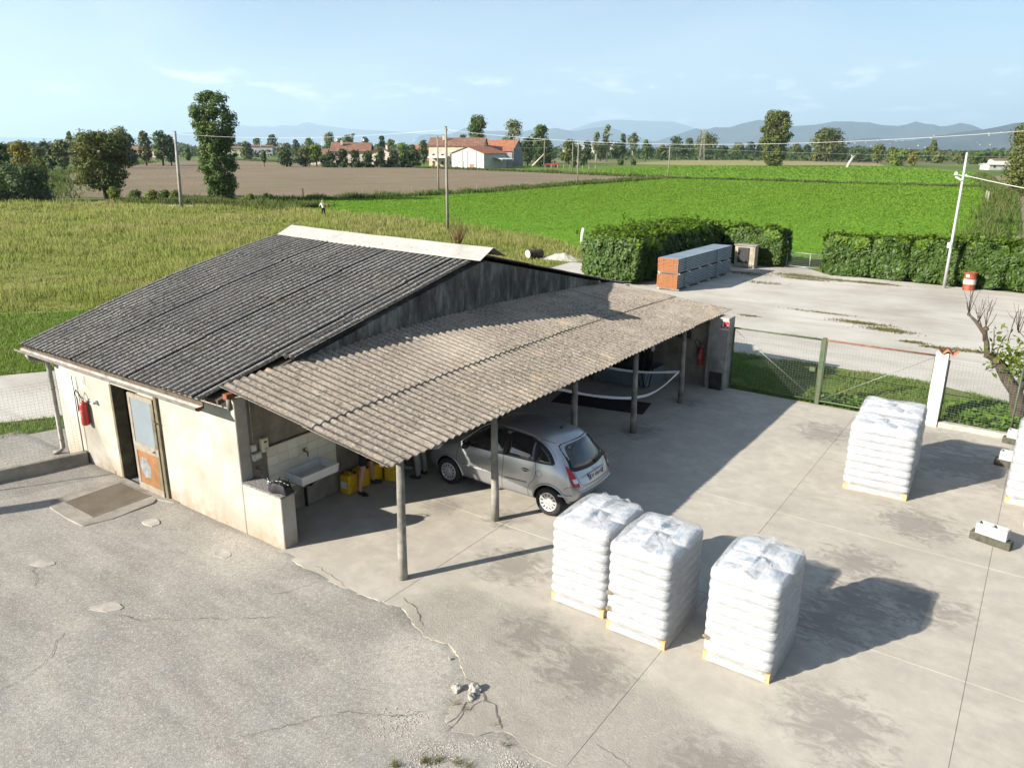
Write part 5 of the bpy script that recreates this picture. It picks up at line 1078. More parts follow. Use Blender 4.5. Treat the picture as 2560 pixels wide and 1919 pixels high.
for dx in (0.0, 0.14): MB().tube([(1.75 + dx, 12.72, 1.15), (1.74 + dx, 12.5, 0.95), (1.85 + dx, 12.1, 0.5), (1.95 + dx, 12.08, 0.12), (2.05 + dx, 12.2, 0.12), (2.05 + dx * 0.6, 12.5, 0.55), (1.95, 12.7, 0.8)], 0.02, 8).build('hose', M['blackrub'], tank, True)
M['tape'] = plain('white_barrier_tape', (0.72, 0.72, 0.74), 0.45, var=0.06)
def tape(pts, label):
    P = []; 
    for i in range(len(pts) - 1):
        for k in range(6):
            f = k / 6; P.append(Vector(pts[i]).lerp(Vector(pts[i + 1]), f))
    P.append(Vector(pts[-1])); Q = [sum((P[min(max(i + o, 0), len(P) - 1)] for o in (-3, -2, -1, 0, 1, 2, 3)), Vector()) / 7 for i in range(len(P))]; Q[0], Q[-1] = P[0], P[-1]
    vs = []
    for i, p in enumerate(Q):
        a = 0.5 * math.sin(i * 0.35); w = Vector((0.5 * math.sin(a), 0, math.cos(a))) * 0.035; vs += [p - w, p + w]
    m = len(vs); vs += [v + Vector((0.002, 0.001, 0)) for v in vs]
    fs = [(2 * i, 2 * i + 1, 2 * i + 3, 2 * i + 2) for i in range(len(Q) - 1)]
    o = MB().add(vs, fs + [tuple(x + m for x in f[::-1]) for f in fs]).build('barrier_tape', M['tape'], None, True); return tag(o, label, 'tape', 'white tapes strung under the carport')
tape([(3.30, 11.69, 0.9), (3.0, 11.0, 0.42), (2.69, 10.32, 0.36), (2.3, 9.5, 0.52), (1.91, 8.57, 0.8), (1.5, 7.7, 1.15), (0.05, 4.6, 1.75)], 'sagging white barrier tape drooping low behind the columns')
tape([(3.29, 11.70, 0.88), (2.25, 11.31, 0.76), (1.31, 10.95, 0.87), (0.03, 10.5, 1.12)], 'upper white barrier tape running back to the carport wall')
dg = thing('drain_grate', 'dark slatted drain grate in the carport floor', 'drain grate', (1.6, 10.4, 0.0), rad(12)); M['darkgrate'] = plain('dark_cast_grate', (0.045, 0.045, 0.045), 0.7, 0.3, var=0.25)
MB().bx(-1.3, 1.3, -0.5, 0.5, -0.005, 0.006).build('bed', M['blackrub'], dg)
for k in range(26): MB().bx(-1.28 + 0.1 * k, -1.23 + 0.1 * k, -0.48, 0.48, 0.006, 0.014).build('slat', M['darkgrate'], dg)
for y in (-0.5, 0.48): MB().bx(-1.3, 1.3, y, y + 0.02, 0.0065, 0.016).build('frame', M['darkgrate'], dg)
# ------------------------------------------------------------------ silver hatchback
# own frame: x from nose (0) to tail (3.86), y to either side, z up; the nose points at the shed wall
def car_build():
    car = thing('hatchback_car', 'silver five-door hatchback parked nose-in under the carport', 'car', (0.82, 4.60, 0.0), 0.0)
    t = NT('silver_paint', 0.32, 0.75, 0.5); t.col(t.mix(t.ramp(t.noise(t.obj(), 3, 4), ((0.3, 0.0), (0.7, 1.0))), (0.37, 0.38, 0.395), (0.43, 0.44, 0.455)))
    t.b.inputs['Coat Weight'].default_value = 0.5; t.b.inputs['Coat Roughness'].default_value = 0.06; paint = t.m
    g = NT('tinted_glass', 0.04, 0, 0.8); g.col((0.012, 0.014, 0.016)); g.b.inputs['Coat Weight'].default_value = 0.6; g.b.inputs['Coat Roughness'].default_value = 0.02; glass = g.m
    black = plain('black_trim', (0.015, 0.015, 0.016), 0.5, var=0.1); well = plain('wheel_well', (0.012, 0.012, 0.012), 0.95, var=0.1)
    seam = plain('panel_gap', (0.03, 0.03, 0.032), 0.7, var=0.05); red = NT('tail_lens_red', 0.12, 0, 0.6).col((0.36, 0.012, 0.014)).m; clear = NT('tail_lens_clear', 0.1, 0, 0.6).col((0.62, 0.6, 0.6)).m
    strip = plain('silver_trim', (0.3, 0.3, 0.295), 0.55, 0.1, var=0.05)
    hub = plain('hubcap_silver', (0.52, 0.52, 0.52), 0.35, 0.5, var=0.08); tyre = plain('tyre_rubber', (0.022, 0.022, 0.022), 0.8, var=0.2, scale=20)
    # stations along the car; columns: underside, sill, side, shoulder, rail, roof quarter, centre
    S = [
     [(.20, .45, .24), (.06, .50, .34), (.02, .50, .50), (.07, .47, .64), (.10, .40, .69), (.09, .22, .71), (.08, 0, .715)],
     [(.30, .62, .20), (.24, .74, .30), (.20, .765, .50), (.26, .70, .73), (.30, .52, .80), (.28, .27, .83), (.27, 0, .84)],
     [(.55, .68, .19), (.55, .80, .28), (.55, .815, .56), (.55, .75, .84), (.56, .57, .91), (.55, .29, .945), (.55, 0, .955)],
     [(.95, .70, .19), (.95, .815, .27), (.95, .83, .58), (.95, .78, .90), (.96, .64, .985), (.90, .32, 1.03), (.88, 0, 1.045)],
     [(1.32, .70, .19), (1.32, .80, .27), (1.32, .83, .58), (1.32, .79, .935), (1.40, .635, 1.225), (1.27, .34, 1.27), (1.22, 0, 1.285)],
     [(1.75, .70, .19), (1.75, .80, .27), (1.75, .832, .58), (1.75, .80, .955), (1.82, .575, 1.43), (1.75, .31, 1.485), (1.72, 0, 1.495)],
     [(2.28, .70, .19), (2.28, .80, .27), (2.28, .835, .58), (2.28, .80, .97), (2.28, .575, 1.465), (2.28, .31, 1.525), (2.28, 0, 1.535)],
     [(2.80, .70, .19), (2.80, .80, .27), (2.80, .835, .58), (2.80, .80, .985), (2.80, .57, 1.435), (2.82, .31, 1.505), (2.82, 0, 1.515)],
     [(3.15, .68, .20), (3.15, .81, .28), (3.16, .83, .60), (3.18, .79, .99), (3.16, .555, 1.375), (3.24, .31, 1.46), (3.27, 0, 1.472)],
     [(3.40, .64, .22), (3.42, .79, .30), (3.46, .81, .60), (3.47, .765, .98), (3.36, .54, 1.29), (3.42, .30, 1.385), (3.46, 0, 1.40)],
     [(3.55, .60, .24), (3.60, .74, .33), (3.64, .765, .58), (3.645, .715, .90), (3.605, .54, 1.02), (3.66, .29, 1.03), (3.69, 0, 1.035)],
     [(3.62, .56, .26), (3.70, .68, .36), (3.75, .69, .56), (3.735, .655, .74), (3.755, .50, .80), (3.80, .27, .80), (3.815, 0, .80)],
     [(3.66, .52, .27), (3.765, .62, .38), (3.83, .60, .54), (3.825, .565, .625), (3.85, .42, .635), (3.875, .22, .635), (3.885, 0, .635)],
     [(3.66, .45, .27), (3.77, .52, .37), (3.845, .50, .50), (3.865, .44, .54), (3.882, .33, .545), (3.893, .17, .545), (3.897, 0, .545)],
     [(3.62, .35, .26), (3.72, .40, .30), (3.79, .38, .36), (3.82, .32, .39), (3.835, .22, .40), (3.84, .11, .40), (3.842, 0, .40)],
    ]
    ring = 14; V = []
    for st in S:
        V.append((st[0][0], 0, st[0][2] - 0.01))
        for p in st: V.append(p)
        for p in st[-2::-1]: V.append((p[0], -p[1], p[2]))
    ring = 14
    F = []
    for i in range(len(S) - 1):
        for k in range(ring):
            k2 = (k + 1) % ring; F.append((i * ring + k, i * ring + k2, (i + 1) * ring + k2, (i + 1) * ring + k))
    F.append(tuple(range(ring))[::-1]); F.append(tuple(range((len(S) - 1) * ring, len(S) * ring)))
    base = MB().add(V, F).mesh('body_cage', [paint, well], True)
    ob = bpy.data.objects.new('body_tmp', base); COL.objects.link(ob); m = ob.modifiers.new('s', 'SUBSURF'); m.levels = m.render_levels = 3
    cuts = []
    for x in (0.80, 3.26):
        for s in (-1, 1):
            c = MB().lathe([(0.345, 0.40), (0.345, 1.1)], (x, 0, 0.285), 40, 'Y')
            c.v = [(a, b * s, c_) for a, b, c_ in c.v]; c.mi = [0] * len(c.f)
            co = bpy.data.objects.new('cut', c.mesh('cut', [well], True)); COL.objects.link(co); cuts.append(co)
            bo = ob.modifiers.new('b', 'BOOLEAN'); bo.operation = 'DIFFERENCE'; bo.object = co; bo.solver = 'EXACT'
            try: bo.material_mode = 'TRANSFER'
            except Exception: pass
    dg_ = bpy.context.evaluated_depsgraph_get()
    me = bpy.data.meshes.new_from_object(ob.evaluated_get(dg_)); me.name = 'body'
    me.polygons.foreach_set('use_smooth', [True] * len(me.polygons))
    try: me.set_sharp_from_angle(angle=rad(35))
    except Exception: pass
    # smooth uncut copy for projecting panels
    for mod in list(ob.modifiers)[1:]: ob.modifiers.remove(mod)
    bpy.context.view_layer.update(); dg_ = bpy.context.evaluated_depsgraph_get(); sm = bpy.data.meshes.new_from_object(ob.evaluated_get(dg_))
    tree = BVHTree.FromPolygons([v.co.copy() for v in sm.vertices], [tuple(p.vertices) for p in sm.polygons])
    for c in cuts: bpy.data.objects.remove(c)
    bpy.data.objects.remove(ob); bpy.data.meshes.remove(sm)
    body = inst('body', me, car)
    def hit(o, d):
        r = tree.ray_cast(Vector(o), Vector(d)); return r[0], r[1]
    def spline(poly, n=8, closed=True):
        out = []; N = len(poly); rng_ = range(N) if closed else range(N - 1)
        for i in rng_:
            p0, p1, p2, p3 = (poly[(i - 1) % N] if closed else poly[max(i - 1, 0)]), poly[i], poly[(i + 1) % N], (poly[(i + 2) % N] if closed else poly[min(i + 2, N - 1)])
            for k in range(n):
                u = k / n; out.append(tuple(0.5 * ((2 * p1[a]) + (-p0[a] + p2[a]) * u + (2 * p0[a] - 5 * p1[a] + 4 * p2[a] - p3[a]) * u * u + (-p0[a] + 3 * p1[a] - 3 * p2[a] + p3[a]) * u ** 3) for a in (0, 1)))
        if not closed: out.append(poly[-1])
        return out
    def cast(a, b, how):
        if how == 'L': o, d = (a, -2, b), (0, 1, 0)
        elif how == 'R': o, d = (a, 2, b), (0, -1, 0)
        elif how == 'B': o, d = (6, a, b), (-1, 0, 0)
        elif how == 'T': o, d = (a, b, 4), (0, 0, -1)
        else: o, d = (-3, a, b), (1, 0, 0)
        p, n = hit(o, d)
        if p is None: return None
        if n.dot(Vector(d)) > 0: n = -n
        return p, n
    def patch(name, poly, how, off, mat, parent=None, sharp=True, rings=6, edge=None, n=6):
        ol = [p for i, p in enumerate(poly) for p in [tuple(poly[i][a] + (poly[(i + 1) % len(poly)][a] - poly[i][a]) * k / n for a in (0, 1)) for k in range(n)]] if sharp else spline(poly, n)
        cx, cyy = sum(p[0] for p in ol) / len(ol), sum(p[1] for p in ol) / len(ol); V = []; N = len(ol)
        for r in range(rings + 1):
            f = 1 - r / (rings + 0.5)
            f = 1.0 if r == 0 else (0.985 if r == 1 else f)
            for p in ol:
                h = cast(cx + (p[0] - cx) * f, cyy + (p[1] - cyy) * f, how)
                if h is None: return None
                V.append(h[0] + h[1] * (0.0004 if r == 0 and edge is None else off))
        h = cast(cx, cyy, how); V.append(h[0] + h[1] * off)
        F = [(r * N + k, r * N + (k + 1) % N, (r + 1) * N + (k + 1) % N, (r + 1) * N + k) for r in range(rings) for k in range(N)] + [(rings * N + k, rings * N + (k + 1) % N, (rings + 1) * N) for k in range(N)]
        return MB().add(V, F).build(name, mat, parent or car, True)
    def line(name, pts, how, w, mat, off=0.0015, smooth=True, parent=None, closed=False, tube=None):
        P = spline(pts, 6, closed) if smooth else pts
        if not smooth:
            P = [tuple(a[i] + (b[i] - a[i]) * k / 6 for i in (0, 1)) for a, b in zip(pts[:-1], pts[1:]) for k in range(6)] + [pts[-1]]
        H = [cast(a, b, how) for a, b in P]; H = [h for h in H if h]
        if len(H) < 2: return None
        if closed: H.append(H[0])
        if tube: return MB().tube([h[0] + h[1] * off for h in H], tube, 8).build(name, mat, parent or car, True)
        V = []
        for i, (p, n) in enumerate(H):
            d = (H[min(i + 1, len(H) - 1)][0] - H[max(i - 1, 0)][0]).normalized(); s = d.cross(n).normalized() * w * 0.5
            V += [p + n * off - s, p + n * off + s]
        return MB().add(V, [(2 * i, 2 * i + 1, 2 * i + 3, 2 * i + 2) for i in range(len(H) - 1)]).build(name, mat, parent or car, True)
    # glass outlines (side view)
    DLO = [(1.10, .97), (1.22, 1.09), (1.42, 1.26), (1.66, 1.385), (1.95, 1.425), (2.3, 1.43), (2.65, 1.405), (2.93, 1.345), (3.16, 1.235), (3.30, 1.10), (3.32, 1.03), (3.18, 1.005), (2.8, .995), (2.2, .98), (1.6, .965)]
    fd = [(1.16, .985), (1.25, 1.09), (1.45, 1.25), (1.68, 1.365), (1.95, 1.40), (2.14, 1.405), (2.16, .995), (1.7, .985)]
    rdw = [(2.24, .998), (2.22, 1.405), (2.5, 1.395), (2.72, 1.37), (2.84, 1.335), (2.88, 1.012), (2.5, 1.003)]
    qw = [(2.945, 1.02), (2.915, 1.305), (3.05, 1.235), (3.17, 1.15), (3.255, 1.06), (3.24, 1.03), (3.1, 1.022)]
    for sd in ('L', 'R'):
        fr = patch('window_surround', DLO, sd, 0.003, black, sharp=False, n=5)
        patch('front_side_window', fd, sd, 0.006, glass, fr, n=4); patch('rear_side_window', rdw, sd, 0.006, glass, fr, n=4); patch('quarter_window', qw, sd, 0.006, glass, fr, n=4)
        # bright arch line above the glass
        line('roof_trim', [(1.06, .965), (1.2, 1.10), (1.41, 1.285), (1.66, 1.408), (1.95, 1.448), (2.3, 1.453), (2.65, 1.43), (2.95, 1.368), (3.19, 1.255), (3.345, 1.11)], sd, 0.02, paint, 0.006, tube=0.009)
        line('door_seam', [(1.06, .97), (1.02, .75), (1.03, .45), (1.08, .29)], sd, 0.009, seam); line('door_seam', [(2.19, .985), (2.19, .7), (2.17, .45), (2.17, .29)], sd, 0.009, seam)
        line('door_seam', [(2.925, 1.0), (2.955, .85), (2.94, .70), (2.83, .55), (2.79, .42), (2.79, .29)], sd, 0.009, seam); line('sill_seam', [(1.16, .275), (2.0, .27), (2.86, .275)], sd, 0.009, seam)
        for x0, x1 in ((1.14, 2.1), (2.24, 2.76)):
            line('rub_strip', [(x0, .545), ((x0 + x1) / 2, .555), (x1, .565)], sd, 0.03, strip, 0.003, tube=0.013)
        for x in (1.93, 2.72):
            patch('handle_recess', [(x - .075, .80), (x - .06, .84), (x + .04, .845), (x + .06, .80), (x, .775)], sd, 0.002, black, sharp=False, rings=3, n=4)
            line('door_handle', [(x - .085, .815), (x, .825), (x + .085, .82)], sd, 0.03, paint, 0.02, tube=0.013)
        line('arch_lip', [(0.80 + 0.36 * math.cos(q), .285 + 0.36 * math.sin(q)) for q in np.linspace(math.pi * 1.0, 0.0, 15)], sd, 0.03, paint, 0.004, tube=0.02)
        line('arch_lip', [(3.26 + 0.36 * math.cos(q), .285 + 0.36 * math.sin(q)) for q in np.linspace(math.pi * 1.0, 0.0, 15)], sd, 0.03, paint, 0.004, tube=0.02)
        line('bumper_seam', [(3.57, .60), (3.63, .655), (3.72, .665)], sd, 0.009, seam)
        line('bumper_strip', [(3.45, .47), (3.60, .475), (3.70, .475)], sd, 0.03, paint, 0.006, tube=0.022)
        ys = -1 if sd == 'L' else 1
        h = cast(1.36, .99, sd); mir = MB().lathe([(0.0, -0.095), (0.055, -0.085), (0.075, -0.03), (0.075, 0.03), (0.055, 0.085), (0.0, 0.095)], (0, 0, 0), 14, 'Y').build('mirror', black, car, True, loc=(1.36, ys * 0.93, 1.03)); mir.scale = (0.8, 1.0, 0.9)
        MB().tube([(0, -ys * 0.16, -0.05), (0, 0, 0)], 0.02, 8).build('mirror_arm', black, mir)
        patch('headlight', [(.14, .60), (.2, .72), (.42, .80), (.60, .83), (.50, .70), (.28, .62)], sd, 0.004, clear, n=4)
    line('fuel_flap', [(3.03 + .065 * math.cos(q), .80 + .065 * math.sin(q)) for q in np.linspace(0, 6.28, 13)[:-1]], 'L', 0.006, seam, closed=True)
    # rear glass, lamps, plate
    rg = patch('rear_glass_surround', [(-.50, 1.33), (-.25, 1.385), (0, 1.392), (.25, 1.385), (.50, 1.33), (.57, 1.08), (.60, .935), (.3, .90), (0, .895), (-.3, .90), (-.60, .935), (-.57, 1.08)], 'B', 0.003, black, sharp=False, n=4)
    patch('rear_window', [(-.44, 1.31), (-.22, 1.355), (0, 1.36), (.22, 1.355), (.44, 1.31), (.51, 1.10), (.52, .985), (.3, .96), (0, .955), (-.3, .96), (-.52, .985), (-.51, 1.10)], 'B', 0.006, glass, rg, sharp=False, n=4)
    line('tailgate_seam', [(-.56, .92), (-.545, .80), (-.52, .70), (-.45, .655), (0, .648), (.45, .655), (.52, .70), (.545, .80), (.56, .92)], 'B', 0.009, seam)
    for s in (-1, 1):
        tl = patch('tail_light', [(s * .60, .93), (s * .575, .80), (s * .555, .655), (s * .60, .64), (s * .668, .655), (s * .70, .80), (s * .672, .95), (s * .64, 1.04)], 'B', 0.012, red, n=4, edge=1)
        if tl: patch('reversing_lens', [(s * .582, .80), (s * .57, .73), (s * .60, .715), (s * .655, .725), (s * .665, .80)], 'B', 0.016, clear, tl, n=3, edge=1, rings=3)
    pl_ = thing('x', 'x', 'x') if False else None
    plate = MB().box((0, 0, 0), (0.008, 0.52, 0.11)).build('number_plate', M['whitep'], car, loc=(3.835, 0, .745), rot=(0, rad(-9), 0))
    for s in (-1, 1): MB().box((0.0045, s * 0.238, 0), (0.002, 0.04, 0.108)).build('plate_band', plain('plate_blue', (0.02, 0.06, 0.3), 0.4), plate)
    text('DP 686HB', 0.105, (0.0055, 0, -0.002), (rad(90), 0, rad(90)), black, plate)
    MB().bx(-0.03, 0.02, -0.27, 0.27, 0.06, 0.085).build('plate_lip', paint, plate, bevel=0.006)
    for k in range(2):
        mb = MB(); z = 0.012 + 0.028 * k
        mb.tube([(0, -0.035, z - 0.022), (0.004, 0, z), (0, 0.035, z - 0.022)], 0.006, 6).build('chevron_badge', hub, car, loc=(3.808, 0, .855))
    for s, tx, y in ((-1, 'CITROËN', -0.40), (1, 'C3', 0.36)): text(tx, 0.04, (3.79, y, .80), (rad(90), 0, rad(90)), hub, car, 'badge_lettering')
    wb = MB().lathe([(0.03, -.01), (0.03, .02), (0, .025)], (0, 0, 0), 10, 'X').build('rear_wiper', black, car, loc=(3.735, 0.12, .94)); MB().tube([(0.02, 0, 0), (0.02, 0.25, 0.04), (0.0, 0.42, 0.06)], [0.012, 0.009, 0.006], 6).build('wiper_blade', black, wb)
    line('rear_bumper_strip', [(-.60, .545), (-.3, .55), (0, .55), (.3, .55), (.60, .545)], 'B', 0.03, paint, 0.004, tube=0.02)
    line('bumper_top_seam', [(-.64, .625), (-.3, .63), (0, .63), (.3, .63), (.64, .625)], 'B', 0.008, seam)
    line('spoiler', [(3.30, -.50), (3.39, -.26), (3.43, 0), (3.39, .26), (3.30, .50)], 'T', 0.03, paint, 0.004, tube=0.013)
    for s in (-1, 1): line('roof_gutter', [(1.75, s * .53), (2.3, s * .535), (2.8, s * .53), (3.2, s * .49)], 'T', 0.012, seam)
    ant = MB().lathe([(0.035, -.004), (0.03, .015), (0.012, .03), (0, .03)], (0, 0, 0), 10).build('antenna_base', black, car, loc=(3.02, 0, 1.5)); MB().tube([(0, 0, .02), (0.16, 0, .16)], [0.006, 0.003], 6).build('antenna_rod', black, ant)
    patch('windscreen', [(-.52, 1.07), (-.5, 1.25), (-.4, 1.42), (0, 1.44), (.4, 1.42), (.5, 1.25), (.52, 1.07), (0, 1.06)], 'F', 0.005, glass, n=4)
    line('bonnet_seam', [(-.5, .70), (0, .735), (.5, .70)], 'F', 0.01, seam)
    # wheels
    ty = MB().lathe([(0.185, -.08), (0.21, -.086), (0.27, -.086), (0.284, -.07), (0.287, 0), (0.284, .07), (0.27, .086), (0.21, .086), (0.185, .08), (0.185, -.08)], (0, 0, 0), 40, 'Y').mesh('tyre', tyre, True)
    dk = MB().lathe([(0.0, .03), (0.19, .03), (0.19, .045), (0.0, .045)], (0, 0, 0), 30, 'Y').mesh('brake_disc', well, True)
    hb = MB(); n = 12
    hb.lathe([(0.0, -.092), (0.03, -.091), (0.042, -.084), (0.10, -.082), (0.165, -.082), (0.175, -.088), (0.19, -.083), (0.193, -.06), (0.0, -.06)], (0, 0, 0), 36, 'Y')
    for k in range(n):
        q = 2 * math.pi * k / n; c, s = math.cos(q), math.sin(q); d = Vector((c, 0, s)); w = Vector((-s, 0, c))
        A_, B_ = d * 0.105, d * 0.162
        vs = [A_ - w * .007 + Vector((0, -.0835, 0)), A_ + w * .007 + Vector((0, -.0835, 0)), B_ + w * .016 + Vector((0, -.0835, 0)), B_ - w * .016 + Vector((0, -.0835, 0))]
        vs += [v + Vector((0, .012, 0)) for v in vs]; hb.add(vs, ((0, 1, 2, 3), (7, 6, 5, 4), (0, 4, 5, 1), (1, 5, 6, 2), (2, 6, 7, 3), (3, 7, 4, 0)), 1)
    hm = hb.mesh('hubcap', [hub, well], 'auto')
    for x in (0.80, 3.26):
        for s in (-1, 1):
            w = bpy.data.objects.new('wheel', ty); COL.objects.link(w); w.parent = car; w.location = (x, s * 0.735, 0.287); w.rotation_euler = (0, random.uniform(0, 1), math.pi if s > 0 else 0)
            inst('hubcap', hm, w); inst('brake_disc', dk, w)
    MB().bx(0.5, 3.4, -0.55, 0.55, 0.17, 0.24).build('underbody', well, car)
    return car
car_build()
# ------------------------------------------------------------------ people
def skin_mesh(name, verts, edges, radii, mat, sub=2, root=0):
    me = bpy.data.meshes.new(name); me.from_pydata([tuple(v) for v in verts], edges, [])
    ob = bpy.data.objects.new(name, me); COL.objects.link(ob)
    sk = ob.modifiers.new('k', 'SKIN'); sk.use_smooth_shade = True
    layer = me.skin_vertices[0] if len(me.skin_vertices) else None
    if layer is None:
        ob.modifiers.remove(sk); bm = bmesh.new(); bm.from_mesh(me); bm.verts.layers.skin.verify(); bm.to_mesh(me); bm.free(); sk = ob.modifiers.new('k', 'SKIN'); sk.use_smooth_shade = True; layer = me.skin_vertices[0]
    for i, r in enumerate(radii):
        layer.data[i].radius = (r, r) if not isinstance(r, tuple) else r; layer.data[i].use_root = (i == root)
    ss = ob.modifiers.new('s', 'SUBSURF'); ss.levels = ss.render_levels = sub
    bpy.context.view_layer.update(); dg_ = bpy.context.evaluated_depsgraph_get(); out = bpy.data.meshes.new_from_object(ob.evaluated_get(dg_)); out.name = name
    bpy.data.objects.remove(ob); out.materials.clear(); out.materials.append(mat); out.polygons.foreach_set('use_smooth', [True] * len(out.polygons)); return out
M['skin'] = plain('skin', (0.42, 0.24, 0.16), 0.55, var=0.08, scale=8); M['hair'] = plain('dark_hair', (0.03, 0.022, 0.016), 0.7, var=0.3, scale=30)
def person(loc, rz, label, top, legs, shoes, shorts=False, stance=0.13, bend=0.0, arms=None, cap=None, stride=0.0):
    """standing figure facing +y in its own frame; heights for 1.75 m"""
    p = thing('person', label, 'person', loc, rz); lean = lambda y, z: (y + bend * max(0, z - 0.95) * 0.55, z - 0.12 * bend * max(0, z - 0.95))
    def J(x, y, z): yy, zz = lean(y, z); return (x, yy, zz)
    V = []; E_ = []; R = []
    def add(v, r, par=None):
        V.append(v); R.append(r)
        if par is not None: E_.append((par, len(V) - 1))
        return len(V) - 1
    pel = add(J(0, 0, 0.96), 0.125); sp = add(J(0, 0.01, 1.12), 0.115, pel); ch = add(J(0, 0.0, 1.32), 0.13, sp); nk0 = add(J(0, -0.01, 1.47), 0.065, ch); nk = add(J(0, 0.0, 1.53), 0.052, nk0); hd = add(J(0, 0.025, 1.60), 0.07, nk); h2 = add(J(0, 0.02, 1.68), 0.082, hd); add(J(0, 0.01, 1.73), 0.055, h2); add(J(0, 0.115, 1.615), 0.014, hd)
    legs_j = {}
    for s in (-1, 1):
        st = stride * s
        hip = add((s * 0.095, 0, 0.90), 0.085, pel); kn = add((s * (0.09 + stance * 0.2), 0.03 + st * 0.5, 0.49), 0.057, hip); cf = add((s * (0.09 + stance * 0.3), 0.0 + st * 0.8, 0.34), 0.056, kn); an = add((s * (0.09 + stance * 0.4), -0.01 + st, 0.09), 0.036, cf); bl = add((s * (0.1 + stance * 0.45), 0.09 + st, 0.04), 0.035, an); add((s * (0.105 + stance * 0.5), 0.17 + st, 0.03), 0.026, bl)
        legs_j[s] = [V[hip], V[kn], V[cf], V[an], V[bl], V[-1]]
        sh = add(J(s * 0.18, 0, 1.43), 0.062, ch)
        el, wr = (arms or {}).get(s, (J(s * 0.25, -0.02, 1.15), J(s * 0.24, 0.10, 0.92)))
        e_ = add(el, 0.043, sh); w_ = add(wr, 0.028, e_); d = (Vector(wr) - Vector(el)).normalized()
        pa = add(tuple(Vector(wr) + d * 0.07), (0.036, 0.02), w_)
        side = Vector((s, 0.3, 0)).cross(d).normalized()
        for k in range(4):
            b0 = Vector(V[pa]) + side * (k - 1.5) * 0.019; L_ = (0.06, 0.07, 0.065, 0.05)[k]; curl = Vector((-s * 0.4, 0.2, 0))
            k1 = add(tuple(b0 + d * L_ * 0.6), 0.0095, pa); add(tuple(b0 + d * L_ * 1.0 + curl * 0.04), 0.008, k1)
        tb = add(tuple(Vector(wr) + d * 0.03 + side * -0.035), 0.011, w_); add(tuple(Vector(wr) + d * 0.075 + side * -0.05), 0.0085, tb)
        legs_j[('arm', s)] = [V[sh], el, wr]
    body = inst('body', skin_mesh('body', V, E_, R, M['skin'], 2), p)
    tv = [J(0, 0, 0.93), J(0, 0.01, 1.12), J(0, 0, 1.32), J(0, -0.01, 1.46)]; te = [(0, 1), (1, 2), (2, 3)]; tr = [0.155, 0.14, 0.155, 0.085]
    for s in (-1, 1):
        a = legs_j[('arm', s)]; n = len(tv); mid = tuple((Vector(a[0]) + Vector(a[1])) / 2); tv += [a[0], mid, tuple(Vector(a[0]).lerp(Vector(a[1]), 0.8))]; te += [(2, n), (n, n + 1), (n + 1, n + 2)]; tr += [0.08, 0.064, 0.06]
    inst('shirt', skin_mesh('shirt', tv, te, tr, top, 2), p)
    lv = [(0, 0, 0.99)]; le = []; lr = [0.155]
    for s in (-1, 1):
        j = legs_j[s]; n = len(lv)
        if shorts: q = [j[0], tuple(Vector(j[0]).lerp(Vector(j[1]), 0.85))]; rr = [0.105, 0.092]
        else: q = [j[0], j[1], j[2], (j[3][0], j[3][1], 0.10)]; rr = [0.10, 0.075, 0.07, 0.062]
        for k, v in enumerate(q): lv.append(v); lr.append(rr[k]); le.append((0 if k == 0 else n + k - 1, n + k))
    inst('shorts' if shorts else 'trousers', skin_mesh('trousers', lv, le, lr, legs, 2), p)
    for s in (-1, 1):
        j = legs_j[s]; inst('shoe', skin_mesh('shoe', [(j[3][0], j[3][1] - 0.045, 0.05), (j[3][0], j[3][1] + 0.02, 0.06), j[4], (j[5][0], j[5][1] + 0.02, 0.04)], [(0, 1), (1, 2), (2, 3)], [(0.045, 0.045), (0.05, 0.055), (0.05, 0.042), (0.04, 0.034)], shoes, 2), p)
    hc = J(0, -0.005, 1.675)
    bm = bmesh.new(); bmesh.ops.create_uvsphere(bm, u_segments=16, v_segments=10, radius=0.1)
    bmesh.ops.delete(bm, geom=[v for v in bm.verts if v.co.z < (-0.02 if v.co.y < 0.02 else 0.035)], context='VERTS')
    me = bpy.data.meshes.new('hair'); bm.to_mesh(me); bm.free(); me.materials.append(cap or M['hair']); me.polygons.foreach_set('use_smooth', [True] * len(me.polygons)); o = inst('cap' if cap else 'hair', me, p, hc); o.scale = (0.88, 1.02, 0.95)
    if cap: MB().box((0, 0.13, 0.035), (0.13, 0.09, 0.012)).build('peak', cap, o, bevel=0.004)
    for s in (-1, 1):
        e = MB().lathe([(0.0, -.006), (0.011, 0.0), (0.0, .006)], (0, 0, 0), 8, 'Y').build('eye', M['blackrub'], body, True, loc=J(s * 0.033, 0.092, 1.655)); MB().lathe([(0.0, -.01), (0.02, -.004), (0.022, .006), (0, .01)], (0, 0, 0), 8, 'X').build('ear', M['skin'], body, True, loc=J(s * 0.085, 0.015, 1.64))
    MB().box((0, 0, 0), (0.045, 0.008, 0.009)).build('mouth', plain('lips', (0.3, 0.12, 0.1), 0.6), body, loc=J(0, 0.098, 1.575))
    return p
cl = lambda n, c: plain(n, c, 0.85, var=0.15, scale=14, bump=0.3)
person((0.42, 2.6, 0.0), rad(-70), 'bare-legged person in black shorts and black shoes beside the yellow jerrycans', cl('dark_tee', (0.03, 0.03, 0.035)), cl('black_shorts', (0.014, 0.014, 0.016)), M['blackrub'], True, 0.5)
person((0.42, 3.52, 0.0), rad(-75), 'person in grey sneakers behind the front column, mostly hidden by the roof', cl('grey_tee', (0.12, 0.12, 0.13)), cl('dark_jeans', (0.035, 0.04, 0.05)), cl('grey_sneakers', (0.33, 0.33, 0.32)), False, 0.5)
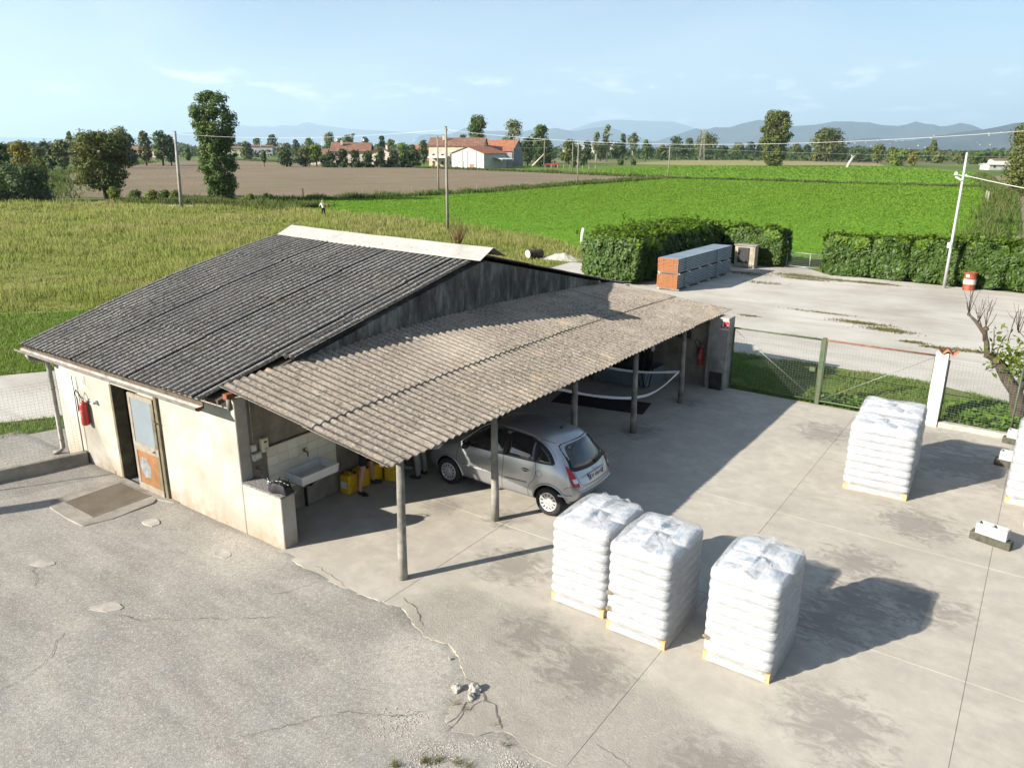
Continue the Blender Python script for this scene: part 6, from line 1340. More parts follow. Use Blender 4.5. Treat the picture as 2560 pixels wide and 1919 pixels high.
person((0.92, 3.72, 0.0), rad(100), 'person in grey trousers standing at the car bonnet', cl('olive_shirt', (0.09, 0.09, 0.07)), cl('grey_trousers', (0.2, 0.2, 0.19)), M['blackrub'], False, 0.12)
mw = VF(-19.2, 78.6)
hv = NT('checked_green_vest', 0.8); o_ = hv.obj(); hv.col(hv.ramp(hv.noise(o_, 9, 2), ((0.42, (0.16, 0.3, 0.2)), (0.52, (0.6, 0.66, 0.6))))); 
mower = person((mw[0], mw[1], -0.05), YAW + rad(30), 'person in a pale green and white top strimming the meadow grass', hv.m, cl('black_work_trousers', (0.02, 0.02, 0.022)), M['blackrub'], False, 0.3, 0.55, {-1: ((-0.3, 0.22, 1.2), (-0.3, 0.42, 1.05)), 1: ((0.27, 0.15, 1.12), (0.2, 0.38, 0.98))}, cl('tan_cap', (0.35, 0.3, 0.2)), 0.12)
st = thing('strimmer', 'long strimmer held by the person mowing the meadow', 'strimmer', (mw[0], mw[1], -0.05), YAW + rad(30))
MB().tube([(0.42, -0.05, 1.25), (0.2, 0.4, 1.0), (-0.45, 1.35, 0.12)], 0.018, 8).build('shaft', M['zinc'], st, True); MB().box((0.45, -0.12, 1.28), (0.22, 0.24, 0.22)).build('motor', M['extred'], st, bevel=0.03); MB().lathe([(0.14, 0.0), (0.1, 0.07), (0, 0.09)], (-0.47, 1.38, 0.05), 12).build('guard', M['blackrub'], st); MB().tube([(-0.32, 0.4, 1.02), (-0.1, 0.42, 0.98), (0.2, 0.4, 1.0)], 0.014, 6).build('handlebar', M['blackrub'], st)
# ------------------------------------------------------------------ hedges, trees, shrubs
M['bark'] = plain('bark', (0.075, 0.058, 0.042), 0.95, var=0.35, scale=5, bump=0.8)
M['barkpale'] = plain('pale_bark', (0.4, 0.37, 0.32), 0.9, var=0.25, scale=3, bump=0.5)
LEAF = {
 'dark': leafmat('leaf_dark', (0.02816, 0.04608, 0.01152), (0.0576, 0.08448, 0.02048), (0.04096, 0.06656, 0.01536), 0.22),
 'mid': leafmat('leaf_mid', (0.0512, 0.08448, 0.01792), (0.1024, 0.1472, 0.03072), (0.0704, 0.1152, 0.02304), 0.28),
 'olive': leafmat('leaf_olive', (0.0704, 0.0896, 0.02176), (0.128, 0.1472, 0.0384), (0.096, 0.1088, 0.0256), 0.28),
 'lime': leafmat('leaf_lime', (0.096, 0.1344, 0.01792), (0.1664, 0.2048, 0.03072), (0.1152, 0.1664, 0.02304), 0.32),
 'yellow': leafmat('leaf_yellow', (0.1408, 0.128, 0.01536), (0.256, 0.2048, 0.0256), (0.1024, 0.1216, 0.01792), 0.32),
 'brownish': leafmat('leaf_brownish', (0.0512, 0.07424, 0.01664), (0.1088, 0.1344, 0.03072), (0.128, 0.1178, 0.03328), 0.28, patch=0.35),
 'pale': leafmat('leaf_pale', (0.1024, 0.1216, 0.0448), (0.1792, 0.192, 0.0768), (0.1408, 0.1536, 0.0576), 0.3),
 'fig': leafmat('leaf_fig', (0.0448, 0.07424, 0.02816), (0.0896, 0.1254, 0.0512), (0.0576, 0.0896, 0.032), 0.25),
 'plane': leafmat('leaf_plane', (0.0576, 0.0768, 0.01664), (0.128, 0.1472, 0.032), (0.096, 0.1024, 0.02048), 0.28),
 'willow': leafmat('leaf_willow', (0.0768, 0.096, 0.0256), (0.1536, 0.1664, 0.0448), (0.1024, 0.1152, 0.0256), 0.3),
 'poplar': leafmat('leaf_poplar', (0.0512, 0.08704, 0.02048), (0.128, 0.1792, 0.04608), (0.0768, 0.1216, 0.0256), 0.28, 0.5, 0.25),
 'laurel': leafmat('leaf_laurel', (0.022, 0.05, 0.007), (0.07, 0.12, 0.016), (0.04, 0.075, 0.01), 0.2, 0.5, 0.22, 0.9),
 'laurel_new': leafmat('leaf_laurel_sprout', (0.06, 0.115, 0.009), (0.13, 0.2, 0.016), (0.085, 0.15, 0.011), 0.3, 0.5, 0.22, 0.9),
}
def crown_np(prof, z0, z1, K, n, clump, size, seed, gaps=0.0, squash=0.85):
    """leaf quads on the shells of K clumps that fill an envelope of revolution; prof(t) is its radius"""
    r = np.random.default_rng(seed); t = r.uniform(0.02, 0.98, K); a = r.uniform(0, 2 * math.pi, K)
    R = np.array([prof(x) for x in t]); rb = clump * r.uniform(0.65, 1.25, K); rr = np.clip(R - rb * 0.7, 0, None) * np.sqrt(r.uniform(0.25, 1.0, K))
    C_ = np.stack([rr * np.cos(a), rr * np.sin(a), z0 + (z1 - z0) * t], 1); C_[:, 2] = np.clip(C_[:, 2], z0 + rb * 0.5, z1 - rb * 0.75)
    k = r.choice(K, n, p=rb ** 2 / (rb ** 2).sum()); d = r.normal(0, 1, (n, 3)); d /= np.linalg.norm(d, axis=1)[:, None]
    P = C_[k] + d * (rb[k] * r.uniform(0.3, 1.12, n) ** 0.8)[:, None] * np.array([1, 1, squash])
    V, F = leaves_np(P, size, 0.15, 1.35, d, r); return V, F, C_
def tree(X, Y, h, R, kind, cb, label, group, prof=None, K=None, seed=0, trunk_r=None, cat='tree', name='tree', dens=1.0, clump=None, vf=True, size=None, pale=False, lean=(0, 0), bark=None):
    p = VF(X, Y, -0.08) if vf else (X, Y, -0.05); D = math.dist(p[:2], (11.08, -7.42)); size = size or max(0.15, D * 0.0020)
    t = thing(name, label, cat, p, 0, group); z0 = h * cb
    pf = prof or (lambda q: R * (max(0.0, 1 - (2 * q - 1.0) ** 2)) ** 0.42 * (1.05 - 0.25 * q))
    area = 2 * math.pi * R * (h - z0); n = int(min(24000, max(500, 5.2 * dens * area / size ** 2 * 0.62))); K = K or int(min(80, max(16, 12 + (h - z0) / R * 12)))
    V, F, C_ = crown_np(pf, z0, h, K, n, clump or R * 0.45, size, seed + 17)
    inst('crown', np_mesh('crown', V, F, LEAF[kind]), t)
    tr = trunk_r or max(0.08, 0.05 * R + 0.012 * h); rr = random.Random(seed); mb = MB()
    top = max(z0 + (h - z0) * 0.6, 0.3); bend = rr.uniform(-0.06, 0.06) * h
    mb.tube([(0, 0, -0.1), (0.02 * h * rr.uniform(-1, 1), 0, top * 0.35), (bend * 0.5 + lean[0] * 0.5, bend * 0.4, top * 0.7), (bend + lean[0], bend * 0.7, top)], [tr * 1.25, tr, tr * 0.75, tr * 0.35], 7)
    for c in sorted(C_.tolist(), key=lambda c: c[2])[:6 if R > 2 else 3]:
        f = min(0.9, max(0.3, c[2] / h * 0.7)); mb.tube([(bend * f * 0.6, bend * f * 0.4, top * f), (c[0] * 0.5, c[1] * 0.5, (top * f + c[2]) / 2 + 0.1), tuple(c)], [tr * 0.4, tr * 0.28, tr * 0.1], 5)
    mb.build('trunk', bark or (M['barkpale'] if pale else M['bark']), t, True); return t
ORD = ['leftmost', 'second', 'third', 'fourth', 'fifth', 'sixth', 'seventh', 'eighth', 'ninth', 'tenth', 'eleventh', 'twelfth', 'thirteenth', 'fourteenth', 'fifteenth', 'sixteenth', 'seventeenth', 'eighteenth', 'nineteenth', 'twentieth']
ADJ = {'dark': 'dark green', 'mid': 'mid green', 'olive': 'olive green', 'lime': 'light green', 'yellow': 'yellowing', 'brownish': 'brownish', 'pale': 'pale feathery', 'plane': 'tall dense', 'willow': 'drooping', 'fig': 'low broad'}
ROWS_T = [(-97.0, 150.0, 7.6, 2.4, 'dark', 0.05), (-99.4, 160.0, 7.8, 2.8, 'yellow', 0.05), (-90.1, 150.0, 6.5, 1.7, 'olive', 0.05), (-134.5, 230.0, 7.2, 2.4, 'dark', 0.1), (-130.9, 230.0, 8.8, 3.1, 'olive', 0.1), (-144.8, 260.0, 11.5, 1.3, 'pale', 0.3), (-148.6, 300.0, 14.4, 4.8, 'pale', 0.3), (-126.8, 260.0, 11.1, 4.8, 'dark', 0.1), (-139.3, 300.0, 12.5, 3.1, 'olive', 0.15), (-133.0, 300.0, 12.8, 3.8, 'mid', 0.15), (-129.8, 300.0, 11.0, 2.6, 'dark', 0.15), (-172.6, 420.0, 7.9, 2.0, 'mid', 0.05), (-248.4, 420.0, 9.3, 3.6, 'dark', 0.1), (-151.2, 450.0, 10.2, 4.1, 'olive', 0.05), (-289.3, 900.0, 17.3, 6.6, 'olive', 0.2), (-242.6, 800.0, 19.3, 6.8, 'dark', 0.2), (-94.6, 300.0, 5.6, 1.1, 'mid', 0.3), (-85.9, 299, 6.7, 3.8, 'dark', 0.02), (-79.5, 302.0, 7.2, 4.0, 'olive', 0.1), (-77.2, 310.1, 8.6, 3.0, 'lime', 0.2), (-71.1, 298.1, 4.3, 2.5, 'dark', 0.02), (-86.9, 380.0, 10.2, 4.2, 'mid', 0.2), (-185.3, 800.0, 22.8, 5.8, 'pale', 0.4), (-179.8, 700.0, 15.7, 5.1, 'lime', 0.2), (-145.6, 700.0, 18.2, 6.4, 'mid', 0.2), (-148.7, 800.0, 17.8, 4.9, 'dark', 0.2), (-58.6, 420.0, 9.8, 4.6, 'lime', 0.1), (-40.8, 360.0, 10.5, 2.9, 'mid', 0.1), (-77.0, 500.0, 12.6, 3.4, 'lime', 0.2), (-99.3, 600.0, 16.4, 3.3, 'dark', 0.2), (-53.7, 420.0, 8.9, 3.1, 'olive', 0.1), (-17.3, 380.0, 22.3, 6.0, 'mid', 0.35), (-25.5, 400.0, 13.9, 3.4, 'dark', 0.2), (-0.4, 390.0, 20.9, 6.2, 'pale', 0.3), (11.7, 350.0, 17.2, 4.9, 'mid', 0.3), (12.2, 320.2, 10.4, 5.3, 'dark', 0.08), (6.2, 350.0, 12.0, 3.8, 'dark', 0.1), (-4.8, 420.0, 13.0, 2.6, 'mid', 0.1), (26.9, 386.5, 11.6, 4.9, 'olive', 0.15), (36.9, 400.0, 11.2, 2.9, 'dark', 0.1), (48.9, 468.9, 16.9, 2.6, 'pale', 0.3), (55.4, 471.8, 21.2, 3.2, 'pale', 0.3), (55.7, 510.0, 11.4, 6.2, 'dark', 0.2), (68.1, 516.0, 11.8, 6.6, 'dark', 0.2), (77.5, 566.5, 17.9, 2.8, 'mid', 0.3), (105.9, 705.4, 22.3, 6.4, 'pale', 0.35), (107.6, 638.3, 12.8, 5.4, 'dark', 0.15), (24.1, 315.6, 3.9, 1.2, 'mid', 0), (30.8, 354.4, 4.0, 1.5, 'mid', 0), (50.1, 371.8, 2.9, 2.0, 'mid', 0), (56.6, 374.0, 2.5, 1.8, 'olive', 0), (140.3, 690.6, 18.8, 7.6, 'dark', 0.25), (138.5, 656.2, 11.0, 6.8, 'dark', 0.2), (186.9, 847.4, 19.8, 6.7, 'mid', 0.1), (171.2, 709.5, 22.8, 12.5, 'olive', 0.1), (154.9, 635.0, 8.9, 8.5, 'dark', 0.1), (178.1, 679.0, 12.1, 6.2, 'dark', 0.15), (194.1, 688.3, 13.4, 8.8, 'olive', 0.15), (208.3, 700.0, 14.8, 4.7, 'dark', 0.15), (217.4, 701.8, 15.6, 5.6, 'olive', 0.15), (257.6, 725.0, 13.7, 6.2, 'olive', 0.2), (254.0, 689.6, 12.3, 5.0, 'dark', 0.2), (226.4, 592.7, 8.9, 4.7, 'yellow', 0.05), (223.7, 568.8, 23.0, 15.3, 'olive', 0.1), (250.1, 604.1, 10.1, 4.0, 'dark', 0.2), (230.4, 530.3, 9.2, 4.8, 'dark', 0.25), (226.5, 493.1, 11.5, 4.8, 'olive', 0.15), (227.1, 477.3, 9.8, 3.8, 'olive', 0.1), (195.5, 403.8, 8.7, 6.1, 'lime', 0.05), (211.4, 418.7, 7.2, 4.3, 'yellow', 0.05), (281.2, 533.2, 15.1, 2.9, 'brownish', 0.3), (274.4, 512.3, 7.4, 4.7, 'olive', 0.1), (303.8, 583.1, 10.7, 3.9, 'mid', 0.1), (280.4, 498.0, 7.8, 4.2, 'olive', 0.08), (282.0, 482.9, 8.1, 5.0, 'mid', 0.05), (258.0, 432.8, 6.8, 4.0, 'dark', 0.02), (324.2, 532.4, 8.3, 4.5, 'mid', 0.1), (200.0, 700.0, 10.8, 3.8, 'dark', 0.1), (236.7, 700.0, 11.1, 4.3, 'olive', 0.1), (130.6, 700.0, 11.9, 5.1, 'olive', 0.1), (49.1, 600.0, 10.7, 3.3, 'olive', 0.1), (348.9, 777.5, 10.4, 5.7, 'dark', 0.1), (377.5, 757.5, 9.7, 4.6, 'dark', 0.1), (404.9, 738.6, 7.4, 4.5, 'olive', 0.1), (432.7, 753.1, 6.7, 3.7, 'dark', 0.1), (-317.7, 500.0, 7.7, 3.7, 'olive', 0.1), (-303.0, 500.0, 8.9, 2.4, 'pale', 0.3), (-215.2, 420.0, 10.7, 3.1, 'olive', 0.2), (-256.7, 700.0, 9.3, 6.0, 'mid', 0.1), (-248.5, 700.0, 11.7, 3.8, 'dark', 0.2), (-199.6, 700.0, 11.3, 5.1, 'olive', 0.1), (-191.3, 700.0, 13.6, 3.8, 'dark', 0.2), (-152.6, 700.0, 14.7, 5.1, 'dark', 0.2), (-55.7, 600.0, 14.0, 4.4, 'dark', 0.2), (83.1, 500.0, 13.7, 2.4, 'mid', 0.2)]
def region(X, Y):
    b = X / Y
    if b < -0.36: return 'left of the tall poplar'
    if b < -0.2 : return 'between poplar and the brown-roofed bungalow'
    if b < -0.085: return 'around the brown-roofed bungalow'
    if b < 0.045: return 'around the farm with the white barn'
    if b < 0.17: return 'between farm and the long tree row'
    if b < 0.33: return 'in the row left of the tallest field tree'
    if b < 0.46: return 'right of the tallest field tree'
    return 'in the hedgerow below the hill at far right'
cnt = {}
for i, (X, Y, h, R, k, cb) in enumerate(sorted(ROWS_T, key=lambda a: a[0] / a[1])):
    rg = region(X, Y); c = cnt.get((rg, k, h < 4.5), 0); cnt[(rg, k, h < 4.5)] = c + 1; sh = h < 4.5
    lab = '%s %s %s %s, %s' % (ORD[c], ADJ[k], 'shrub' if sh else 'tree', 'from the left' if c else 'of its kind', rg)
    pf = None
    if k == 'pale' and R < 3.4: pf = lambda q, R=R: R * (0.35 + 0.75 * math.sin(math.pi * min(1, q * 1.05)) ** 0.8) * (1 if q < 0.7 else 0.8)
    tree(X, Y, h, R, k, cb, lab, 'trees ' + rg, pf, seed=i * 3 + 1, name='shrub' if sh else 'tree', cat='shrub' if sh else 'tree', dens=0.5 if k == 'pale' else 0.55 + 0.45 * ((i * 37) % 10) / 10, pale=(k == 'pale'))
for i, (X, Y, h) in enumerate([(-62.0, 268.1, 5.1), (-58.0, 269.2, 6.0), (-54.0, 270.4, 5.6), (-49.9, 271.6, 5.2), (-45.8, 272.7, 6.1), (-41.6, 273.9, 5.7), (-37.5, 275.1, 5.3), (-34.5, 276.0, 6.2)]):
    f = 1.085; tree(X * f, Y * f, h * 1.12, 2.9, 'dark', 0.0, '%s black-green conifer %s in the screen before the bungalow' % (ORD[i] if i else 'leftmost', 'from the left' if i else 'bush'), 'conifer screen before the bungalow', lambda q: 2.7 * (1 - 0.75 * q ** 2.2), seed=200 + i, name='conifer', cat='conifer')
# named individual trees
pp = lambda q: np.interp(q, [0, 0.06, 0.2, 0.34, 0.48, 0.56, 0.68, 0.8, 0.92, 1.0], [0.9, 1.7, 2.25, 2.5, 2.45, 2.35, 2.8, 3.0, 2.5, 1.0])
tree(-37.6, 100.7, 13.5, 2.9, 'poplar', 0.0, 'tall bushy poplar beside the concrete pole at the meadow edge', None, pp, K=260, seed=5, dens=1.8, clump=0.7, size=0.2, name='poplar_tree')
tree(-55.4, 106.3, 8.8, 4.3, 'brownish', 0.16, 'big round half-brown tree left of the concrete pole', None, lambda q: 4.3 * np.interp(q, [0, 0.15, 0.5, 0.8, 1], [0.45, 0.8, 1.0, 0.85, 0.3]), K=110, seed=6, dens=1.3, clump=1.1, name='round_tree')
tree(-62.5, 98.9, 4.6, 4.4, 'fig', 0.02, 'low broad dark fig bush at the left edge of the meadow', None, lambda q: 4.4 * np.interp(q, [0, 0.3, 0.7, 1], [0.85, 1.0, 0.8, 0.3]), K=80, seed=8, dens=1.3, clump=1.0, name='fig_bush', cat='bush')
tree(123.0, 375.7, 25.1, 8.0, 'plane', 0.0, 'tallest dense tree standing alone at the end of the green crop', None, lambda q: np.interp(q, [0, 0.08, 0.2, 0.35, 0.5, 0.7, 0.9, 1], [5.0, 5.6, 5.0, 5.2, 7.6, 7.9, 6.8, 3.5]), K=120, seed=9, dens=1.3, clump=2.1, name='field_tree')
tree(84.2, 130.0, 11.7, 4.2, 'willow', 0.12, 'drooping pale willow at the right edge beside the track', None, None, K=50, seed=10, dens=0.9, name='willow_tree')
for i, (X, Y, h, R, k) in enumerate(((76, 112, 4.6, 3.0, 'lime'), (83, 121, 5.4, 3.0, 'olive'), (69, 100, 3.2, 2.2, 'lime'))): tree(X, Y, h, R, k, 0.0, ('tall light green bush under the willow by the track', 'olive bush right under the willow by the track', 'lowest light green bush along the track, nearest the lamp')[i], 'bushes along the field track', seed=40 + i, name='bush', cat='bush')
tree(-50.5, 98.8, 2.0, 0.9, 'lime', 0.25, 'small yellow-green sapling in front of the round tree', None, seed=51, size=0.12, name='sapling', cat='sapling')
for i, (X, Y) in enumerate(((-45, 97.2), (-43.3, 97), (-41.8, 96.8), (-47.5, 98.2), (-33, 97.5), (-31, 98.5))): tree(X, Y, 1.7 if i < 4 else 1.3, 1.0, 'mid' if i % 2 else 'lime', 0.1, '%s leafy garden plant %s, beside the concrete pole' % (ORD[i], 'in the row' if i else 'of the row'), 'garden plants by the concrete pole', seed=60 + i, size=0.16, name='garden_plant', cat='plant')
# far-off woods and hedgerows that read as one mass
P = []
for D0, n, hh in ((640, 9000, 6.5), (1000, 9000, 10), (1500, 9000, 14), (2300, 7000, 19)):
    b = rng.uniform(-0.78, 0.78, n); d = D0 * rng.uniform(0.9, 1.15, n); q = np.array([mnoise.noise((x * 22, D0, 0)) for x in b]); hgt_ = hh * (0.35 + 1.0 * np.clip(q + 0.35, 0, 1))
    z = hgt_ * rng.uniform(0, 1, n); P.append(np.stack([b * d, d, z], 1))
P = np.concatenate(P); W_ = np.array([VF(*p) for p in P]); V, F = leaves_np(W_, cam_dist(W_) * 0.003, 0.0, 1.3)
tag(inst('far_woods', np_mesh('far_woods', V, F, LEAF['dark'])), 'far-off belts of woodland on the plain', 'woods', kind='stuff')

# ---- laurel hedges
def hedge(name, label, boxes, n, size, group, seed, bump=0.22, new=0.3):
    r = np.random.default_rng(seed); t = thing(name, label, 'hedge', (boxes[0][0], boxes[0][2], -0.04), 0, group); Ps, Ns, Zs = [], [], []
    A = [(b[1] - b[0]) * (b[3] - b[2]) + 2 * ((b[1] - b[0]) + (b[3] - b[2])) * b[4] for b in boxes]
    for b, a in zip(boxes, A):
        m = int(n * a / sum(A)); u0, u1, v0, v1, h = b; fw = np.array([(u1 - u0) * (v1 - v0), (u1 - u0) * h * 1.3, (u1 - u0) * h * 0.4, (v1 - v0) * h, (v1 - v0) * h]); f = r.choice(5, m, p=fw / fw.sum()); x, y = r.uniform(0, 1, m), r.uniform(0, 1, m)
        P = np.zeros((m, 3)); N = np.zeros((m, 3))
        for k in range(5):
            s = f == k
            if k == 0: P[s] = np.stack([u0 + (u1 - u0) * x[s], v0 + (v1 - v0) * y[s], np.full(s.sum(), h)], 1); N[s] = (0, 0, 1)
            elif k in (1, 2): P[s] = np.stack([u0 + (u1 - u0) * x[s], np.full(s.sum(), v0 if k == 1 else v1), h * y[s]], 1); N[s] = (0, -1 if k == 1 else 1, 0)
            else: P[s] = np.stack([np.full(s.sum(), u0 if k == 3 else u1), v0 + (v1 - v0) * y[s], h * x[s]], 1); N[s] = (-1 if k == 3 else 1, 0, 0)
        c = np.array([(u0 + u1) / 2, (v0 + v1) / 2, h / 2]); hs = np.array([(u1 - u0) / 2, (v1 - v0) / 2, h / 2]); q = (P - c) / hs
        e = np.clip(np.abs(q), 0, 1); rnd_ = 1 - 0.10 * ((e[:, 0] ** 6) * (e[:, 2] ** 6) + (e[:, 1] ** 6) * (e[:, 2] ** 6) + (e[:, 0] ** 6) * (e[:, 1] ** 6)); P = c + (P - c) * rnd_[:, None]
        nn_ = np.array([mnoise.noise((p[0] * 1.1, p[1] * 1.1, p[2] * 1.3 + seed)) + 0.5 * mnoise.noise((p[0] * 3, p[1] * 3, p[2] * 3 + seed)) for p in P])
        P = P + N * (bump * nn_ - r.exponential(0.09, m))[:, None] + r.normal(0, 0.03, (m, 3)); P[:, 2] = np.clip(P[:, 2], 0.05, None)
        Ps.append(P); Ns.append(N); Zs.append(P[:, 2] / h + nn_ * 0.3)
    P, N, Z = np.concatenate(Ps), np.concatenate(Ns), np.concatenate(Zs); P -= np.array([boxes[0][0], boxes[0][2], 0]); isnew = (Z > 0.93) & (r.uniform(0, 1, len(P)) < new * 3)
    for nm, msk, mt in (('crown', ~isnew, 'laurel'), ('new_growth', isnew, 'laurel_new')):
        if msk.sum() < 10: continue
        V, F = leaves_np(P[msk], size, 0.25, 1.9, N[msk], r); inst(nm, np_mesh(nm, V, F, LEAF[mt]), t)
    SP = []
    for b in boxes:
        for k in range(int((b[1] - b[0]) * (b[3] - b[2]) * 5)):
            x, y, L_ = r.uniform(b[0], b[1]), r.uniform(b[2], b[3]), r.exponential(0.14) + 0.05; m_ = int(4 + L_ * 26); tt_ = r.uniform(0, 1, m_)
            SP.append(np.stack([x + r.normal(0, 0.05, m_) + tt_ * r.normal(0, 0.08), y + r.normal(0, 0.05, m_), b[4] - 0.05 + tt_ * L_], 1))
    SP = np.concatenate(SP) - np.array([boxes[0][0], boxes[0][2], 0]); V, F = leaves_np(SP, size * 0.8, 0.2, 1.9, None, r); tag(inst('stray_shoots', np_mesh('stray_shoots', V, F, LEAF['laurel_new']), t), kind='stuff')
    mb = MB(); rr = random.Random(seed)
    for b in boxes:
        for k in range(int((b[1] - b[0] + b[3] - b[2]) * 1.2) + 1):
            x, y = rr.uniform(b[0] + 0.3, b[1] - 0.3) - boxes[0][0], rr.uniform(b[2] + 0.3, b[3] - 0.3) - boxes[0][2]
            mb.tube([(x, y, -0.05), (x + rr.uniform(-.2, .2), y + rr.uniform(-.2, .2), b[4] * 0.5), (x + rr.uniform(-.3, .3), y + rr.uniform(-.3, .3), b[4] * 0.85)], [0.035, 0.025, 0.01], 5)
    mb.build('stems', M['bark'], t); return t
hedge('laurel_hedge', 'tall laurel hedge running back behind the stacked steel planks', [(-10.0, -6.0, 28.4, 41.4, 2.45)], 46000, 0.12, 'laurel hedges round the gravel yard', 71, 0.32, 0.4)
hedge('laurel_hedge', 'short laurel hedge between the meter cabinet and the little gate', [(-5.9, -2.0, 39.5, 41.3, 2.3)], 14000, 0.12, 'laurel hedges round the gravel yard', 72)
xs = [0.45, 3.0, 4.95, 7.5, 9.4, 12.6, 17.5]
for k, nm in enumerate(('leftmost clump of the right laurel hedge, beside the little gate', 'second clump from the gate in the right laurel hedge', 'third clump of the right laurel hedge, left of the lamp post', 'laurel clump behind the lamp post and barrel', 'laurel clump right of the barrel', 'laurel clump at the right edge behind the louvred unit')):
    hedge('laurel_hedge', nm, [(xs[k] - 0.05, xs[k + 1] + 0.05, 38.55 - 0.03 * k, 40.1, 2.28 + 0.05 * k)], 10000, 0.12, 'clumps of the right laurel hedge', 80 + k, 0.26)
# ---- pruned tree at the right, new shoots, leafy weeds
pt = thing('pruned_tree', 'hard-pruned tree with bare knobby limbs at the right edge', 'tree', (11.1, 15.0, 0))
mb = MB()
def br(pts, r0, r1, n=7):
    m = len(pts); mb.tube([(a - 11.1, b - 15.0, c) for a, b, c in pts], [r0 + (r1 - r0) * i / (m - 1) for i in range(m)], n)
br([(11.2, 14.9, -0.1), (11.08, 14.9, 0.6), (10.98, 14.9, 0.95), (10.72, 14.85, 1.27), (10.5, 14.85, 1.62), (10.38, 14.85, 1.74)], 0.2, 0.1, 10); br([(10.98, 14.9, 0.95), (11.1, 15.0, 1.3), (11.25, 15.05, 1.7), (11.3, 15.1, 2.1)], 0.14, 0.06, 9)
mb.build('trunk', M['bark'], pt, True); mb = MB()
br([(10.4, 14.85, 1.72), (10.22, 14.85, 1.78), (10.16, 14.85, 2.1), (10.08, 14.85, 2.32), (9.85, 14.85, 2.6), (9.66, 14.85, 2.77)], 0.085, 0.03); br([(10.12, 14.85, 2.15), (10.07, 14.85, 2.41), (10.08, 14.85, 2.45)], 0.06, 0.05)
for a, b, r_ in (((9.66, 2.77), (9.65, 3.36), .018), ((9.66, 2.77), (9.55, 3.1), .01), ((10.0, 2.45), (9.85, 3.02), .014), ((10.07, 2.43), (10.0, 2.75), .012), ((10.08, 2.43), (10.1, 3.2), .016), ((10.09, 2.45), (10.25, 2.85), .012), ((9.9, 2.55), (9.75, 2.95), .01), ((10.1, 2.9), (9.95, 3.1), .007), ((10.1, 2.95), (10.2, 3.15), .007), ((10.3, 1.78), (10.25, 2.5), .012), ((10.4, 1.74), (10.55, 2.4), .012), ((11.28, 2.05), (10.75, 2.5), .02), ((10.78, 2.45), (10.74, 3.05), .014), ((10.78, 2.48), (10.6, 2.8), .01), ((10.8, 2.45), (10.95, 3.1), .012), ((11.3, 2.1), (11.2, 3.2), .02), ((11.3, 2.1), (11.45, 3.1), .018), ((11.2, 2.9), (11.05, 3.2), .008), ((10.6, 2.8), (10.45, 2.95), .006), ((10.74, 2.8), (10.9, 2.95), .006), ((11.35, 2.6), (11.5, 2.85), .008), ((9.65, 3.1), (9.72, 3.28), .005), ((9.85, 2.8), (9.78, 2.98), .005), ((10.1, 3.0), (10.0, 3.3), .006)):
    m_ = ((a[0] + b[0]) / 2 + random.uniform(-.05, .05), 14.85 + random.uniform(-.05, .05), (a[1] + b[1]) / 2); br([(a[0], 14.85, a[1]), m_, (b[0], 14.85 + random.uniform(-.15, .15), b[1])], r_, r_ * 0.45, 5)
for k in range(46):
    x0, z0_ = random.choice(((9.66, 2.8), (10.07, 2.5), (9.9, 2.6), (10.3, 1.9), (10.75, 2.5), (11.25, 2.3), (10.6, 2.2), (11.3, 2.5))); a = random.uniform(-0.5, 0.5); L_ = random.uniform(0.25, 0.85)
    br([(x0, 14.85, z0_), (x0 + a * L_ * 0.4, 14.85 + random.uniform(-.1, .1), z0_ + L_ * 0.55), (x0 + a * L_, 14.85 + random.uniform(-.2, .2), z0_ + L_)], 0.007, 0.003, 4)
mb.build('branches', M['bark'], pt, True)
for (x, z, r_) in ((10.45, 1.6, .1), (10.08, 2.44, .07), (10.22, 1.78, .08), (9.66, 2.77, .045), (10.72, 1.28, .12)): inst('knob', stone_mesh('knob', r_, M['bark'], int(x * 10), 2, 1.0), pt, (x - 11.1, -0.15, z))
P = np.concatenate([rng.normal((10.7 - 11.1, -0.1, 1.75), (0.25, 0.2, 0.22), (230, 3)), rng.normal((10.75 - 11.1, -0.1, 1.45), (0.2, 0.15, 0.15), (120, 3)), rng.normal((10.95 - 11.1, -0.1, 2.1), (0.25, 0.2, 0.3), (90, 3)), rng.normal((10.35 - 11.1, -0.1, 2.15), (0.12, 0.1, 0.25), (40, 3))]); V, F = leaves_np(P, 0.075, 0.1, 2.2)
tag(inst('new_shoots', np_mesh('new_shoots', V, F, LEAF['lime']), pt), kind='stuff')
P = sample([(9.6, 14.05), (9.6, 15.2), (10.4, 15.9), (13.5, 15.8), (13.5, 14.05)], 3600, 0.0, 0.2, 25); P[:, 2] = rng.uniform(0.02, 0.32, len(P)); V, F = leaves_np(P, 0.17, 0.5, 1.5)
tag(inst('broadleaf_weeds', np_mesh('broadleaf_weeds', V, F, leafmat('broad_leaf', (0.06, 0.12, 0.012), (0.11, 0.2, 0.02), None, 0.3))), 'lush broad-leaved weeds behind the mesh fence', 'weeds', kind='stuff')
P = sample([(6.2, 14.0), (6.2, 14.8), (9.2, 14.8), (9.2, 14.0)], 1100, 0.0, 0.2, 25); P[:, 2] = rng.uniform(0.01, 0.16, len(P)); V, F = leaves_np(P, 0.1, 0.5, 1.5)
tag(inst('broadleaf_weeds', np_mesh('broadleaf_weeds', V, F, bpy.data.materials['broad_leaf'])), 'broad-leaved weeds under the gate with the brown rail', 'weeds', kind='stuff')
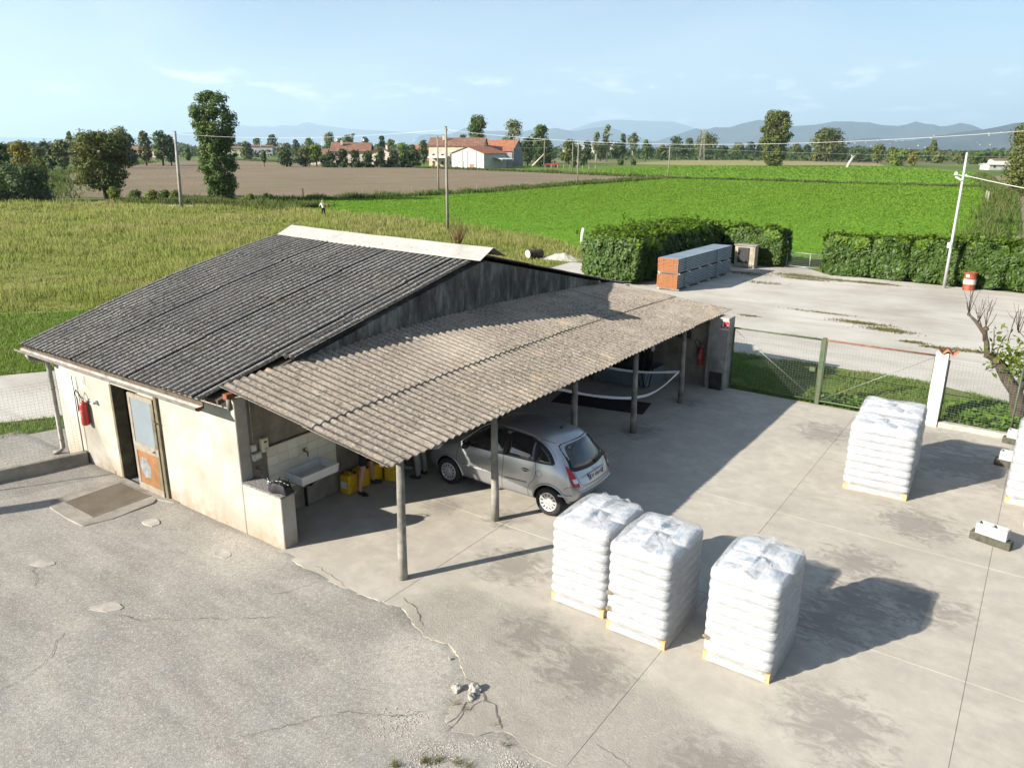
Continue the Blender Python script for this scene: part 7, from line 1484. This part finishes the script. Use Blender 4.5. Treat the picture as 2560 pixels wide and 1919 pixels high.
# twiggy red-brown shrub behind the ridge
sx = VF(-3.9, 54.1); ts = thing('twig_shrub', 'leafless red-brown twiggy shrub behind the ridge', 'shrub', (sx[0], sx[1], -0.07)); mb = MB(); rr = random.Random(4)
for k in range(46):
    a = rr.uniform(0, 6.28); L_ = rr.uniform(1.0, 2.6); s = rr.uniform(0.15, 0.6)
    mb.tube([(rr.gauss(0, .15), rr.gauss(0, .15), 0), (math.cos(a) * s * L_ * 0.45, math.sin(a) * s * L_ * 0.45, L_ * 0.5), (math.cos(a) * s * L_, math.sin(a) * s * L_, L_)], [0.022, 0.015, 0.006], 4)
mb.build('stems', plain('red_brown_twigs', (0.14, 0.06, 0.04), 0.9, var=0.3), ts)
# ------------------------------------------------------------------ stacked steel planks, cabinet, small gate, lamp, barrel, louvred unit
M['steel'] = plain('galvanised_steel_plank', (0.27, 0.33, 0.37), 0.45, 0.35, var=0.15, scale=3); M['orange'] = plain('orange_end_plate', (0.36, 0.14, 0.045), 0.7, var=0.2, scale=9)
M['pale_timber'] = plain('pale_spacer_timber', (0.55, 0.5, 0.42), 0.85, var=0.15)
LP, WP, HP = 7.4, 0.27, 0.088
pm = MB(); pm.bx(-WP / 2, WP / 2, 0.02, LP - 0.02, 0.044, HP - 0.002); pm.bx(-WP / 2 + 0.07, -WP / 2 + 0.09, 0.02, LP - 0.02, 0.003, 0.045); pm.bx(WP / 2 - 0.09, WP / 2 - 0.07, 0.02, LP - 0.02, 0.003, 0.045)
pm = pm.mesh('plank', M['steel'], bevel=0.006)
em = MB(); em.bx(-WP / 2 + 0.004, WP / 2 - 0.004, 0, 0.02, 0.058, HP - 0.004); em.bx(-WP / 2 + 0.004, WP / 2 - 0.004, 0, 0.02, 0.008, 0.022)
for x in (-WP / 2 + 0.004, -0.02, WP / 2 - 0.044): em.bx(x, x + 0.04, 0.001, 0.019, 0.02, 0.06)
em = em.mesh('end_plate', M['orange'])
for bi in range(2):
    z0 = 0.08 + bi * 0.80; NP = 8
    t = thing('plank_bundle', ('lower', 'upper')[bi] + ' bundle of galvanised steel planks with orange end plates by the hedge', 'plank bundle', (-4.4, 28.1, z0), rad(-0.5), 'steel plank bundles')
    for r_ in range(NP):
        for c in range(4):
            o = inst('plank', pm, t, ((c - 1.5) * (WP + 0.004) + random.uniform(-.004, .004), random.uniform(-.02, .02), r_ * HP)); inst('end_plate', em, o, (0, 0, 0)); inst('end_plate', em, o, (0, LP - 0.02, 0))
    for y in (0.95, 5.2): MB().box((0, y, NP * HP / 2), (1.102, 0.012, NP * HP + 0.008)).build('strap', M['blackrub'], t)
    for y in (0.15, 1.4, 2.8, 4.2, 5.6, 6.9): MB().bx(-0.58, 0.60, y, y + 0.08, -0.078, -0.002).build('spacer', M['pale_timber'], t)
cab = thing('meter_cabinet', 'small rendered utility cabinet with dark door by the hedge', 'cabinet', (-3.95, 38.6, -0.04)); M['cabr'] = plain('weathered_cabinet_render', (0.3, 0.26, 0.2), 0.9, var=0.25, scale=2.5, bump=0.4)
MB().bx(-0.62, 0.62, -0.3, 0.3, 0.0, 1.3).build('housing', M['cabr'], cab, bevel=0.02); MB().bx(-0.68, 0.68, -0.36, 0.36, 1.3, 1.38).build('top_slab', M['colconc'], cab, bevel=0.015); MB().bx(-0.66, 0.66, -0.36, 0.3, 0.0, 0.14).build('base', M['colconc'], cab, bevel=0.015)
dr = MB().bx(-0.42, 0.28, -0.325, -0.298, 0.3, 1.2).build('door', M['blackrub'], cab, bevel=0.006); MB().bx(-0.38, 0.24, -0.333, -0.326, 0.34, 1.16).build('panel', plain('dark_door_panel', (0.03, 0.03, 0.032), 0.5, var=0.15), dr)
lg = thing('field_gate', 'low wire gate in the gap between the two hedges', 'gate', (0, 0, -0.03))
for z in (0.12, 0.92): MB().tube([(-1.95, 40.15, z), (0.35, 39.9, z)], 0.02, 8).build('rail', M['wire'], lg, True)
for x in (-1.95, -0.55, 0.35): MB().tube([(x, 40.15 - (x + 1.95) * 0.1087, 0.0), (x, 40.15 - (x + 1.95) * 0.1087, 0.95)], 0.022, 8).build('upright', M['wire'], lg, True)
wire_mesh('mesh_panel', lg, (-1.93, 40.15), (0.33, 39.91), 0.12, 0.9, 0.1, 0.1, 0.003, M['wire'])
lamp = thing('lamp_post', 'galvanised lamp post before the right hedge', 'lamp post', (6.85, 37.8, -0.04)); M['galv'] = plain('galvanised_pole', (0.5, 0.51, 0.5), 0.45, 0.4, var=0.12, scale=2)
MB().tube([(0, 0, 0), (0, 0, 2.1), (0, 0, 5.6), (-0.02, 0, 6.75)], [0.085, 0.07, 0.06, 0.05], 14).build('pole', M['galv'], lamp, True); MB().box((-0.08, -0.03, 2.2), (0.2, 0.16, 0.28)).build('switch_box', M['whitep'], lamp, bevel=0.02)
MB().tube([(-0.3, 0, 5.68), (0.2, 0, 5.6)], 0.02, 8).build('crossarm', M['galv'], lamp); MB().lathe([(0.0, 0.1), (0.06, 0.08), (0.09, 0.0), (0.1, -0.06), (0.0, -0.07)], (-0.33, 0, 5.72), 12).build('lantern', M['whitep'], lamp, True); MB().box((-0.18, -0.05, 5.5), (0.34, 0.16, 0.08), ry=0.5).build('floodlight', M['whitep'], lamp, bevel=0.02); MB().lathe([(0.03, -0.05), (0.045, 0.0), (0.03, 0.05)], (0.12, 0, 5.66), 8).build('insulator', M['whitep'], lamp, True)
bar = thing('oil_drum', 'rust-red oil drum with a white band before the hedge', 'drum', (7.95, 37.9, -0.04), 0.4)
MB().lathe([(0.0, 0.0), (0.29, 0.0), (0.295, 0.02), (0.285, 0.04), (0.285, 0.3)], (0, 0, 0), 28).build('lower_shell', plain('drum_red', (0.26, 0.065, 0.03), 0.6, 0.1, var=0.2, scale=5), bar, 'auto'); dm = bpy.data.materials['drum_red']
MB().lathe([(0.285, 0.3), (0.3, 0.315), (0.285, 0.33), (0.285, 0.56)], (0, 0, 0), 28).build('white_band', plain('drum_white', (0.5, 0.47, 0.42), 0.6, var=0.08, scale=5, dirt=(0.4, 0.3, 0.22)), bar, 'auto'); MB().lathe([(0.285, 0.56), (0.3, 0.595), (0.285, 0.63), (0.285, 0.86), (0.295, 0.88), (0.29, 0.9), (0.275, 0.9), (0.275, 0.87), (0.0, 0.87)], (0, 0, 0), 28).build('upper_shell', dm, bar, 'auto')
MB().lathe([(0.035, 0.87), (0.035, 0.89), (0, 0.89)], (0.15, 0.1, 0), 10).build('bung', M['zinc'], bar)
MB().box((-0.2, -0.205, 0.74), (0.15, 0.006, 0.13), rz=-0.78).build('sticker', M['whitep'], bar)
lv = thing('louvred_unit', 'white louvred cabinet cut by the right edge', 'cabinet', (11.6, 33.9, -0.04)); MB().bx(-0.9, 1.6, -0.5, 0.5, 0.0, 0.95).build('casing', M['whitep'], lv, bevel=0.02)
for k in range(8): MB().box((0.35, -0.53, 0.14 + 0.1 * k), (2.4, 0.06, 0.05), rx=0.5).build('louvre', M['whitep'], lv)
lg2 = thing('cut_log', 'short cut log lying beside the lane behind the shed', 'log', (-16.4, 34.2, 0.22), rad(70)); MB().lathe([(0.0, -0.55), (0.3, -0.55), (0.31, -0.5), (0.28, 0.0), (0.3, 0.5), (0.29, 0.55), (0, 0.55)], (0, 0, 0), 16, 'X').build('bark', M['bark'], lg2, 'auto'); MB().lathe([(0.0, -0.56), (0.28, -0.56), (0.28, -0.551), (0, -0.551)], (0, 0, 0), 16, 'X').build('cut_face', M['pale_timber'], lg2)
hp = grid_mesh('gravel_heap', -1.6, 1.6, -1.1, 1.1, 40, 30, lambda x, y: 0.36 * np.exp(-((x / 0.9) ** 2 + (y / 0.65) ** 2)) * (1 + 0.15 * np.sin(9 * x) * np.cos(8 * y)) - 0.08, M['gravel']); tag(inst('gravel_heap', hp, None, (-14.9, 35.2, 0)), 'small heap of pale gravel beside the cut log', 'gravel heap', kind='stuff')
wp = MB().tube([(0, 0, -0.1), (0.04, 0, 0.7), (0.1, 0, 1.1)], [0.16, 0.15, 0.12], 10).build('stone_post', M['white'], None, True, loc=(-18.0, 43.1, 0)); tag(wp, 'leaning pale stone post beyond the left end of the hedge', 'post')

gp = MB().box((0, 0, 1.7), (0.3, 0.3, 3.4)).build('unseen_post', M['cabr'], None, loc=(-7.75, -7.5, -0.02), bevel=0.02); tag(gp, 'unseen tall square post outside the left edge, added for its shadow', 'post')  # out-of-view post, added to cast its shadow towards the doorstep
# ------------------------------------------------------------------ poles and wires
M['polec'] = plain('concrete_pole', (0.3, 0.285, 0.255), 0.9, var=0.2, scale=2, bump=0.3); M['polew'] = plain('grey_wood_pole', (0.24, 0.215, 0.18), 0.9, var=0.2, scale=2); M['cable'] = plain('pale_cable', (0.55, 0.54, 0.52), 0.5, var=0.05)
def pole(X, Y, h, r, label, mat='polew', lean=0.0, arm=True):
    p = VF(X, Y, -0.07); t = thing('utility_pole', label, 'pole', p, YAW, 'overhead line poles')
    MB().tube([(0, 0, 0), (lean * 0.5, 0, h * 0.5), (lean, 0, h)], [r, r * 0.85, r * 0.68], 12).build('shaft', M[mat], t, True)
    MB().box((lean, 0, h + 0.01), (r * 1.5, r * 1.5, 0.05)).build('top_cap', M['zinc'], t); MB().lathe([(0.02, -0.05), (0.05, -0.02), (0.05, 0.03), (0.02, 0.06)], (lean + r, 0, h - 0.25), 8).build('insulator', M['blackrub'], t, True); return (p[0] + lean * math.cos(YAW), p[1] + lean * math.sin(YAW), h - 0.3)
def cable(name, a, b, sag, r, label, group):
    pts = []; 
    for k in range(41):
        f = k / 40; pts.append((a[0] + (b[0] - a[0]) * f, a[1] + (b[1] - a[1]) * f, a[2] + (b[2] - a[2]) * f - sag * 4 * f * (1 - f)))
    o = MB().tube(pts, r, 5).build(name, M['cable'], None, True); return tag(o, label, 'cable', group)
tA = pole(-38.1, 89.3, 8.45, 0.2, 'thick concrete pole beside the poplar at the meadow edge', 'polec', 0.25); tB = pole(-5.5, 64.9, 8.5, 0.13, 'slim grey pole right behind the shed ridge'); tC = pole(29.5, 40.2, 8.4, 0.13, 'grey pole just beyond the right edge carrying the long cable')
cable('overhead_cable', tA, tB, 0.55, 0.011, 'sagging cable from the concrete pole to the pole behind the ridge', 'overhead cables'); cable('overhead_cable', tB, tC, 1.05, 0.010, 'long pale cable crossing the whole right half of the view', 'overhead cables')
t2 = pole(-11.8, 123.5, 8.7, 0.14, 'grey pole at the ditch, just left of the pole behind the ridge'); t3 = pole(13.1, 161, 8.4, 0.14, 'grey pole at the ditch, right of the farm'); t4 = pole(40, 203.8, 8.1, 0.15, 'grey pole where the two ditches meet'); t5 = pole(-18.8, 292.4, 9.0, 0.15, 'thin pole in front of the white barn'); t6 = pole(-0.1, 316, 11.2, 0.16, 'thin pole beside the farm awning'); t7 = pole(11.8, 305.9, 10.8, 0.16, 'thin pole right of the farm in front of the dark tree'); t8 = pole(18.3, 246.1, 8.9, 0.15, 'thin pole at the field verge right of the farm')
cable('overhead_cable', t2, t8, 1.4, 0.03, 'thin cable over the ploughed field to the farm verge', 'overhead cables'); cable('overhead_cable', t8, (t4[0] + 180, t4[1] + 300, 8.0), 3.0, 0.04, 'thin cable running right from the farm verge pole', 'overhead cables'); cable('overhead_cable', t6, t7, 0.8, 0.035, 'short slack cable between the two farm poles', 'overhead cables')
cable('overhead_cable', (6.98, 37.8, 5.6), (18.6, 33.0, 4.2), 0.25, 0.016, 'cable from the lamp post to the right edge', 'overhead cables')
M['postw'] = plain('dark_fence_post', (0.09, 0.075, 0.06), 0.9, var=0.3); 
for i, (X, Y, h) in enumerate(((-28.9, 107.4, 1.5), (-22.1, 114.8, 1.2), (-15.7, 121.7, 1.25), (-6.0, 129.7, 1.3), (2.5, 145.5, 1.1), (23.3, 177, 1.6), (32.1, 189.7, 1.3), (45.3, 204.9, 1.3))):
    p = VF(X, Y, -0.07); o = MB().box((0, 0, h / 2), (0.2 if i in (0, 5) else 0.16, 0.14, h), rx=random.uniform(-.03, .03)).build('fence_post', M['postw' if i in (0, 5) else 'polew'], None, loc=p, rot=(0, 0, YAW), bevel=0.02); tag(o, ('dark leftmost' if i == 0 else ORD[i]) + ' fence post from the left along the ditch', 'fence post', 'fence posts along the ditch')
for i, (X, Y) in enumerate(((68, 112), (69.5, 114.5), (71, 117.5))): p = VF(X, Y, -0.07); tag(MB().box((0, 0, 0.7), (0.2, 0.2, 1.4)).build('fence_post', M['polew'], None, loc=p, bevel=0.02), ('nearest', 'middle', 'farthest')[i] + ' of the three posts beside the field track', 'fence post', 'posts by the field track')
lt = VF(149, 353, -0.07); ltt = thing('dead_trunk', 'pale leaning dead tree trunk at the far end of the crop', 'trunk', lt, YAW); MB().tube([(0, 0, 0), (0.9, 0, 2.6), (2.2, 0, 5.0)], [0.75, 0.65, 0.4], 10).build('stem', M['barkpale'], ltt, True); MB().tube([(1.6, 0, 4.0), (1.4, 0, 5.2), (0.9, 0, 5.6)], [0.35, 0.2, 0.1], 7).build('stub', M['barkpale'], ltt, True); MB().tube([(2.0, 0, 4.6), (3.0, 0, 5.3)], [0.3, 0.12], 7).build('stub', M['barkpale'], ltt, True)
cp = VF(-40.2, 92.5, -0.07); cg = thing('garden_bed', 'low wooden garden bed at the foot of the concrete pole', 'garden bed', cp, YAW)
for x in (-1.5, 0.9, 2.3): MB().box((x, 0, 0.5), (0.1, 0.1, 1.0)).build('post', M['postw'], cg)
MB().box((0.4, 0, 0.95), (3.8, 0.08, 0.08)).build('rail', M['postw'], cg); MB().box((0.4, 0, 0.12), (3.8, 0.4, 0.14)).build('kerb', M['pale_timber'], cg)

# ------------------------------------------------------------------ houses, barn, distant buildings
def wmat(n, c): return plain(n, c, 0.9, var=0.1, scale=0.5, dirt=tuple(x * 0.75 for x in c))
M['rooft'] = plain('red_tile_roof', (0.30, 0.115, 0.06), 0.9, var=0.25, scale=0.8, bump=0.4); M['roofb'] = plain('brown_tile_roof', (0.2, 0.105, 0.07), 0.9, var=0.25, scale=0.8, bump=0.4); M['wallw'] = wmat('white_barn_wall', (0.5, 0.48, 0.44)); M['wallc'] = wmat('cream_house_wall', (0.55, 0.47, 0.37)); M['wallg'] = wmat('grey_barn_wall', (0.24, 0.25, 0.26)); M['wallp'] = wmat('pink_house_wall', (0.5, 0.26, 0.2)); M['wally'] = wmat('pale_yellow_wall', (0.6, 0.53, 0.38)); M['wallb'] = wmat('brick_wall', (0.3, 0.15, 0.1)); M['pane'] = plain('dark_pane', (0.03, 0.035, 0.04), 0.15, var=0.1)
def house(name, label, X, Y, rz, L_, W_, he, hr, wall, rf, cat='house', group=None, wins=True, chim=0, over=0.5, asym=0.0, door=False):
    """gable house: length L_ along local x (ridge), width W_ along local y; rz turns it from the view axis"""
    p = VF(X, Y, -0.08); t = thing(name, label, cat, p, YAW + rz, group); a, b = L_ / 2, W_ / 2; rc = asym * b
    MB().add([(-a, -b, 0), (a, -b, 0), (a, b, 0), (-a, b, 0), (-a, -b, he), (a, -b, he), (a, b, he), (-a, b, he), (-a, rc, hr - 0.12), (a, rc, hr - 0.12)], [(0, 1, 5, 4), (2, 3, 7, 6), (1, 2, 6, 9, 5), (3, 0, 4, 8, 7), (0, 3, 2, 1)]).build('wall', wall, t)
    for s in (-1, 1):
        k = (hr - he) / (b - s * rc); yo = s * (b + over); zo = he - k * over; x = a + over; vs = [(-x, rc, hr), (x, rc, hr), (x, yo, zo), (-x, yo, zo)]; vs += [(q[0], q[1], q[2] - 0.18) for q in vs]
        sl = MB().add(vs, [(0, 1, 2, 3), (7, 6, 5, 4), (0, 4, 5, 1), (1, 5, 6, 2), (2, 6, 7, 3), (3, 7, 4, 0)]).build('roof', rf, t)
        for c in range(chim if s < 0 else 0):
            cx = -a * 0.5 + c * a; ch = MB().box((cx, -b * 0.45, hr - 0.1), (0.9, 0.8, 1.9)).build('chimney', M['wallc'], sl); MB().box((cx, -b * 0.45, hr + 0.95), (1.15, 1.05, 0.16)).build('chimney_cap', M['rooft'], sl)
    if wins:
        n = max(2, int(L_ / 3.5)); rows = [1.5] if he < 4.5 else [1.5, 4.3]
        for z in rows:
            for k in range(n):
                x = -a + L_ * (k + 0.5) / n
                f = MB().box((x, -b - 0.03, z), (1.1, 0.1, 1.4)).build('window', M['whitep'], t); MB().box((x, -b - 0.09, z), (0.95, 0.04, 1.22)).build('pane', M['pane'], f)
    if door: MB().box((a * 0.1, -b - 0.03, 1.1), (1.2, 0.1, 2.2)).build('door', M['timber'], t)
    return t
barn = house('white_barn', 'white-walled barn with orange tiled roof at the ploughed field', -13.2, 303.5, rad(60), 16.0, 14.4, 5.5, 7.8, M['wallw'], M['rooft'], 'barn', None, False, 0, 0.5)
MB().box((-8.06, -0.0, 3.3), (0.1, 0.25, 6.2)).build('downpipe', M['zinc'], barn); MB().box((-8.08, 3.2, 1.3), (0.14, 2.6, 2.6)).build('sheet_door', M['whitep'], barn); MB().box((-8.07, -1.8, 0.9), (0.1, 1.7, 1.2)).build('brick_patch', M['wallb'], barn)
aw = MB().add([(-2, -7.3, 4.1), (7, -7.3, 4.1), (7, -11.5, 3.3), (-2, -11.5, 3.3), (-2, -7.3, 3.95), (7, -7.3, 3.95), (7, -11.5, 3.15), (-2, -11.5, 3.15)], [(0, 1, 2, 3), (7, 6, 5, 4), (0, 4, 5, 1), (1, 5, 6, 2), (2, 6, 7, 3), (3, 7, 4, 0)]).build('awning', M['whitep'], barn)
for x in (-1.8, 2.5, 6.8): MB().box((x, -11.3, 1.6), (0.15, 0.15, 3.2)).build('awning_post', M['zinc'], aw)
fh = house('farmhouse', 'long cream farmhouse with brown roof behind the white barn', -22.5, 325, rad(-6), 22, 13, 8.3, 11.3, M['wallc'], M['roofb'], 'house', None, True, 1)
MB().add([(-11, -6.5, 4.3), (-3, -6.5, 4.3), (-3, -10, 3.5), (-11, -10, 3.5), (-11, -6.5, 4.15), (-3, -6.5, 4.15), (-3, -10, 3.35), (-11, -10, 3.35)], [(0, 1, 2, 3), (7, 6, 5, 4), (0, 4, 5, 1), (1, 5, 6, 2), (2, 6, 7, 3), (3, 7, 4, 0)]).build('porch_awning', M['whitep'], fh)
house('stable', 'grey gabled stable with orange roof right of the farmhouse', -4.5, 332, rad(-18), 13, 15, 6.5, 10.6, M['wallg'], M['rooft'], 'barn', None, False)
for i, (X, Y) in enumerate(((-31.5, 308), (-29.3, 307.5))): p = VF(X, Y, -0.08); tag(MB().lathe([(0.0, 0), (0.85, 0), (0.9, 0.8), (0.9, 1.6), (0.0, 1.65)], (0, 0, 0), 14).build('hay_bale', plain('straw', (0.45, 0.33, 0.18), 0.95, var=0.2), None, True, loc=p), ('left', 'right')[i] + ' of the two straw bales before the farmhouse', 'bale', 'straw bales')
tp = VF(15.5, 318, -0.08); tr_ = thing('farm_trailer', 'red farm trailer parked right of the farm', 'trailer', tp, YAW); MB().box((0, 0, 1.2), (5.0, 2.2, 0.6)).build('bed', M['extred'], tr_, bevel=0.05)
for x in (-1.5, 1.5): MB().lathe([(0, -0.15), (0.5, -0.15), (0.5, 0.15), (0, 0.15)], (x, -1.0, 0.5), 14, 'Y').build('wheel', M['blackrub'], tr_)
bm_ = VF(9.6, 312, -0.08); tag(MB().tube([(-2.2, 0, 0.6), (2.4, 0, 5.2)], [0.28, 0.22], 8).build('grain_auger', M['pale_timber'], None, True, loc=bm_, rot=(0, 0, YAW)), 'slanting pale grain auger right of the stable', 'auger')
for i in range(9): p = VF(12 + i * 2.3, 300 - i * 0.8, -0.08); tag(MB().box((0, 0, 0.7), (0.22, 0.2, 1.4)).build('paddock_post', M['polew'], None, loc=p), ORD[i] + ' post %s of the paddock fence right of the farm' % ('from the left' if i else 'and first'), 'fence post', 'paddock fence posts')
def bungalow(label, X, Y, rz, L_, W_, he, hr, ch): return house('bungalow', label, X, Y, rz, L_, W_, he, hr, M['wallc'], M['roofb'], 'house', 'brown-roofed bungalows', True, ch, 0.8)
b1 = bungalow('broad brown-roofed bungalow behind the conifers', -70.5, 347, rad(4), 16, 12, 6.1, 9.3, 1); bungalow('small brown-roofed wing right of the bungalow', -56.5, 346, rad(80), 10, 10, 5.0, 7.4, 1); bungalow('low brown-roofed wing left of the bungalow', -84.5, 345, rad(0), 7, 8, 4.6, 6.6, 1)
for i, (x, y, z) in enumerate(((-76.5, 344, 9.6), (-65.0, 344, 9.7))):
    p = VF(x, y, z); d = thing('satellite_dish', ('left', 'right')[i] + ' white satellite dish on the bungalow roof', 'dish', p, YAW, 'satellite dishes'); MB().lathe([(0.0, 0.1), (0.4, 0.04), (0.62, -0.1), (0.6, -0.06), (0.38, 0.08), (0.0, 0.14)], (0, 0, 0.5), 16, 'Y').build('dish', M['whitep'], d, True); MB().tube([(0, 0.1, -0.6), (0, 0.1, 0.5)], 0.05, 6).build('mast', M['zinc'], d)
FAR = [(-224, 620, 26, 14, 6.5, 7.8, 'wally', 'roofb', 'cream warehouse behind the concrete pole'), (-205, 640, 22, 14, 8, 9, 'wallw', 'roofb', 'white building left of the poplar'), (-255, 560, 30, 12, 4.5, 6, 'wallc', 'roofb', 'low cream house row at the far left'), (-330, 620, 34, 14, 5, 7, 'wallw', 'roofb', 'long pale house at the left edge'), (-300, 640, 22, 12, 5, 7.5, 'wallp', 'roofb', 'pink house behind the yellowing tree'), (-262, 760, 26, 12, 6, 8, 'wallp', 'roofb', 'pink-walled building right of the poplar'), (-225, 780, 20, 12, 6, 8, 'wallp', 'roofb', 'salmon building among trees right of the poplar'), (-205, 800, 18, 12, 5, 8, 'wallw', 'roofb', 'small white house right of the salmon building'), (-52, 480, 16, 10, 6.5, 9, 'wallb', 'rooft', 'brick house behind the bungalow'), (62, 760, 30, 14, 10, 11, 'wallw', 'wallw', 'white block right of the farm trees'), (82, 900, 24, 12, 6, 8, 'wallw', 'rooft', 'distant house with orange roof behind pollards'), (150, 1200, 26, 16, 14, 15, 'wallw', 'wallw', 'white silo building left of the tree row'), (204.5, 333, 13, 6, 2.2, 2.6, 'wallw', 'wallw', 'long low white wall house at far right'), (205.5, 336, 6, 6, 4.2, 4.6, 'wallw', 'roofb', 'taller white shed behind the low white wall at far right'), (-130, 640, 18, 10, 5, 8, 'wallw', 'roofb', 'white house among the trees left of the bungalow')]
for X, Y, L_, W_, he, hr, w, r_, lab in FAR: house('distant_house', lab, X, Y, random.uniform(-0.25, 0.25), L_, W_, he, hr, M[w], M[r_], 'house', 'distant houses', L_ > 12)
wt = thing('water_tower', 'funnel-shaped concrete water tower on the horizon', 'water tower', VF(-304, 1500, 0)); MB().lathe([(2.6, 0.0), (2.0, 24), (2.2, 26.5), (6.3, 32), (6.3, 33.2), (0.0, 34)], (0, 0, 0), 24).build('shaft', M['polec'], wt, True)
def pylon(X, Y, h, label):
    t = thing('pylon', label, 'pylon', VF(X, Y, 0), YAW, 'distant masts and pylons'); w = h * 0.08; mb = MB()
    for sx in (-1, 1):
        for sy in (-1, 1): mb.tube([(sx * w, sy * w, 0), (sx * w * 0.15, sy * w * 0.15, h)], 0.12 * Y / 600, 4)
    for k in range(6):
        z0, z1 = h * k / 6, h * (k + 1) / 6; a, b = w * (1 - 0.85 * k / 6), w * (1 - 0.85 * (k + 1) / 6)
        for s in (-1, 1): mb.tube([(-a * s, -a, z0), (b * s, -b, z1)], 0.07 * Y / 600, 4)
    mb.build('lattice', M['zinc'], t); mb = MB()
    for z in (0.72, 0.84, 0.95): mb.box((0, 0, h * z), (h * 0.26, 0.3, 0.3))
    mb.build('arms', M['zinc'], t)
pylon(128, 540, 21, 'lattice pylon behind the row left of the tallest field tree'); pylon(-228, 420, 16, 'power pole with crossarms behind the round tree'); pylon(-330, 560, 12, 'small lattice mast at the left edge')
for i, (X, Y, h) in enumerate(((-135, 560, 15), (-178, 560, 16), (-228, 900, 24), (-250, 900, 22), (-100, 800, 22), (-120, 820, 18), (-150, 900, 18), (-62, 800, 26), (-45, 900, 20), (25, 900, 18))): p = VF(X, Y, 0); tag(MB().tube([(0, 0, 0), (0, 0, h)], [0.22, 0.12], 6).build('mast', M['galv'], None, True, loc=p), 'thin grey mast on the skyline', 'mast', 'thin masts on the skyline')
hr_ = VF(-136, 415.9, -0.06); hs = thing('horse', 'small dark horse grazing beyond the ploughed field', 'horse', hr_, YAW + 0.2); hcol = plain('dark_coat', (0.03, 0.022, 0.018), 0.7, var=0.2)
inst('body', skin_mesh('horse_body', [(0, 0, 1.15), (0.45, 0, 1.2), (0.75, 0, 1.3), (1.05, 0, 1.0), (1.3, 0, 0.55), (1.45, 0, 0.35), (-0.45, 0, 1.2), (-0.75, 0, 1.15), (-0.9, 0, 0.8)] + [(x, s * 0.18, z) for x in (0.6, -0.65) for s in (-1, 1) for z in (0.75, 0.4, 0.0)], [(0, 1), (1, 2), (2, 3), (3, 4), (4, 5), (0, 6), (6, 7), (7, 8), (1, 9), (9, 10), (10, 11), (1, 12), (12, 13), (13, 14), (6, 15), (15, 16), (16, 17), (6, 18), (18, 19), (19, 20)], [0.32, 0.32, 0.22, 0.17, 0.13, 0.08, 0.33, 0.2, 0.05] + [0.13, 0.07, 0.06] * 4, hcol, 2), hs)
fc = VF(-214.9, 448.5, -0.06); fcar = thing('distant_car', 'white car passing behind the trees left of the poplar', 'car', fc, YAW); wpaint = plain('white_car_paint', (0.7, 0.7, 0.7), 0.3, var=0.03)
MB().box((0, 0, 0.62), (4.2, 1.7, 0.65)).build('body', wpaint, fcar, True, bevel=0.2, seg=2); MB().box((-0.2, 0, 1.2), (2.3, 1.5, 0.55), taper=0.72).build('cabin', M['pane'], fcar, bevel=0.08); 
for x in (-1.3, 1.3):
    for s in (-1, 1): MB().lathe([(0, -0.1), (0.32, -0.1), (0.32, 0.1), (0, 0.1)], (x, s * 0.78, 0.32), 12, 'Y').build('wheel', M['blackrub'], fcar)
hv_, hp_ = hillA.data.vertices, [v.co for v in hillA.data.vertices]; rr = random.Random(3)
brg = lambda v: math.degrees(math.atan2((v.x - 11.1) * math.cos(YAW) + (v.y + 7.4) * math.sin(YAW), -(v.x - 11.1) * math.sin(YAW) + (v.y + 7.4) * math.cos(YAW))); sel = [v for v in hp_ if 20 < v.z < 170 and 23 < brg(v) < 36 and math.dist(v[:2], CAMXY) < 8150]
hm_ = MB().add([(-9, -6, -6), (9, -6, -6), (9, 6, -6), (-9, 6, -6), (-9, -6, 6), (9, -6, 6), (9, 6, 6), (-9, 6, 6), (-9, 0, 10), (9, 0, 10)], [(0, 1, 5, 4), (2, 3, 7, 6), (1, 2, 6, 9, 5), (3, 0, 4, 8, 7), (4, 5, 9, 8), (6, 7, 8, 9)]).mesh('hillside_house', M['wallc'])
for v in rr.sample(sel, min(46, len(sel))): tag(inst('hillside_house', hm_, None, v + Vector((rr.uniform(-60, 60), rr.uniform(-60, 60), 4)), (0, 0, rr.uniform(0, 3)), tuple([rr.uniform(0.3, 0.65)] * 3)), 'tiny white house on the wooded hill at far right', 'house', 'white houses on the hillside')
